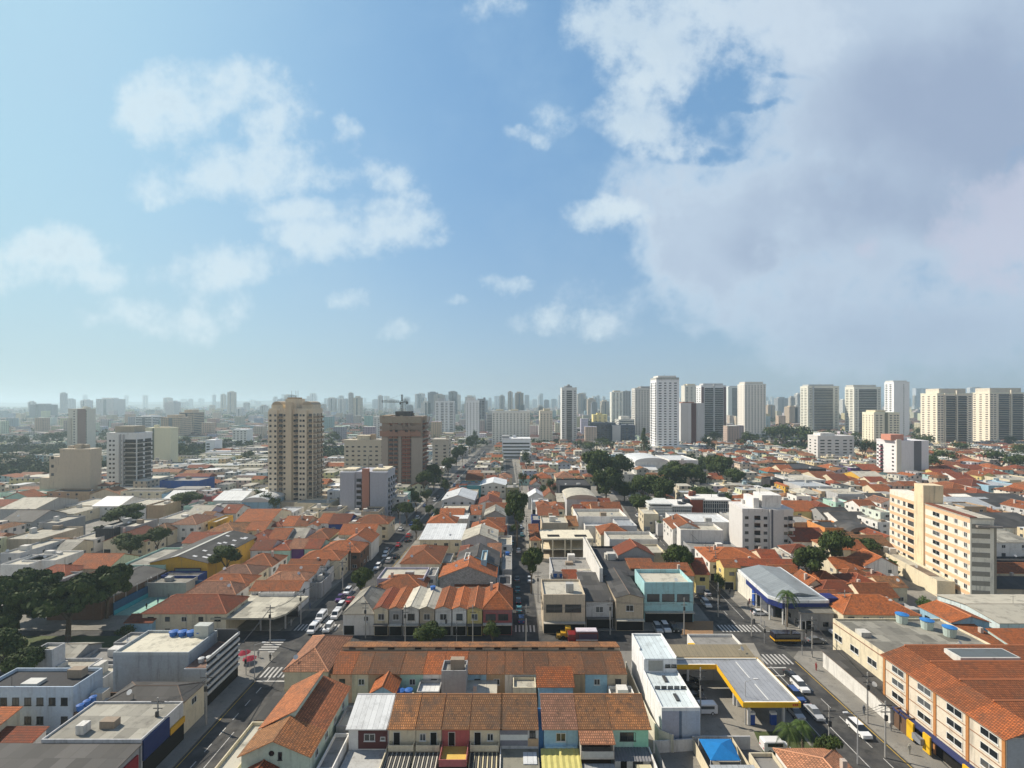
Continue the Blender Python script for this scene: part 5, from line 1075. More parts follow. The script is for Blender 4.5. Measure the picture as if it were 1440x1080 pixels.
# under-construction tower and crane
T, X0, Y, W, H = tower('construction_tower','unfinished brick and concrete tower wrapped in torn netting under the crane',537,594,586,692,18,(.31,.25,.20),
 [(.18,.10,'b'),(.30,.09,'b'),(.50,.10,'b'),(.62,.10,'b')],[(.06,.16,'b'),(.3,.16,'b'),(.55,.16,'b'),(.8,.14,'b')], bcol=(.26,.12,.08),
 piers=[('front',.42,.06,.8,.98,(.32,.28,.24),'concrete_core'),('front',.74,.26,1.0,.72,(.36,.31,.26),'rendered_bay'),('front',.0,.16,1.0,.72,(.36,.31,.26),'rendered_bay')], crown=[(.3,.66,.2,.8,0,3.2,(.07,.07,.07),'formwork'),(.0,.2,.0,.9,0,.6,'tan','slab_edge')])
for k, (z0, z1) in enumerate(((H-13,H-9.2),(H-8.6,H-4.8),(H-4.2,H+.4))):
    r = random.Random(k); n = 16
    for face in range(2):
        b = MB()
        for i in range(n):
            dz = r.uniform(-1.6,.6); dd = r.uniform(.9,1.9)
            if face == 0: b.poly([(i*W/n-.6,-dd-1,z0),((i+1)*W/n-.6,-dd-1,z0),((i+1)*W/n-.6,-dd-1.8,z1+dz),(i*W/n-.6,-dd-1.8,z1+dz)])
            else: b.poly([(W+dd,i*18/n,z0),(W+dd,(i+1)*18/n,z0),(W+dd+.8,(i+1)*18/n,z1+dz),(W+dd+.8,i*18/n,z1+dz)])
        part(T,'safety_netting',b,'fabric',((.32,.19,.14),(.27,.22,.18),(.34,.30,.24))[k])
for k in range(9):
    part(T,'brick_panel',MB().box(.50*W,.70*W,-.12,-.04,H-14-k*3.0-2.0,H-14-k*3.0-1.0),'paint',(.30,.10,.06))
cx, cy = X0+W*.42, Y+9
T = thing('tower_crane','dark lattice tower crane with long jib above the unfinished tower','crane',(cx,cy,H))
def lattice(b, p, q, s, seg, r=.13):
    p = Vector(p); q = Vector(q); d = (q-p).normalized(); u = d.cross(Vector((0,1,0)) if abs(d.y) < .9 else Vector((0,0,1))).normalized()*s/2; v = d.cross(u).normalized()*s/2
    cs = [u+v, u-v, -u-v, -u+v]
    for c in cs: b.beam(p+c, q+c, r, 4)
    L = (q-p).length
    for i in range(seg):
        a, e = p+d*(L*i/seg), p+d*(L*(i+1)/seg)
        for j in range(4): b.beam(a+cs[j], e+cs[(j+1)%4], r*.7, 3)
b = MB(); lattice(b,(0,0,2),(0,0,10),1.3,6,.13); part(T,'mast',b,'paint',(.05,.045,.04)); b = MB(); lattice(b,(0,0,10),(-14,0,10.3),1.0,9,.12); part(T,'jib',b,'paint',(.06,.05,.04)); b = MB(); lattice(b,(0,0,10),(4,0,10),1.0,3,.12); part(T,'counter_jib',b,'paint',(.06,.05,.04))
part(T,'counterweight',MB().box(2.9,4.1,-.6,.6,8.4,10),'paint',(.1,.1,.1)); b = MB(); lattice(b,(0,0,10.4),(0,0,15),.8,4,.12); part(T,'top_mast',b,'paint',(.05,.045,.04)); part(T,'cab',MB().box(-1.6,-.8,-.6,.6,8.2,9.7),'paint',(.08,.08,.08))
b = MB().beam((0,0,15),(-12.5,0,10.6),.05,3).beam((0,0,15),(3.6,0,10.4),.05,3); part(T,'stay_cable',b,'paint',(.05,.05,.05)); part(T,'hoist_cable',MB().beam((-11,0,10),(-11,0,3),.07,3),'paint',(.05,.05,.05))
Wc = (.66,.66,.62); Cr = (.68,.62,.50)
W5 = lambda n, k='w', w_=.5: [((i+.5-w_/2)/n, w_/n, k) for i in range(n)]
tower('hospital_block','low beige slab building with square windows left behind the unfinished tower',484,542,619,668,14,(.50,.44,.34),W5(7,'w',.45),fh=3.6,cat='building',crown=[(.3,.6,.1,.8,0,3.5,'cream','roof_box'),(.62,.72,.2,.5,0,4.5,'tan','tank_house')])
tower('tower_block','grey-beige block right of the unfinished tower by the avenue trees',608,631,618,664,16,(.45,.41,.34),W5(2,'w',.3),[(.2,.5,'w')])
tower('tower_block','white round-cornered block left of the crane behind the netting',525,540,586,622,14,Wc,W5(3,'w',.3))
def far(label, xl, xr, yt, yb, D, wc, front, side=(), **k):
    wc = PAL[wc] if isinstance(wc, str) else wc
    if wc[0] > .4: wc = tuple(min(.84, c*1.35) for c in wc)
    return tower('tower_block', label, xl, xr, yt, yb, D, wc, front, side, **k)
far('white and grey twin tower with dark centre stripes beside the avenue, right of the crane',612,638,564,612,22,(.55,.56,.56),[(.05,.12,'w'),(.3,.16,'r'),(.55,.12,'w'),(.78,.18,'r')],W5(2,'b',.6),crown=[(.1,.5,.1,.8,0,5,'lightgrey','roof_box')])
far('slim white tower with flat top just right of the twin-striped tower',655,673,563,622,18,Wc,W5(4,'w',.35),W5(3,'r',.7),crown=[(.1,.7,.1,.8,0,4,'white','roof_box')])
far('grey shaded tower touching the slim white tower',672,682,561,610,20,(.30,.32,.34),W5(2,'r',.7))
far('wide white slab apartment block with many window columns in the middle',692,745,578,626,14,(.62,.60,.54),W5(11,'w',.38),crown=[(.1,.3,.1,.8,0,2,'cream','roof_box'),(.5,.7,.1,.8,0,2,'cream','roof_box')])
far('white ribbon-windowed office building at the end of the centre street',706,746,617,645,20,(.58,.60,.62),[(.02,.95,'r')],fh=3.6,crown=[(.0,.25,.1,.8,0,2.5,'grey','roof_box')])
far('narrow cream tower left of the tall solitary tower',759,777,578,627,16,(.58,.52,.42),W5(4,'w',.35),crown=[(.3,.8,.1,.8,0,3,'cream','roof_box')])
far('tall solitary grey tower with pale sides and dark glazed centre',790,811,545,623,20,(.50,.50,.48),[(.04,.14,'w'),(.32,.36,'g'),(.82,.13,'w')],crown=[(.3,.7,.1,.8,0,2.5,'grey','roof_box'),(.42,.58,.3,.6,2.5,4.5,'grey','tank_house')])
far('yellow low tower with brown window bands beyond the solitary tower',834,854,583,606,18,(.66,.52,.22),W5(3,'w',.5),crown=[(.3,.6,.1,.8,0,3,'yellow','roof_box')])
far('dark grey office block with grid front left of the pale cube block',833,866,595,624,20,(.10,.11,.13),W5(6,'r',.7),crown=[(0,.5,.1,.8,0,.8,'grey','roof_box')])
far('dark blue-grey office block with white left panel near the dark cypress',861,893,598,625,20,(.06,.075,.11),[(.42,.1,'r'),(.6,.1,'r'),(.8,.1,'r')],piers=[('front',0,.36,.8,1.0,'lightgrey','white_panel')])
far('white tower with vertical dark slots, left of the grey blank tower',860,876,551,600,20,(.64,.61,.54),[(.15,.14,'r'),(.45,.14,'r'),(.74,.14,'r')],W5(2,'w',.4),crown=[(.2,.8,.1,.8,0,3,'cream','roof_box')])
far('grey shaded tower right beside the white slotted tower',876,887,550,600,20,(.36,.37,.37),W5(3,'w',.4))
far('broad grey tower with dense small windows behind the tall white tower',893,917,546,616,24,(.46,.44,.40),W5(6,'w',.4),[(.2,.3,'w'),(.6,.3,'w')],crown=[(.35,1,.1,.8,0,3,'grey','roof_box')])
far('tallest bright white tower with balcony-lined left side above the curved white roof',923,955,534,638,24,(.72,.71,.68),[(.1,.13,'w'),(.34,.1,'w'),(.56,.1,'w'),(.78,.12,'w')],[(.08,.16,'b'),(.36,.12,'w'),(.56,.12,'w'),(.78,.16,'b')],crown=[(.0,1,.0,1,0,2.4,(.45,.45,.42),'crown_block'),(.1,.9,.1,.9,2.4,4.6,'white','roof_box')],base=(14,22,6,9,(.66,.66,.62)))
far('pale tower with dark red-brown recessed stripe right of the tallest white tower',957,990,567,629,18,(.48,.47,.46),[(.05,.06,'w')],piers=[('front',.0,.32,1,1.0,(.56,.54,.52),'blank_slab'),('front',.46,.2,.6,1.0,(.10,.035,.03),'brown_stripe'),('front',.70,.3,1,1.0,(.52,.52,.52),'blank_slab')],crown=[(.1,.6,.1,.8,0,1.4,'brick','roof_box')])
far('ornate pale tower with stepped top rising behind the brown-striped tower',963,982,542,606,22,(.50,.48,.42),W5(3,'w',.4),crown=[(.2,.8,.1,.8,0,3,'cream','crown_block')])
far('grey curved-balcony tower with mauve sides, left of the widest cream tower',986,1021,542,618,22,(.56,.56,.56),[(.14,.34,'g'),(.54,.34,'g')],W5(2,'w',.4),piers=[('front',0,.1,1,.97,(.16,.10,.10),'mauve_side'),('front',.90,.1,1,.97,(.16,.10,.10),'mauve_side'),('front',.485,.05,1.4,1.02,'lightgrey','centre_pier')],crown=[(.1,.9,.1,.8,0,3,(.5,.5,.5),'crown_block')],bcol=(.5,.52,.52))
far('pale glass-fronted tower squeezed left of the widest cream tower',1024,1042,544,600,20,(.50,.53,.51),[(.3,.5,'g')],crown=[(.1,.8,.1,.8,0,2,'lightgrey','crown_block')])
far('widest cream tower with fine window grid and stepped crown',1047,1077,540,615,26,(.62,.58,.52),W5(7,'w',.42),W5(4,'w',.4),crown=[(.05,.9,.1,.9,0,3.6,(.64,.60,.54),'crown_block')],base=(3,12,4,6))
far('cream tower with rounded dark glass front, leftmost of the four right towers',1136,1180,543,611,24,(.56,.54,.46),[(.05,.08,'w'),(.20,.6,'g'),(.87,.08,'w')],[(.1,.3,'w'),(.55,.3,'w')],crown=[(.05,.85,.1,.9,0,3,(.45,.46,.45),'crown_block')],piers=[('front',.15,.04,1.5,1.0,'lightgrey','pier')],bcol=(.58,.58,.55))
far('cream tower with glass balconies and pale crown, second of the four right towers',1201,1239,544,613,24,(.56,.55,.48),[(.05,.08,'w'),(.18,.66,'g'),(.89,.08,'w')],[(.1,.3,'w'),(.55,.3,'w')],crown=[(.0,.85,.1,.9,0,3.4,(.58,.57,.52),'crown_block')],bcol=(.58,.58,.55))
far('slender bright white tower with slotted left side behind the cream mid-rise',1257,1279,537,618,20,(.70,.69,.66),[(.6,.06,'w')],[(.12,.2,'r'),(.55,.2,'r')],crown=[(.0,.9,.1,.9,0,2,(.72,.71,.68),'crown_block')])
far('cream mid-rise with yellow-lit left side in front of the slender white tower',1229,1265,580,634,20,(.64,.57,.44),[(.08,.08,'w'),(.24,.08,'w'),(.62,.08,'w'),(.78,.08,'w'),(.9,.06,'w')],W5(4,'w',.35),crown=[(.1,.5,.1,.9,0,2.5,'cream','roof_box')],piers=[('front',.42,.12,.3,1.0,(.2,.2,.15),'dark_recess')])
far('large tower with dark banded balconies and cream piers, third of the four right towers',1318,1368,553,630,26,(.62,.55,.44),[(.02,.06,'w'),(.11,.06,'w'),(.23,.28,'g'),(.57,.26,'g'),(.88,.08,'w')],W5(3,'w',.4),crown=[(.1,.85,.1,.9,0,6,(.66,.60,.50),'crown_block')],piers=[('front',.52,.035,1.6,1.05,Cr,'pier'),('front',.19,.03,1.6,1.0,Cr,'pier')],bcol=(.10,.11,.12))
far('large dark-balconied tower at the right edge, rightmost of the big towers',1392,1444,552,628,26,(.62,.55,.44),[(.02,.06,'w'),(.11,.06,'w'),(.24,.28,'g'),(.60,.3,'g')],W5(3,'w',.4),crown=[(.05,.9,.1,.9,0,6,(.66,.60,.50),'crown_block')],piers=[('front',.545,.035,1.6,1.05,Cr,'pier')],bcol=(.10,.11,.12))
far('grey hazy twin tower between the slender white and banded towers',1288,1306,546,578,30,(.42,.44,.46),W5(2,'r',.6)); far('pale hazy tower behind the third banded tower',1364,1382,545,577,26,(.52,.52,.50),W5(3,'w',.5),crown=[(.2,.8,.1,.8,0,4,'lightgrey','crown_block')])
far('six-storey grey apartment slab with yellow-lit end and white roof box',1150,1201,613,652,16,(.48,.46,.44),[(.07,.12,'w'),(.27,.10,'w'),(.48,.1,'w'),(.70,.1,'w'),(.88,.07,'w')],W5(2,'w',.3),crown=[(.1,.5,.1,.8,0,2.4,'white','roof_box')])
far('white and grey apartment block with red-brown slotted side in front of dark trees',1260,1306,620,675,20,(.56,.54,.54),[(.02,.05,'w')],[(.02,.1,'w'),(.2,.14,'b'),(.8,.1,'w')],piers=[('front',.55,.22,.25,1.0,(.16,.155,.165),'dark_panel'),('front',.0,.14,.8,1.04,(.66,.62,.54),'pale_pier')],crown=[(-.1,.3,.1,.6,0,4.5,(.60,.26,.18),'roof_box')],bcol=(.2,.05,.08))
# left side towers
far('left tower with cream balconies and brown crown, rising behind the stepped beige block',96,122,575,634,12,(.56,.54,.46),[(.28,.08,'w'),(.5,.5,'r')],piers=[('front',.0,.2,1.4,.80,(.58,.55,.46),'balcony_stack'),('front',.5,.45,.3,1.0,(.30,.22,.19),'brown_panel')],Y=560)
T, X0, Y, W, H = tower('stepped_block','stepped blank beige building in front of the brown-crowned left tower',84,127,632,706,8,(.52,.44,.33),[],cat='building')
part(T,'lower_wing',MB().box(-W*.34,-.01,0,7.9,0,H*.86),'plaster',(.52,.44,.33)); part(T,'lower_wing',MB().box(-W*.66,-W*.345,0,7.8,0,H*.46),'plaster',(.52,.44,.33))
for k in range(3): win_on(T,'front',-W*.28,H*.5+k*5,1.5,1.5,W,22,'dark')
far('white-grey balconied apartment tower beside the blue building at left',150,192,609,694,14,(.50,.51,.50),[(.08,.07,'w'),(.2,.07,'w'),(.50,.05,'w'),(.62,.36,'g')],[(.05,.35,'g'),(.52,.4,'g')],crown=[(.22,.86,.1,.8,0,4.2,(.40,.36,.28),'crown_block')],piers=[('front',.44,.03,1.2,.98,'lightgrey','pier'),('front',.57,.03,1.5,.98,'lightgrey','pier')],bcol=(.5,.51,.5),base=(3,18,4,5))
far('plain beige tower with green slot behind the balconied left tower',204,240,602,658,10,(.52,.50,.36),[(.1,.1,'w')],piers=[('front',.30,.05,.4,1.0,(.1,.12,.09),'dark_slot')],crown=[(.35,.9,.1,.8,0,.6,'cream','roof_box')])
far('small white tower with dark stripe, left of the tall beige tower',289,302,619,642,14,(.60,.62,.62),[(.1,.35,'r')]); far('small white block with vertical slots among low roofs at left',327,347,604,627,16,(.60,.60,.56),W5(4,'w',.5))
simple('building','building','bright blue flat-roofed building beside the balconied left tower',-223,-198,306,322,10,'flat','S',(.012,.07,.28),None)
far('cream building with white stripes beyond the avenue trees',630,652,615,632,14,(.62,.60,.54),W5(4,'w',.4)) if 0 else None
# white curved-roof complex below tallest tower
for k,(xl,xr,yf,yb,h,t,lb) in enumerate(((893,940,650,640,12,'vault','curved white hall roof at the foot of the tallest white tower'),(942,982,648,640,13,'flat','white flat hall right of the curved white roof'),(895,925,661,654,7,'gx','pale low hall below the curved white roof'),(858,895,668,658,7,'flat','cream low building between the dark tree groups'))):
    Yk = FPX*(HC-h)/(yf-HY); Yb = FPX*(HC-h)/(yb-HY); house('hall',lb,(xl-720)*Yk/FPX,(xr-720)*Yk/FPX,Yk,min(Yb,Yk+40),h,t,'W' if k != 3 else 'C','white',cat='hall',wins=False)
# white apartment block and grid office, beige apartment block
a = -3.6*math.pi/180
tower('apartment_block','white five-storey apartment block with dark balcony column on the right avenue side',1044,1113,716,776,14,(.60,.58,.56),[(.05,.07,'w'),(.235,.12,'b'),(.42,.07,'w'),(.82,.07,'w'),(.9,.09,'b')],[],crown=[(.25,.36,.1,.8,0,4,'white','stair_tower'),(.42,.8,.1,.7,0,5.2,'white','stair_tower')],piers=[('front',.52,.28,.8,1.0,(.52,.51,.50),'projecting_bay'),('front',.555,.035,.86,1.0,(.10,.10,.12),'dark_slot')],rz=a,cat='apartment block')
for (xl, xr, yt, yb, lb, nc) in ((946,971,713,741,'grid-fronted office block with white fins, left wing of the pair',9),(989,1025,705,736,'grid-fronted office block with white fins, right wing behind the red-brown core',12)):
    T, X0, Y, W, H = tower('office_block',lb,xl,xr,yt,yb,14,(.05,.06,.075),[],rz=a,cat='office block')
    b = MB()
    for i in range(nc+1): b.box(i*W/nc-.12,i*W/nc+.12,-.4,-.02,0,H)
    for i in range(5): b.box(0,W,-.3,-.021,i*(H-1)/4,i*(H-1)/4+.25)
    part(T,'fin_grid',b,'plaster',(.55,.56,.55)); part(T,'roof_slab',MB().box(-.6,W+.6,-.8,14.5,H+.26,H+.9),'plaster',(.72,.70,.66))
    if xl < 960:
        b = MB()
        for i in range(8): b.box(-11.5,-.3,-.2,13.8,1.2+i*1.35,1.75+i*1.35)
        part(T,'louvred_end',b,'plaster',(.62,.63,.60)); part(T,'end_wing',MB().box(-11.3,-.35,0,13.6,0,H),'plaster',(.42,.43,.42))
T, X0, Y, W, H = tower('stair_core','dark red-brown stair core with white cap between the two grid-fronted wings',972,988,703,738,10,(.22,.06,.035),[],rz=a,cat='building',crown=[(-.1,1.1,-.1,1,0,.7,'white','cap')])
# beige apartment block
a = -11*math.pi/180; L = 41.5; H = 25.4; Wd = 6.0
T = thing('apartment_block','eight-storey peach-cream apartment block with long sunlit side and dark striped end','apartment block',(136.0,143.5,0),a); reg(136,154,143,186)
part(T,'wall',MB().box(0,Wd,0,L,0,H),'plaster',(.76,.71,.60))
part(T,'roof',MB().box(-.15,Wd+.15,-.15,L*.50-.01,H+.01,H+.5),'slab_roof',(.50,.46,.38)); part(T,'roof_tiles',MB().box(-.3,1.6,-.3,L*.49,H+.51,H+.75),'tile_roof',(.35,.11,.06)); part(T,'roof_parapet',MB().box(0,Wd,L*.62,L,H+.01,H+1.6),'plaster',(.76,.71,.60))
part(T,'lift_tower',MB().box(-.5,Wd-.6,L*.50,L*.62,0.2,H+6.5),'plaster',(.74,.60,.40))
for k in range(9): part(T,'end_stripe',MB().box(.4,Wd-1.0,-.05,0,k*2.8+.2,k*2.8+1.6),'paint',(.26,.24,.20))
part(T,'balcony_strip',MB().box(Wd+.01,Wd+1.5,1.2,4.2,0,H-1.5),'plaster',(.30,.27,.22))
for k in range(8):
    part(T,'floor_band',MB().box(-.05,-.001,.2,L*.5-.1,k*3.1+2.45,k*3.1+3.55),'paint',(.70,.46,.28)); part(T,'floor_band',MB().box(-.05,-.001,L*.62+.1,L-.2,k*3.1+2.45,k*3.1+3.55),'paint',(.70,.46,.28))
    for (y, ww, st) in ((1.2,1.4,'white'),(5.2,1.4,'white'),(9.6,1.4,'dark'),(13.4,3.4,'white'),(18.6,0.01,''),(26.8,3.4,'dark'),(31.6,1.4,'dark'),(35.0,1.4,'white'),(38.6,1.4,'white')):
        if ww > .1: win_on(T,'left',L-y-ww,k*3.1+1.0,ww,1.4,Wd,L,st)
part(T,'roof_terrace',MB().box(Wd*.2,Wd+1.5,-1.2,2.5,H-2.2,H-1.6),'plaster',(.24,.22,.2))
o = house('annex_building','long low cream annex along the foot of the peach-cream apartment block',131.0,135.8,149,186,4.6,'flat','C','cream',rz=a,cat='annex',wins=False)
part(o,'roof_strip',MB().box(1,4,6,16,4.4,4.7),'fibre_roof',(.20,.15,.11))
house('warehouse','white two-storey warehouse with grey sheet roof right of the peach apartment block',153,190,176,196,9,'gx','G','white',cat='warehouse',rise=1.5,faces=('front','left'),garage=False)
# ------------------------------------------------------------------ trees
def crown_mesh(seed, n, flat=1.0, conif=False, light=False, lobes=9):
    r = random.Random(seed); b = MB(); L = []; small = lobes > 20
    for i in range(lobes):
        if conif: h = (i+.5)/lobes; a = r.uniform(0,6.28); rr = (1-h)*.55; L.append((rr*math.cos(a), rr*math.sin(a), h*2-1, .5*(1-h*.7)))
        else:
            a = i*2.4+r.uniform(-.4,.4); rr = .62*math.sqrt((i+.3)/lobes)*r.uniform(.8,1.15); L.append((rr*math.cos(a), rr*math.sin(a), r.uniform(-.35,.45)*flat*(1.1-rr), r.uniform(.30,.46)) if not small else (rr*1.35*math.cos(a), rr*1.35*math.sin(a), r.uniform(-.28,.30)*(1.15-rr), r.uniform(.13,.25)))
    for (x, y, z, R) in L:
        for k in range(n//lobes):
            while True:
                d = Vector((r.uniform(-1,1), r.uniform(-1,1), r.uniform(-.8,1)))
                if .1 < d.length < 1: break
            rad = R*r.uniform(.72,1.12) if r.random() < .8 else R*r.uniform(.3,.7)
            d.normalize(); c = Vector((x,y,z))+Vector((d.x*rad, d.y*rad, d.z*rad*(.62 if not conif else 1)*(flat if flat < 1 else 1)))
            s = r.uniform(.032,.078); nrm = (d+Vector((r.uniform(-.7,.7), r.uniform(-.7,.7), r.uniform(-.1,.9)))).normalized()
            u = nrm.cross(Vector((0,0,1)) if abs(nrm.z) < .9 else Vector((1,0,0))).normalized(); v = nrm.cross(u)
            a = r.uniform(0,6.28); u, v = u*math.cos(a)+v*math.sin(a), v*math.cos(a)-u*math.sin(a)
            b.v += [tuple(c+u*s), tuple(c+v*s*.7), tuple(c-u*s), tuple(c-v*s*.7)]; k0 = len(b.v)-4; b.f.append((k0,k0+1,k0+2,k0+3)); b.m.append(0)
    # inner dark masses so the crown is not see-through everywhere
    for (x, y, z, R) in L:
        nseg = 7; R2 = R*.46
        for i in range(nseg):
            a0, a1 = 2*math.pi*i/nseg, 2*math.pi*(i+1)/nseg; fz = (.55 if not conif else 1)*(flat if flat < 1 else 1)
            p = [(x+R2*math.cos(a0),y+R2*math.sin(a0),z),(x+R2*math.cos(a1),y+R2*math.sin(a1),z)]
            b.poly([p[0],p[1],(x,y,z+R2*fz)]); b.poly([p[1],p[0],(x,y,z-R2*fz)])
    return b.mesh('crown', ['foliage_light' if light else 'foliage'])
CM = {}
def crown(kind, i):
    k = (kind, i)
    if k not in CM:
        CM[k] = {'round': lambda: crown_mesh(i, 4400), 'flat': lambda: crown_mesh(50+i, 11000, .50, lobes=46), 'small': lambda: crown_mesh(100+i, 1900, lobes=6), 'conif': lambda: crown_mesh(200+i, 2200, conif=True, lobes=8), 'light': lambda: crown_mesh(300+i, 1500, light=True, lobes=8), 'far': lambda: crown_mesh(400+i, 700, lobes=5)}[kind]()
    return CM[k]
def trunk_mesh(i, branches=4):
    def f():
        r = random.Random(i); b = MB(); b.beam((0,0,0),(.02,.01,.5),.055,7,0,.04)
        for k in range(branches):
            a = k*2*math.pi/branches+r.uniform(-.4,.4); m_ = (.16*math.cos(a),.16*math.sin(a),.74); b.beam((.02,.01,.46),m_,.035,5,0,.022); b.beam(m_,(.34*math.cos(a+.2),.34*math.sin(a+.2),.95),.022,4,0,.01)
        return b.mesh('trunk', ['bark'])
    return cached(('trunk', i, branches), f)
TREES = []
def tree(x, y, w_, h, kind='round', label=None, group=None, trunk=.35, name='tree'):
    i = len(TREES); r = random.Random(i*31+7); TREES.append((x, y, w_))
    T = thing(name, label, 'tree', (x, y, 0.1), 0, group)
    ch = h*(1-trunk)/2
    o = link('crown', crown(kind, i % 4), T, (0, 0, h-ch*0.98)); s = w_/2*.98; vs = ch/(.62 if kind != 'conif' else 1.05) if kind != 'flat' else ch/.40
    o.scale = (s, s*r.uniform(.9,1.1), vs); o.rotation_euler = (0, 0, r.uniform(0,6.28))
    t = link('trunk', trunk_mesh(i % 3), T, color=(.10,.075,.05), scale=(max(2.5,w_*.55), max(2.5,w_*.55), h*(1-(1-trunk)*.55)))
    return T
def ptree(xc, yb, wpx, ytop, kind='round', label=None, group=None, **k):
    Y = 40800/(yb-HY); X = (xc-720)*Y/FPX; h = HC-(ytop-HY)*Y/FPX
    return tree(X, Y, wpx*Y/FPX, max(3.0, h), kind, label, group, **k)
TG = 'trees of the far-left belt'
for q in ((95,903,120,800,'flat','broad flat-crowned tree with visible forked trunk beside the dark sheds'),(20,905,110,808,'flat','broad dark tree at the left edge before the lawn'),(150,870,70,792,'flat','dark tree with spreading crown touching the brown sheds'),(40,868,80,795,'flat','mid green spreading tree behind the left edge tree'),
          (70,960,34,905,'light','pale green shrubby tree behind the grey stair tower'),(8,960,60,880,'round','dark leafy tree cut by the left edge at lawn height'),(30,985,60,905,'round','dark low tree behind the white-blue house'),(-20,930,90,850,'flat','dark tree mass entering from the left edge'),(178,905,26,878,'small','small dark bush between court fence and grey office')): ptree(*q, group=TG)
for q in ((174,752,62,708,'round','large dark ragged tree beside the slatted shed'),(262,722,50,688,'round','mid green tree below the blue building'),(183,790,46,750,'round','dark round tree left of its twin near the mint shed'),(221,782,38,741,'round','dark green tree right of its twin near the peach house'),(318,816,52,764,'round','dark tree between the yellow hall and orange roofs'),
          (507,850,40,793,'round','large dark round tree standing at the kerb of the left avenue'),(603,918,46,876,'round','dark green tree in front of the row houses on the cross street'),(692,912,34,872,'small','dark bushes under the maroon corner house'),
          (727,770,42,686,'round','tall bright green street tree in the centre street'),(747,835,36,763,'round','dark street tree beside the striped car park on the centre street'),(724,760,22,735,'small','low street tree under the tall bright one'),(957,826,44,764,'round','large leafy tree on the right avenue near the yellow houses'),
          (1138,832,60,764,'round','dark tree left of the two behind the tiled roofs'),(1172,812,50,740,'round','taller dark tree right of the two behind the tiled roofs'),(1215,790,40,756,'round','small dark tree beside the peach apartment block annex'),(1302,870,26,838,'light','thin sparse tree before the cream annex'),(1148,737,22,720,'small','low tree among yellow garden walls'),
          (1012,850,16,800,'small','thin street tree before the yellow shophouses'),(1170,1085,40,1030,'small','dark leafy bush beside the palms at the bottom edge'),(1152,1082,26,1036,'small','dark green bush behind the pinkish hipped roof')): ptree(*q, group='street and garden trees')
for q in ((840,690,56,628,'far large dark tree, leftmost of the park grove'),(868,688,50,632,'dark tree right beside the leftmost grove tree'),(852,706,44,656,'dark tree in front of the leftmost grove tree'),(886,672,0,0,''),(905,712,50,664,'wide dark tree in the middle of the park grove'),(930,716,48,668,'dark tree right of the wide middle grove tree'),(905,732,44,690,'dark low tree nearest the right avenue in the grove'),
          (950,690,50,648,'dark tree below the white flat hall'),(975,690,44,650,'dark tree beside the one below the white hall'),(1012,682,50,638,'large dark tree at the right end of the park grove'),(1035,688,34,655,'small dark tree at the far right of the grove'),(985,712,46,684,'low hedge-like tree behind the grid-fronted office'),(1010,716,40,690,'low green tree right behind the grid-fronted office'),
          (906,642,24,602,'tall dark cypress-like tree left of the tallest white tower'),(925,700,30,672,'dark tree between the grove and white flat hall'),(878,705,36,676,'dark tree filling the centre of the grove')):
    if q[2]: ptree(q[0], q[1], q[2], q[3], 'conif' if 'cypress' in q[4] else 'round', q[4], 'dark trees of the park grove', trunk=.2)
for i, q in enumerate(((596,700,30,660),(610,690,26,650),(630,672,24,640),(642,655,20,628),(572,740,28,705),(585,760,26,730),(600,715,24,684),(560,730,24,706),(626,700,22,672),(614,745,22,716),(650,650,18,622),(585,722,22,690),(660,640,16,612),(668,632,14,606),(618,662,20,640),(604,735,20,708))):
    ptree(*q, kind='round' if i < 5 else 'small', label=['dark tall street tree beside the unfinished tower','dark street tree'][i > 0]+(' on the left avenue, '+ORD[i]+' listed back from the grey towers' if i else ''), group='street trees along the left avenue')
for i, q in enumerate(((1322,662,44,630),(1310,668,36,640),(1350,642,30,618),(1408,664,60,630),(1430,668,50,636),(1432,650,30,622),(1215,652,30,612),(1232,646,24,618),(1100,630,50,594),(1130,632,50,598),(1085,626,30,596),(1180,640,26,616),(1205,628,24,606),(1290,622,24,600),(1300,640,30,606),(1065,612,24,590),(1165,625,24,604),(1420,632,20,612),(1236,585+60,20,620),(995,640,22,612),(1050,636,30,606),(1005,628,24,606),(832,640,40,618),(850,636,34,614),(815,634,20,618),(740,668,20,632),(734,690,18,660),(766,705,24,680),(776,700,22,672),(752,690,18,666),(700,640,0,0),(395,640,30,612),(405,655,24,632),(470,628,30,606),(1190,628,20,610),(385,728,20,694),(372,722,24,690),(466,636,24,616),(360,712,22,686),(350,655,26,630),(255,650,30,620),(262,632,24,612),(120,700,30,684),(135,700,24,684),(20,662,50,634),(52,652,40,630),(30,640,30,612),(80,628,30,604),(230,628,26,606))):
    if q[2]: ptree(*q, kind='far', label=f'distant dark green tree among far roofs, {ORD[i+1] if i < 60 else i} of the scattered trees', group='scattered trees farther away', trunk=.15)
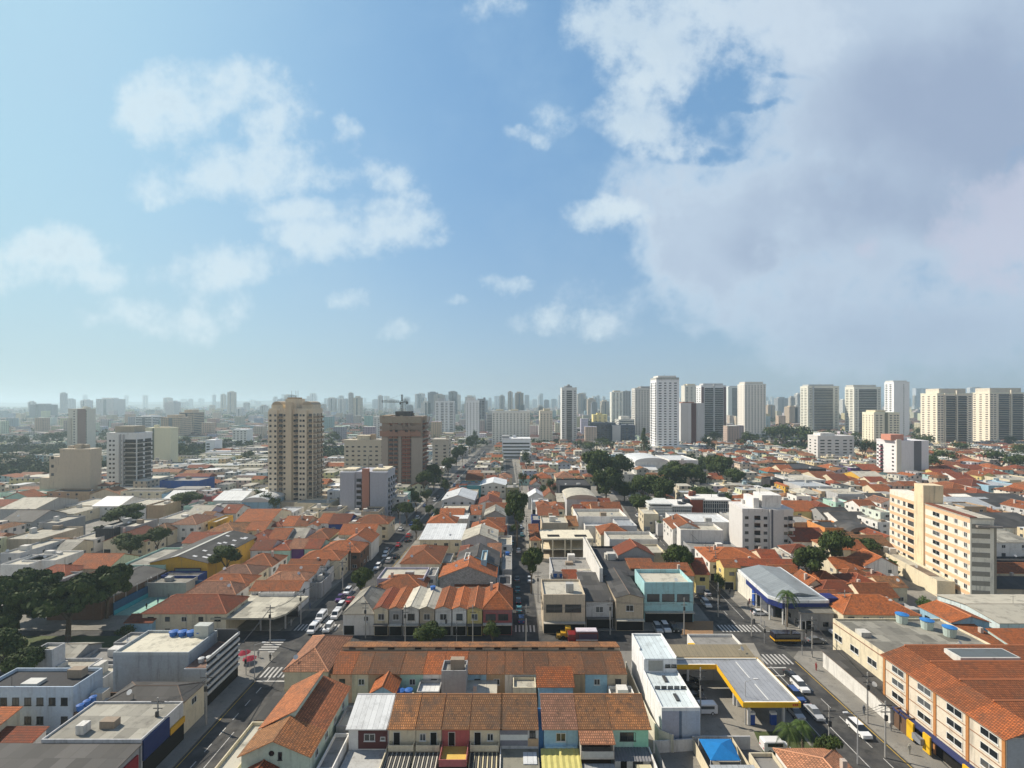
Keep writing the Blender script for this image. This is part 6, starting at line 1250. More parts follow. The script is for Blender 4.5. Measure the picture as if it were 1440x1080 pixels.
# palms
def palm(x, y, h, label, R=2.6):
    T = thing('palm_tree', label, 'palm tree', (x, y, .1), 0, 'palm trees'); TREES.append((x,y,4)); part(T,'trunk',MB().beam((0,0,0),(.15,.1,h*.5),.22,7,0,.17).beam((.15,.1,h*.5),(.1,0,h),.17,7,0,.14),'bark',(.20,.16,.12))
    def f():
        b = MB(); r = random.Random(9)
        for k in range(15):
            a = k*2.4; up = r.uniform(.1,.9); prev = Vector((0,0,0)); d = Vector((math.cos(a),math.sin(a),0)); s = Vector((-math.sin(a),math.cos(a),0)); P_ = []
            for i in range(7):
                t = i/6; P_.append(d*(t*(1.0-.25*up*t))+Vector((0,0,up*t*.9-1.0*t*t)))
            for i in range(6):
                for sg in (-1,1):
                    for j in range(3):
                        t = (i+j/3)/6; c = P_[i].lerp(P_[i+1],j/3); wv = .26*math.sin(math.pi*min(1,t+.12))+.04
                        b.v += [tuple(c), tuple(c+(P_[i+1]-P_[i])*.33), tuple(c+s*sg*wv+(P_[i+1]-P_[i])*.6+Vector((0,0,-.12)))]; n_ = len(b.v); b.f.append((n_-3,n_-2,n_-1)); b.m.append(0)
        return b.mesh('fronds', ['foliage_light'])
    link('fronds', cached('fronds', f), T, (.1,0,h), scale=(R,R,R))
palm(*pp(1107,882),9.0,'palm tree in front of the blue-fronted showroom',3.2)
palm(*pp(1108,1068),5.2,'left palm at the petrol station corner near the bottom edge',2.6); palm(*pp(1128,1062),5.0,'right palm at the petrol station corner near the bottom edge',2.6)
for q in ((927,752,6),(1160,1075,3.0)): palm(*pp(q[0],q[1]),q[2],'thin young palm on the right avenue' if q[0] < 1000 else 'low palm among the bushes at the bottom edge',1.8)
# ------------------------------------------------------------------ vehicles
def car_parts(kind):
    def f():
        if kind == 'van': L, Wd, h1, h2 = 4.6, 1.8, 1.0, 1.95; prof = [(-2.3,.35),(-2.3,1.85),(-2.1,1.95),(1.0,1.95),(1.6,1.15),(2.3,.95),(2.3,.35)]; cab = [(-1.9,1.2),(-1.85,1.8),(.95,1.8),(1.5,1.15)]
        elif kind == 'suv': prof = [(-2.2,.35),(-2.25,1.0),(-2.0,1.1),(1.1,1.05),(2.2,.92),(2.25,.35)]; cab = [(-2.0,1.08),(-1.8,1.62),(.3,1.66),(1.2,1.04)]; Wd = 1.8
        else: prof = [(-2.1,.3),(-2.15,.9),(-1.4,.98),(1.0,.95),(2.1,.78),(2.15,.3)]; cab = [(-1.5,.96),(-.9,1.42),(.3,1.45),(1.15,.93)]; Wd = 1.72
        w_ = Wd/2; b = MB()
        def ext(P_, wy0, top_in, m=0):
            n = len(P_)
            zm = min(p[1] for p in P_); zx = max(p[1] for p in P_)
            def yy(z): return wy0-(top_in*(z-zm)/(zx-zm))
            for i in range(n):
                p, q = P_[i], P_[(i+1)%n]; b.poly([(p[0],-yy(p[1]),p[1]),(q[0],-yy(q[1]),q[1]),(q[0],yy(q[1]),q[1]),(p[0],yy(p[1]),p[1])], m)
            b.poly([(p[0],-yy(p[1]),p[1]) for p in P_][::-1], m); b.poly([(p[0],yy(p[1]),p[1]) for p in P_], m)
        ext(prof, w_, .08); body = b
        if kind != 'van':
            b = MB(); ext(cab, w_-.08, .16, 0); gl = b
            b = MB(); xs = [c[0] for c in cab[1:3]]; zt = cab[1][1]; b.box(xs[0]-.05, xs[1]+.05, -(w_-.24), w_-.24, zt-.01, zt+.06); rf = b
        else:
            gl = MB(); gl.box(-1.7,.9,-w_+.01,-w_+.03,1.2,1.75); gl.box(-1.7,.9,w_-.03,w_-.01,1.2,1.75); gl.poly([(1.62,-.75,1.18),(1.62,.75,1.18),(1.05,.68,1.93),(1.05,-.68,1.93)]); rf = MB().box(-2.0,.9,-.7,.7,1.951,1.99)
        wh = MB()
        return body.mesh('body',['car_paint']), gl.mesh('windows',['glass']), rf.mesh('roof_panel',['car_paint']), (prof, w_)
    return cached(('car', kind), f)
def wheel_m():
    return wheel_pair()[0]
def rim_m(): return wheel_pair()[1]
def wheel_pair():
    def f():
        b = MB(); n = 12; R = .33
        A = [(R*math.cos(2*math.pi*i/n), -.1, R*math.sin(2*math.pi*i/n)) for i in range(n)]; B = [(a[0], .1, a[2]) for a in A]
        for i in range(n): b.poly([A[i],A[(i+1)%n],B[(i+1)%n],B[i]])
        b.poly(A[::-1]); b.poly(B); c = MB(); c.poly([(a[0]*.55,-.105,a[2]*.55) for a in A][::-1]); c.poly([(a[0]*.55,.105,a[2]*.55) for a in A])
        return b.mesh('wheel',['rubber']), c.mesh('rim',['white_frame'])
    return cached('wheel', f)
def lamp_m(): return cached('lamp', lambda: MB().box(0,.06,-.18,.18,0,.14).mesh('headlight',['headlight_glass']))
def tail_m(): return cached('tail', lambda: MB().box(-.05,.0,-.15,.15,0,.22).mesh('tail_light',['red_lens']))
CC = dict(white=(.72,.72,.72), silver=(.42,.43,.44), black=(.012,.012,.014), grey=(.16,.165,.17), red=(.42,.02,.02), blue=(.03,.07,.22), teal=(.05,.16,.18), purple=(.10,.03,.16))
def car(x, y, ang, kind, colr, label, group, z=.02, detail=True):
    b, g_, rf, (pf, hw) = car_parts(kind); c = CC[colr]
    T = thing('parked_van' if kind == 'van' else 'car', label, 'van' if kind == 'van' else 'car', (x, y, z), ang, group)
    link('body', b, T, color=c); link('windows', g_, T); link('roof_panel', rf, T, color=c)
    if detail:
        for sx in (-1.35, 1.35):
            for sy in (-1, 1): link('rim', rim_m(), link('wheel', wheel_m(), T, (sx, sy*(hw-.1), .33)))
        xf = max(p[0] for p in pf); xb = min(p[0] for p in pf)
        for sy in (-.6, .6): link('headlight', lamp_m(), T, (xf-.02, sy, .62)); link('tail_light', tail_m(), T, (xb+.02, sy, .7))
    return T
UP, DN, RT, LF = math.pi/2, -math.pi/2, 0, math.pi
CL = [  # px, py, angle, kind, colour, label
 (441,886,DN,'van','white','white van first in the queue at the left avenue crosswalk'),(452,869,DN,'van','white','white van second in the queue on the left avenue'),(462,884,DN,'suv','white','white car beside the first van in the inner queue lane'),(473,866,DN,'van','white','white van behind the inner lane car near the corner shop'),(479,854,DN,'suv','white','white car third back in the inner lane'),
 (478,842,DN,'car','purple','dark purple and silver car near the round kerb tree'),(489,833,DN,'suv','white','white car just below the round kerb tree'),(492,845,UP,'car','red','dark red car parked by the grey hipped corner shop'),
 (531,798,DN,'suv','white','white car alone beyond the round kerb tree'),(547,789,UP,'suv','silver','silver car parked at the orange-roofed long wall'),(542,781,DN,'car','white','white small car ahead on the left avenue'),(556,783,UP,'car','black','dark car parked beside the silver one'),(544,775,DN,'car','silver','silver car farther along the left avenue'),(560,767,UP,'car','red','red pickup turning on the left avenue'),(573,760,UP,'car','black','black car near the cream shed gate'),
 (1125,966,DN,'suv','white','white car second in the lane on the right avenue'),(1114,954,DN,'car','black','black car behind the white one on the right avenue'),(1119,980,DN,'suv','blue','dark blue car beside the canopy edge on the right avenue'),(1145,1004,DN,'car','silver','silver estate car in the middle lane of the right avenue'),(1118,1003,DN,'car','silver','silver car half under the yellow canopy edge'),(1208,1028,DN,'suv','white','white car by the yellow kerb line on the right avenue'),
 (1180,890,LF,'suv','white','white car parked at the end of the cross street'),(1147,902,RT,'car','grey','grey car in shadow beside the black and yellow van'),
 (990,1000,LF,'van','white','white van parked behind the petrol station'),(967,957,RT,'car','black','black car in the shaded row behind the white building, farthest'),(972,968,RT,'car','black','black car second in the shaded row behind the white building'),(976,982,RT,'car','grey','grey car nearest in the shaded row behind the white building'),
 (1090,1053,RT,'van','white','white and purple van beside the palms at the bottom'),(925,885,DN,'suv','silver','silver car parked under the pale blue building, left of three'),(936,884,DN,'suv','white','white car parked under the pale blue building, middle of three'),(947,884,DN,'suv','black','black car parked under the pale blue building, right of three'),
 (993,850,DN,'suv','white','white car parked against the pale blue building on the avenue'),(993,834,UP,'car','silver','silver car ahead of the parked white car on the avenue'),(985,840,UP,'car','black','dark car in the left lane beside the pale blue building'),(1068,863,RT,'car','white','white car under the blue-fronted showroom canopy'),
 (730,858,UP,'car','teal','teal car parked opposite the maroon corner house'),(733,872,UP,'suv','blue','dark blue car at the centre street crosswalk'),(729,846,UP,'car','black','black car on the shaded side of the centre street'),(745,816,DN,'car','silver','silver car in the sunny half of the centre street'),(728,830,UP,'car','teal','teal car farther up the shaded side of the centre street'),(727,815,UP,'car','grey','grey car on the centre street behind the teal one'),(729,775,UP,'car','white','white car far up the centre street'),
 (905,736,DN,'car','red','red car in the avenue queue before the grove'),(911,748,DN,'car','black','black car in the avenue queue near the white parapet building'),(918,756,UP,'suv','white','white car in the avenue opposite the queue'),(925,771,DN,'car','black','dark car on the avenue beside the black-walled building'),(934,784,UP,'car','silver','silver car on the avenue beside the large leafy tree'),(897,726,DN,'car','white','white car at the far end of the avenue queue'),(899,718,DN,'car','grey','grey car just before the grove on the avenue'),
 (1262,806,UP,'car','silver','silver car hidden among tiled roofs')]
for (px, py, an, kd, cl_, lb) in CL[:-1]: car(*pp(px, py, .3), an, kd, cl_, lb, 'cars in the streets')
r = random.Random(5)
for k in range(34):
    Y = 215+k*11+r.uniform(-2,2); c = r.choice(['white','white','silver','black','grey','red','blue']); car(cl(Y)+(r.choice([-4.6,-1.8,2.0,4.6])), Y, r.choice([UP,DN]), r.choice(['car','suv']), c, f'{c} car farther up the left avenue, {ORD[k+1]} going away', 'cars farther up the avenues', detail=False)
for k in range(26):
    Y = 255+k*12+r.uniform(-2,2); c = r.choice(['white','silver','black','grey','red']); car(cr(Y)+r.choice([-4,-1.5,1.8,4.2]), Y, r.choice([UP,DN]), 'car', c, f'{c} car farther up the right avenue, {ORD[k+1]} going away', 'cars farther up the avenues', detail=False)
for k in range(14):
    Y = 205+k*13+r.uniform(-2,2); c = r.choice(['white','silver','black','grey','teal']); car(cc(Y)+r.choice([-2.3,2.3]), Y, UP, 'car', c, f'{c} car parked up the centre street, {ORD[k+1]} going away', 'cars farther up the avenues', detail=False)
# minibus, fire engine, yellow truck
x, y = pp(1104, 903)
T = thing('minibus','black minibus with yellow stripe crossing the junction','minibus',(x,y,.02)); part(T,'body',MB().box(-3.2,3.2,-1.1,1.1,.5,2.6),'car_paint',(.015,.012,.02)); part(T,'stripe',MB().box(-3.22,3.22,-1.13,1.13,.75,1.15),'paint',(.70,.38,.02)); part(T,'windows',MB().box(-2.9,3.0,-1.12,1.12,1.6,2.3),'glass')
for sx in (-2,2):
    for sy in (-1,1): link('wheel',wheel_m(),T,(sx,sy,.4),scale=(1.2,1.2,1.2))
x, y = pp(820, 903)
T = thing('fire_engine','dark red and white fire engine parked on the cross street','fire engine',(x,y,.02)); part(T,'body',MB().box(-2.0,3.6,-1.2,1.2,.6,2.9),'car_paint',(.09,.012,.02)); part(T,'side_panel',MB().box(-1.2,3.3,-1.23,-1.2,1.2,2.5),'paint',(.05,.03,.07)); part(T,'cab',MB().box(-3.8,-2.05,-1.15,1.15,.6,2.4),'car_paint',(.20,.015,.02)); part(T,'windscreen',MB().box(-3.84,-3.8,-1,1,1.5,2.2),'glass'); part(T,'ladder_rack',MB().box(-1.8,3.4,-1.0,1.0,2.95,3.15),'paint',(.6,.55,.6)); part(T,'stripe',MB().box(-1.9,3.5,-1.24,-1.2,1.0,1.15),'paint',(.7,.7,.7))
for sx in (-3,2.2):
    for sy in (-1.1,1.1): link('wheel',wheel_m(),T,(sx,sy,.5),scale=(1.45,1.2,1.45))
x, y = pp(797, 897)
T = thing('yellow_loader','small yellow loader standing behind the fire engine','loader',(x,y,.02)); part(T,'body',MB().box(-1.6,1.2,-.9,.9,.6,1.6),'car_paint',(.50,.29,.03)); part(T,'cab',MB().box(-.4,1.0,-.8,.8,1.61,2.8),'car_paint',(.60,.34,.02)); part(T,'bucket',MB().box(-2.6,-1.7,-1,1,.3,1.1),'paint',(.25,.16,.03))
for sx in (-1,.8):
    for sy in (-.9,.9): link('wheel',wheel_m(),T,(sx,sy,.5),scale=(1.5,1.2,1.5))
# umbrellas
for (px, py, lb) in ((343,918,'dark red market umbrella at the left street corner, larger'),(351,926,'dark red market umbrella at the left street corner, smaller')):
    x, y = pp(px, py, 2.2); T = thing('umbrella',lb,'umbrella',(x,y,.1)); part(T,'pole',MB().beam((0,0,0),(0,0,2.5),.04,5),'paint',(.5,.5,.5)); part(T,'canopy',MB().cyl(0,0,2.1,2.7,1.5,8,0,.05),'fabric',(.22,.012,.03))
# ------------------------------------------------------------------ poles, wires, lights
def pole_mesh():
    b = MB().beam((0,0,0),(0,0,9.5),.16,7,0,.11); return b.mesh('pole',['paint'])
def arm_mesh(): return MB().box(-1.1,1.1,-.06,.06,8.7,8.85).box(-.8,.8,-.06,.06,7.6,7.72).box(-.25,.25,-.32,-.08,6.3,7.2).mesh('crossarm',['dark_frame'])
POL = []
def pole(x, y, lb, rz=0, sc=1.0):
    T = thing('utility_pole', lb, 'utility pole', (x, y, .12), rz, 'utility poles'); link('pole', cached('pole', pole_mesh), T, color=(.32,.31,.29), scale=(1,1,sc)); link('crossarm', cached('arm', arm_mesh), T, scale=(1,1,sc)); POL.append((x, y, 8.8*sc)); return T
PL = [(380,905,'beside the umbrellas'),(514,898,'before the grey hipped corner shop'),(423,878,'at the canopy corner'),(962,893,'beside the bare earth patch'),(1166,1075,'beside the bushes at the bottom edge'),(1105,888,'left of the showroom palm'),(1220,1018,'on the right pavement by the white car'),(1245,1066,'on the right pavement before the sign panels'),(290,1020,'at the brown corner shop'),(222,1060,'beside the yellow shop front'),
      (1057,895,'at the far right crosswalk'),(1142,925,'on the corner island right of the minibus'),(1188,880,'at the end of the showroom'),(1010,868,'opposite the pale blue building'),(985,1010,'inside the petrol station yard'),(858,893,'on the cross street pavement'),(570,905,'left of the street tree'),(665,905,'before the yellow row house'),(740,905,'at the centre street corner'),(1006,815,'before the yellow shophouses'),(604,806,'on the far kerb of the left avenue'),(482,830,'beside the white parked cars')]
for (px, py, lb) in PL: pole(*pp(px, py), 'grey concrete utility pole with crossarms '+lb)
r = random.Random(11)
for k in range(22): Y = 150+k*22; pole(cl(Y)-7.8, Y, f'grey utility pole on the west kerb of the left avenue, {ORD[k+1]} going away', math.pi/2*0)
for k in range(14): Y = 170+k*24; pole(cr(Y)+7.0, Y, f'grey utility pole on the far kerb of the right avenue, {ORD[k+1]} going away')
for k in range(12): Y = 145+k*24; pole(cc(Y)+4.3, Y, f'grey utility pole along the centre street, {ORD[k+1]} going away')
def wires(pts, lb, offs=(-1,0,1), rr=.032):
    b = MB()
    for (p, q) in zip(pts, pts[1:]):
        for o in offs:
            for i in range(6):
                def P_(t): return (p[0]+(q[0]-p[0])*t, p[1]+(q[1]-p[1])*t+o*.5, p[2]+(q[2]-p[2])*t-.9*4*t*(1-t)-abs(o)*.0+o*.0)
                b.beam(P_(i/6), P_((i+1)/6), rr, 3)
    o = part(None,'overhead_wires',b,'dark_frame'); tag(o, lb, 'overhead wires', 'overhead wires')
x = lambda i: POL[i]
wires([x(0),x(1),x(16),x(17),x(18),x(15),x(3),x(10),x(5),x(12)], 'dark overhead wires strung along the cross street')
wires([x(9),x(8),x(0),x(2),x(21)], 'dark overhead wires along the left street shops'); wires([x(4),x(7),x(6),x(11)], 'dark overhead wires along the right avenue pavement')
wires([p for p in POL[22:44]], 'dark overhead wires running up the left avenue', (-1,1)); wires([p for p in POL[44:58]], 'dark overhead wires running up the right avenue', (-1,1))
def street_lamp(px, py, ang, lb):
    T = thing('street_lamp', lb, 'street lamp', (*pp(px, py), .12), ang, 'street lamps'); part(T,'pole',MB().beam((0,0,0),(0,0,8),.1,6,0,.06),'paint',(.4,.4,.4)); part(T,'arm',MB().beam((0,0,8),(1.8,0,8.5),.05,5),'paint',(.4,.4,.4)); part(T,'lamp_head',MB().box(1.6,2.4,-.15,.15,8.42,8.58),'paint',(.55,.55,.55))
for q in ((1048,1020,0,'street lamp at the petrol station exit'),(1206,1075,LF,'street lamp beside the sunlit pavement at the bottom right'),(358,960,0,'street lamp at the left crosswalk'),(1070,880,LF,'street lamp at the showroom corner')): street_lamp(*q)
def signal(px, py, lb):
    T = thing('traffic_light', lb, 'traffic light', (*pp(px, py), .12), 0, 'traffic lights'); part(T,'pole',MB().beam((0,0,0),(0,0,5.5),.08,6),'paint',(.3,.3,.3)); part(T,'arm',MB().beam((0,0,5.4),(-2.5,0,5.6),.05,5),'paint',(.3,.3,.3)); part(T,'signal_head',MB().box(-2.8,-2.4,-.2,.2,4.9,6.0),'dark_frame'); part(T,'signal_head',MB().box(-.2,.2,-.3,-.1,2.6,3.6),'dark_frame')
for q in ((1133,905,'traffic light on the island right of the minibus'),(1128,922,'traffic light at the near crosswalk of the right avenue'),(346,950,'traffic light at the left crosswalk'),(642,905,'traffic light before the row houses'),(1075,905,'traffic light in the middle of the right junction')): signal(*q)
# small people
def person_mesh():
    def f():
        b = MB()
        def ring(z, rx, ry, cx=0, cy=0, n=8): return [(cx+rx*math.cos(2*math.pi*i/n), cy+ry*math.sin(2*math.pi*i/n), z) for i in range(n)]
        def loft(R_, m=0):
            for A_, B_ in zip(R_, R_[1:]):
                n = len(A_)
                for i in range(n): b.poly([A_[i],A_[(i+1)%n],B_[(i+1)%n],B_[i]], m)
            b.poly(R_[0][::-1], m); b.poly(R_[-1], m)
        for s in (-1,1): loft([ring(0,.05,.11,s*.1,-.03),ring(.08,.05,.06,s*.1),ring(.45,.065,.07,s*.1),ring(.88,.10,.10,s*.09)]); loft([ring(.78,.035,.04,s*.27,-.05),ring(1.08,.04,.045,s*.26),ring(1.42,.055,.06,s*.2)])
        loft([ring(.84,.17,.11),ring(1.05,.15,.10),ring(1.3,.20,.12),ring(1.45,.17,.10),ring(1.5,.06,.06),ring(1.56,.06,.06),ring(1.6,.085,.10),ring(1.68,.09,.11),ring(1.76,.06,.07)])
        return b.mesh('person',['fabric'])
    return cached('person', f)
for k, (px, py, c, lb) in enumerate(((1052,855,(.05,.05,.05),'person in dark clothes standing under the showroom canopy'),(1160,928,(.05,.06,.10),'person in dark clothes on the pavement beside the black-roofed shelter'),(458,890,(.04,.04,.05),'person in dark clothes crossing beside the queueing cars'),(1054,850,(.30,.05,.05),'person in red near the showroom columns'),(206,857,(.03,.03,.03),'player in dark clothes nearest on the green court'),(222,850,(.03,.05,.15),'player in blue on the green court'),(237,843,(.1,.1,.1),'player in grey farthest on the green court'),(1215,1005,(.1,.12,.15),'person in grey walking on the right pavement'),(988,798,(.25,.1,.05),'person in brown on the pavement by the yellow shophouses'),(380,930,(.03,.03,.03),'person in black on the left crosswalk'))):
    o = link('person', person_mesh(), None, (*pp(px,py), .16), c); tag(o, lb, 'person', 'people in the streets')
r = random.Random(31)
for k in range(34):
    Y = r.uniform(112, 240); sd = r.choice(['l','r','c','x','p'])
    if sd == 'l': xx = cl(Y)-r.uniform(7.2,8.6)
    elif sd == 'c': xx = cc(Y)+r.choice([-4,4.2])
    elif sd == 'r': xx = cr(Y)+6.5
    elif sd == 'x': xx = r.uniform(-40,60); Y = r.choice([115.9,127.8])
    else: xx = r.uniform(66.8,70); Y = r.uniform(66,110)
    o = link('person', person_mesh(), None, (xx, Y, .14), r.choice([(.04,.04,.05),(.3,.3,.3),(.05,.08,.2),(.25,.04,.04),(.4,.38,.32)]), rz=r.uniform(0,6)); tag(o, 'tiny pedestrian walking on a pavement among the streets', 'person', 'tiny pedestrians')
# rooftop tanks, clutter
r = random.Random(21)
for k, (px, py, z) in enumerate(((1105,868,0),)): pass
# ------------------------------------------------------------------ filler houses, far city, hills, haze
def road_clear(x0, x1, y0, y1):
    ym = (y0+y1)/2
    for fn, l_, r_ in ((cl, 10, 9.5), (cc, 5.2, 5.2), (cr, 9.5, 8.6)):
        if x1 > fn(ym)-l_ and x0 < fn(ym)+r_ and y0 < 640: return False
    if y0 < CR1+4: return False
    return True
def tree_clear(x0, x1, y0, y1):
    for (x, y, w_) in TREES:
        if x0-w_*.3 < x < x1+w_*.3 and y0-w_*.3 < y < y1+w_*.3: return False
    return True
r = random.Random(77)
NF = 0; MASS = MB(); MASS.col = (.5,.5,.5); MROOF = MB(); MROOF.col = (.4,.2,.1); MFLAT = MB(); MFLAT.col = (.4,.4,.4)
WC = [(.66,.58,.44),(.70,.68,.64),(.52,.46,.36),(.42,.42,.41),(.62,.55,.38),(.38,.50,.54),(.55,.50,.44),(.70,.66,.58),(.60,.50,.30)]
def mass_house(x, y, W, D, h, kind, rc, wc, rot=0):
    ca, sa = math.cos(rot), math.sin(rot)
    def P_(u, v, z): return (x+u*ca-v*sa, y+u*sa+v*ca, z)
    MASS.col = wc; tgt = MROOF if kind in ('hip','gx','gy') else MFLAT
    for (a, b_) in (((0,0),(W,0)),((W,0),(W,D)),((W,D),(0,D)),((0,D),(0,0))): MASS.poly([P_(*a,0),P_(*b_,0),P_(*b_,h),P_(*a,h)])
    tgt.col = rc
    if kind == 'flat': tgt.poly([P_(0,0,h),P_(W,0,h),P_(W,D,h),P_(0,D,h)]); return
    e = .4; R = h+.22*min(W,D)
    a, b_, c, d = (-e,-e),(W+e,-e),(W+e,D+e),(-e,D+e); z = h
    if kind == 'gy':
        m_ = W/2; tgt.poly([P_(*a,z),P_(m_,-e,R),P_(m_,D+e,R),P_(*d,z)][::-1]); tgt.poly([P_(*b_,z),P_(*c,z),P_(m_,D+e,R),P_(m_,-e,R)]); MASS.poly([P_(0,0,h),P_(W,0,h),P_(m_,0,R-.1)])
    else:
        ins = (D/2 if W > D else W/2) if kind == 'hip' else 0
        if W >= D or kind == 'gx': r0, r1 = (-e+ins,D/2), (W+e-ins,D/2)
        else: r0, r1 = (W/2,-e+ins), (W/2,D+e-ins)
        if W >= D or kind == 'gx':
            tgt.poly([P_(*a,z),P_(*b_,z),P_(*r1,R),P_(*r0,R)]); tgt.poly([P_(*c,z),P_(*d,z),P_(*r0,R),P_(*r1,R)]); tgt.poly([P_(*b_,z),P_(*c,z),P_(*r1,R)]); tgt.poly([P_(*d,z),P_(*a,z),P_(*r0,R)])
        else:
            tgt.poly([P_(*a,z),P_(*b_,z),P_(*r0,R)]); tgt.poly([P_(*b_,z),P_(*c,z),P_(*r1,R),P_(*r0,R)]); tgt.poly([P_(*c,z),P_(*d,z),P_(*r1,R)]); tgt.poly([P_(*d,z),P_(*a,z),P_(*r0,R),P_(*r1,R)])
def pick(lx):
    q = r.random(); p_or = (.44 if lx > -60 else .28)-(.10 if Y > 330 else 0)
    if q < p_or: return r.choice(['hip','gx','gy','gx']), r.choice(['O','O','R','P','B'])
    return 'flat', r.choice(['C','S','W','L','G','C','K'])
colname = {'O': 'orange tiled', 'R': 'red tiled', 'P': 'pale terracotta', 'B': 'brown tiled', 'C': 'pale concrete', 'S': 'grey concrete', 'W': 'white metal', 'L': 'light metal', 'G': 'grey corrugated', 'K': 'dark flat'}
ztree = []
NIND = 0; IND_MAX = 84
Y = 130.0; band = 0
while Y < 640:
    D = r.uniform(9, 13); rowgap = r.choice([0.4, 0.6, 3.0]) if band % 6 else 7.0
    xl, xr = -1.10*Y-12, 1.10*Y+12
    X = xl
    while X < xr:
        woods = (math.sin(X*.021+Y*.011)+math.sin(Y*.019-X*.013+1.3) > (1.25 if X > 0 else .9) and Y > 330) or (X < -330 and Y > 360 and math.sin(X*.03)+math.sin(Y*.025) > -.3)
        if woods:
            if free(X, X+5, Y, Y+5, 0) and road_clear(X, X+5, Y, Y+5): ztree += [(X+r.uniform(0,6), Y+r.uniform(0,10)) for _ in range(2)]
            X += 6; continue
        ind = X < -130 and r.random() < .55
        W = r.uniform(6.0, 11.0) if not ind else r.uniform(14, 30)
        d = D*r.uniform(.82, 1.0)
        if r.random() < .035: X += W*.6; continue
        x1 = X+W-.15
        if road_clear(X, x1, Y, Y+d) and free(X, x1, Y, Y+d, .3) and tree_clear(X, x1, Y, Y+d):
            kd, rc = pick(X); h = r.choice([3.6,5.0,6.2,6.4,6.8,8.5,9.3]) if not ind else r.uniform(5,9)
            if ind and kd == 'flat': rc = r.choice(['C','G','S','L','D'])
            wn = r.choice(['cream','white','beige','grey','white','cream','blue','yellow','lightgrey','mint','tan'])
            if NIND < IND_MAX and abs(X/Y) < 1.08:
                NIND += 1
                part_lab = 'far left' if X < -130 else ('beyond left avenue' if X < cl(Y) else ('centre-left block' if X < cc(Y) else ('centre-right block' if X < cr(Y) else 'beyond right avenue')))
                house('house' if not ind else 'workshop', f"{wn} {'house' if not ind else 'workshop'}, {colname.get(rc,'dark corrugated')} {TYPE[kd]} roof, {part_lab}, {ORD[NIND] if NIND < 80 else str(NIND)+'th'} back", X, x1, Y, Y+d, h, kd, rc, wn, cat='house' if not ind else 'workshop', group='infill houses between the main rows')
            else:
                v = r.uniform(.75,1.15); base = ROOF[rc][1] if rc in ROOF else (.3,.3,.3)
                mass_house(X, Y, W-.15, d, h, kd, tuple(c*v for c in base), tuple(c*r.uniform(.85,1.05) for c in r.choice(WC)))
                reg(X, x1, Y, Y+d)
                if kd == 'flat' and r.random() < .5:
                    MASS.col = r.choice(WC); bx = X+W*r.uniform(.1,.5); MASS.box(bx, bx+2.2, Y+d*.4, Y+d*.4+2, h, h+r.uniform(1,2.4))
        elif r.random() < .25 and road_clear(X, X+3, Y, Y+3) and free(X, X+4, Y, Y+4, 0): ztree.append((X+2, Y+2))
        X += W
    Y += D+rowgap; band += 1
# far low city
Y = 640.0
while Y < 3800:
    dY = 13+Y*.006; xl, xr = -1.12*Y, 1.12*Y; X = xl
    while X < xr:
        W = r.uniform(9, 20)*(1+Y/2600); dens = .74 if X > -.3*Y else .58
        if abs(X-cl(Y)) < 9 and Y < 1100: X += W*.5; continue
        park = math.sin(X*.011+Y*.004)+math.sin(Y*.013-X*.006) > .80
        if r.random() < dens and not park and free(X, X+W, Y, Y+dY*.8):
            q = r.random()
            if q < .34: kd = r.choice(['hip','gx','gy']); rc = r.choice([(.26,.115,.075), (.22,.10,.07), (.30,.18,.13), (.17,.10,.08)])
            else: kd = 'flat'; rc = r.choice([(.5,.48,.42),(.2,.2,.2),(.6,.6,.6),(.12,.12,.12),(.32,.30,.26),(.16,.16,.15)])
            h = r.choice([4,6,6.5,7,9]) if r.random() < (.95 if Y < 900 else .90) else r.uniform(12, 34)
            if h > 11: kd = 'flat'; rc = (.5,.5,.48); W = min(W, 18)
            mass_house(X, Y, W*.9, dY*.72, h, kd, tuple(c*r.uniform(.8,1.1) for c in rc), tuple(c*r.uniform(.8,1.05) for c in r.choice(WC)), r.uniform(-.06,.06))
        elif park and Y < 2600 or r.random() < .16: ztree.append((X+W/2, Y+dY/2))
        X += W
    Y += dY
# trees of the far city as one mass
FT = MB(); fr_ = random.Random(4)
for (x, y) in ztree:
    if y > 640 and fr_.random() < .1: continue
    w_ = fr_.uniform(2.4, 5.2)*(1 if y < 640 else 1+y/1300); h = w_*fr_.uniform(1.1,1.6)
    for k in range(40 if y < 420 else 26 if y < 700 else 11):
        a, zz, rr = fr_.uniform(0,6.28), fr_.uniform(.25,1), fr_.uniform(.2,1); c = Vector((x+w_*rr*math.cos(a)*(1.1-zz*.6), y+w_*rr*math.sin(a)*(1.1-zz*.6), h*zz)); s = w_*.32
        u = Vector((fr_.uniform(-1,1),fr_.uniform(-1,1),fr_.uniform(-.6,.6))).normalized()*s; v = u.cross(Vector((fr_.uniform(-1,1),fr_.uniform(-1,1),fr_.uniform(-1,1)))).normalized()*s*.8
        FT.poly([c+u, c+v, c-u, c-v])
o = part(None,'distant_trees',FT,'foliage'); tag(o,'scattered dark tree crowns between the far low houses','trees',None,'stuff')
for nm, mb_, mt in (('distant_house_walls',MASS,'house_mass_wall'),('distant_tiled_roofs',MROOF,'tile_roof_mass'),('distant_flat_roofs',MFLAT,'plaster_mass')):
    o = part(None, nm, mb_, mt); tag(o, {'d':''}.get('x') or ('low pale walls of the distant city' if 'walls' in nm else 'orange tiled roofs of the distant city' if 'tiled' in nm else 'flat grey roofs of the distant city'), 'distant city', None, 'stuff')
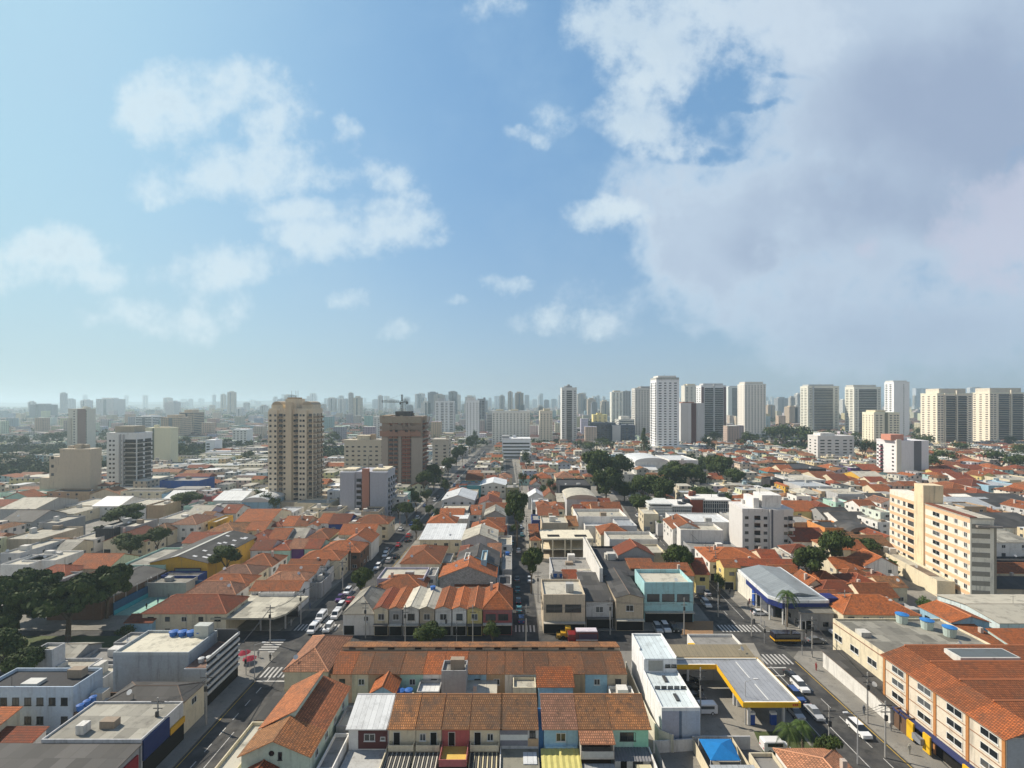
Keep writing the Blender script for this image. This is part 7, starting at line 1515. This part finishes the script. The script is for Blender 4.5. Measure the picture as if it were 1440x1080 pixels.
# small towers of the skyline, each its own object
r = random.Random(99); SKY = []
def sky_tower(px, yt, yb, wpx, col, lab, grp):
    Y = 40800/(yb-HY); X = (px-720)*Y/FPX; W = wpx*Y/FPX; H = HC-(yt-HY)*Y/FPX; D = W*r.uniform(.7,1.2)
    T = thing('tower_block', lab, 'tower block', (X, Y, 0), 0, grp)
    part(T, 'wall', MB().box(0, W, 0, D, 0, H), r.choice(['tower_facade','tower_facade','tower_facade_band']), col)
    t = r.random(); part(T, 'roof_box', MB().box(W*.2, W*.75, D*.2, D*.8, H, H+r.uniform(2,6)), 'plaster', tuple(c*.9 for c in col))
    if W > 16 and t < .7: part(T, 'centre_recess', MB().box(W*.42, W*.58, -.4, -.02, 0, H*.98), 'glass' if t < .3 else 'plaster', (.18,.19,.2))
TCOL = [(.72,.70,.64),(.78,.77,.74),(.70,.68,.62),(.48,.45,.40),(.36,.37,.38),(.55,.44,.32),(.25,.26,.28),(.62,.54,.40)]
SPECIAL = [(41,569,590,22,'wide pale hazy block near the left edge of the skyline'),(135,561,588,25,'two-part white hazy tower behind the brown-crowned left tower'),(113,563,585,9,'slim hazy tower left of the two-part white hazy tower'),(238,564,575,9,'small hazy tower on the left skyline'),(251,566,576,10,'second small hazy tower on the left skyline'),(190,586,612,24,'long pale hazy block left behind the beige slotted tower'),(226,587,620,28,'hazy grey slab right behind the beige slotted tower'),(252,580,615,20,'hazy tall grey slab before the distant hills'),
 (610,555,592,14,'round-topped blue-grey hazy tower behind the striped twin tower'),(654,558,588,13,'blue-grey hazy tower behind the slim white tower'),(592,566,590,14,'blue-grey hazy office tower right of the crane'),(572,570,588,8,'slim hazy tower under the crane jib'),(475,561,585,9,'hazy tower above the low beige slab'),(402,578,600,14,'pale hazy tower right behind the beige twin-crowned tower'),(684,582,610,10,'pinkish narrow tower left of the wide white slab'),(757,570,590,6,'slim white hazy tower near the middle'),(1094,560,585,14,'cream hazy tower between the tower groups'),(1110,572,600,12,'grey hazy tower between the tower groups'),(1080,570,592,10,'reddish low tower right of the widest cream tower'),(1118,573,600,8,'white small block left of the first right tower'),(832,566,592,8,'slim white hazy tower above the yellow tower'),(870,590,618,22,'pale cube block between two dark office blocks'),(1035,575,600,10,'dark hazy tower between the cream towers')]
for (px, yt, yb, wp, lab) in SPECIAL: sky_tower(px, yt, yb, wp, r.choice(TCOL), lab, 'hazy towers of the skyline')
SEC = [(0,200,'hazy far tower on the skyline at the far left'),(200,380,'hazy far tower on the skyline left of the beige tower'),(380,620,'hazy far tower on the skyline around the crane'),(620,860,'hazy far tower on the skyline at the centre'),(860,1130,'hazy far tower on the skyline behind the white towers'),(1130,1440,'hazy far tower on the skyline behind the right towers')]
NT_ = [8,22,62,84,44,20]
for (a, b_, lab), n in zip(SEC, NT_):
    for k in range(n):
        yb = r.choice([572,573,574,575,576,578,581,585,590]); px = r.uniform(a, b_); hh = r.uniform(5, 14)*(1+(yb-572)*.11) ; wp = r.uniform(2.5, 6)*(1+(yb-572)*.07)
        sky_tower(px, yb-hh-(0 if yb > 576 else r.uniform(1,5)), yb, wp, r.choice(TCOL), lab, lab.replace('tower','towers'))
# hills at the horizon
hb = MB(); rr = random.Random(2)
def ridge(Yd, amp, off, seed, xs):
    q = []; rr_ = random.Random(seed); ph = [rr_.uniform(0,6.28) for _ in range(6)]
    for i in range(121):
        x = -xs+2*xs*i/120; h = off+amp*sum(math.sin(x/(Yd)*f_+p)/(j+1.2) for j, (f_, p) in enumerate(zip((2.1,4.7,9,17,33,60), ph))); q.append((x, max(6, h)))
    for (p, s) in zip(q, q[1:]):
        hb.poly([(p[0],Yd,0),(s[0],Yd,0),(s[0],Yd+500,s[1]),(p[0],Yd+500,p[1])]); hb.poly([(p[0],Yd+500,p[1]),(s[0],Yd+500,s[1]),(s[0],Yd+1500,0),(p[0],Yd+1500,0)])
ridge(5200, 10, 34, 3, 6800); ridge(7400, 26, 70, 8, 9000)
struct('hills', hb, 'hill_mat')
# ------------------------------------------------------------------ haze
m = bpy.data.materials.new('haze_air'); m.use_nodes = True; nt = m.node_tree; nt.nodes.clear()
vo = nt.nodes.new('ShaderNodeVolumePrincipled'); out = nt.nodes.new('ShaderNodeOutputMaterial'); nt.links.new(vo.outputs[0], out.inputs['Volume'])
vo.inputs['Color'].default_value = (0.62, 0.79, 0.88, 1); vo.inputs['Density'].default_value = HAZE; vo.inputs['Anisotropy'].default_value = 0.35
MATS['haze_air'] = m
o = part(None, 'haze', MB().box(-14990, 14990, -290, 15990, -1.0, 150), 'haze_air'); o['kind'] = 'stuff'; o['label'] = 'thin blue city haze between near streets and the horizon'
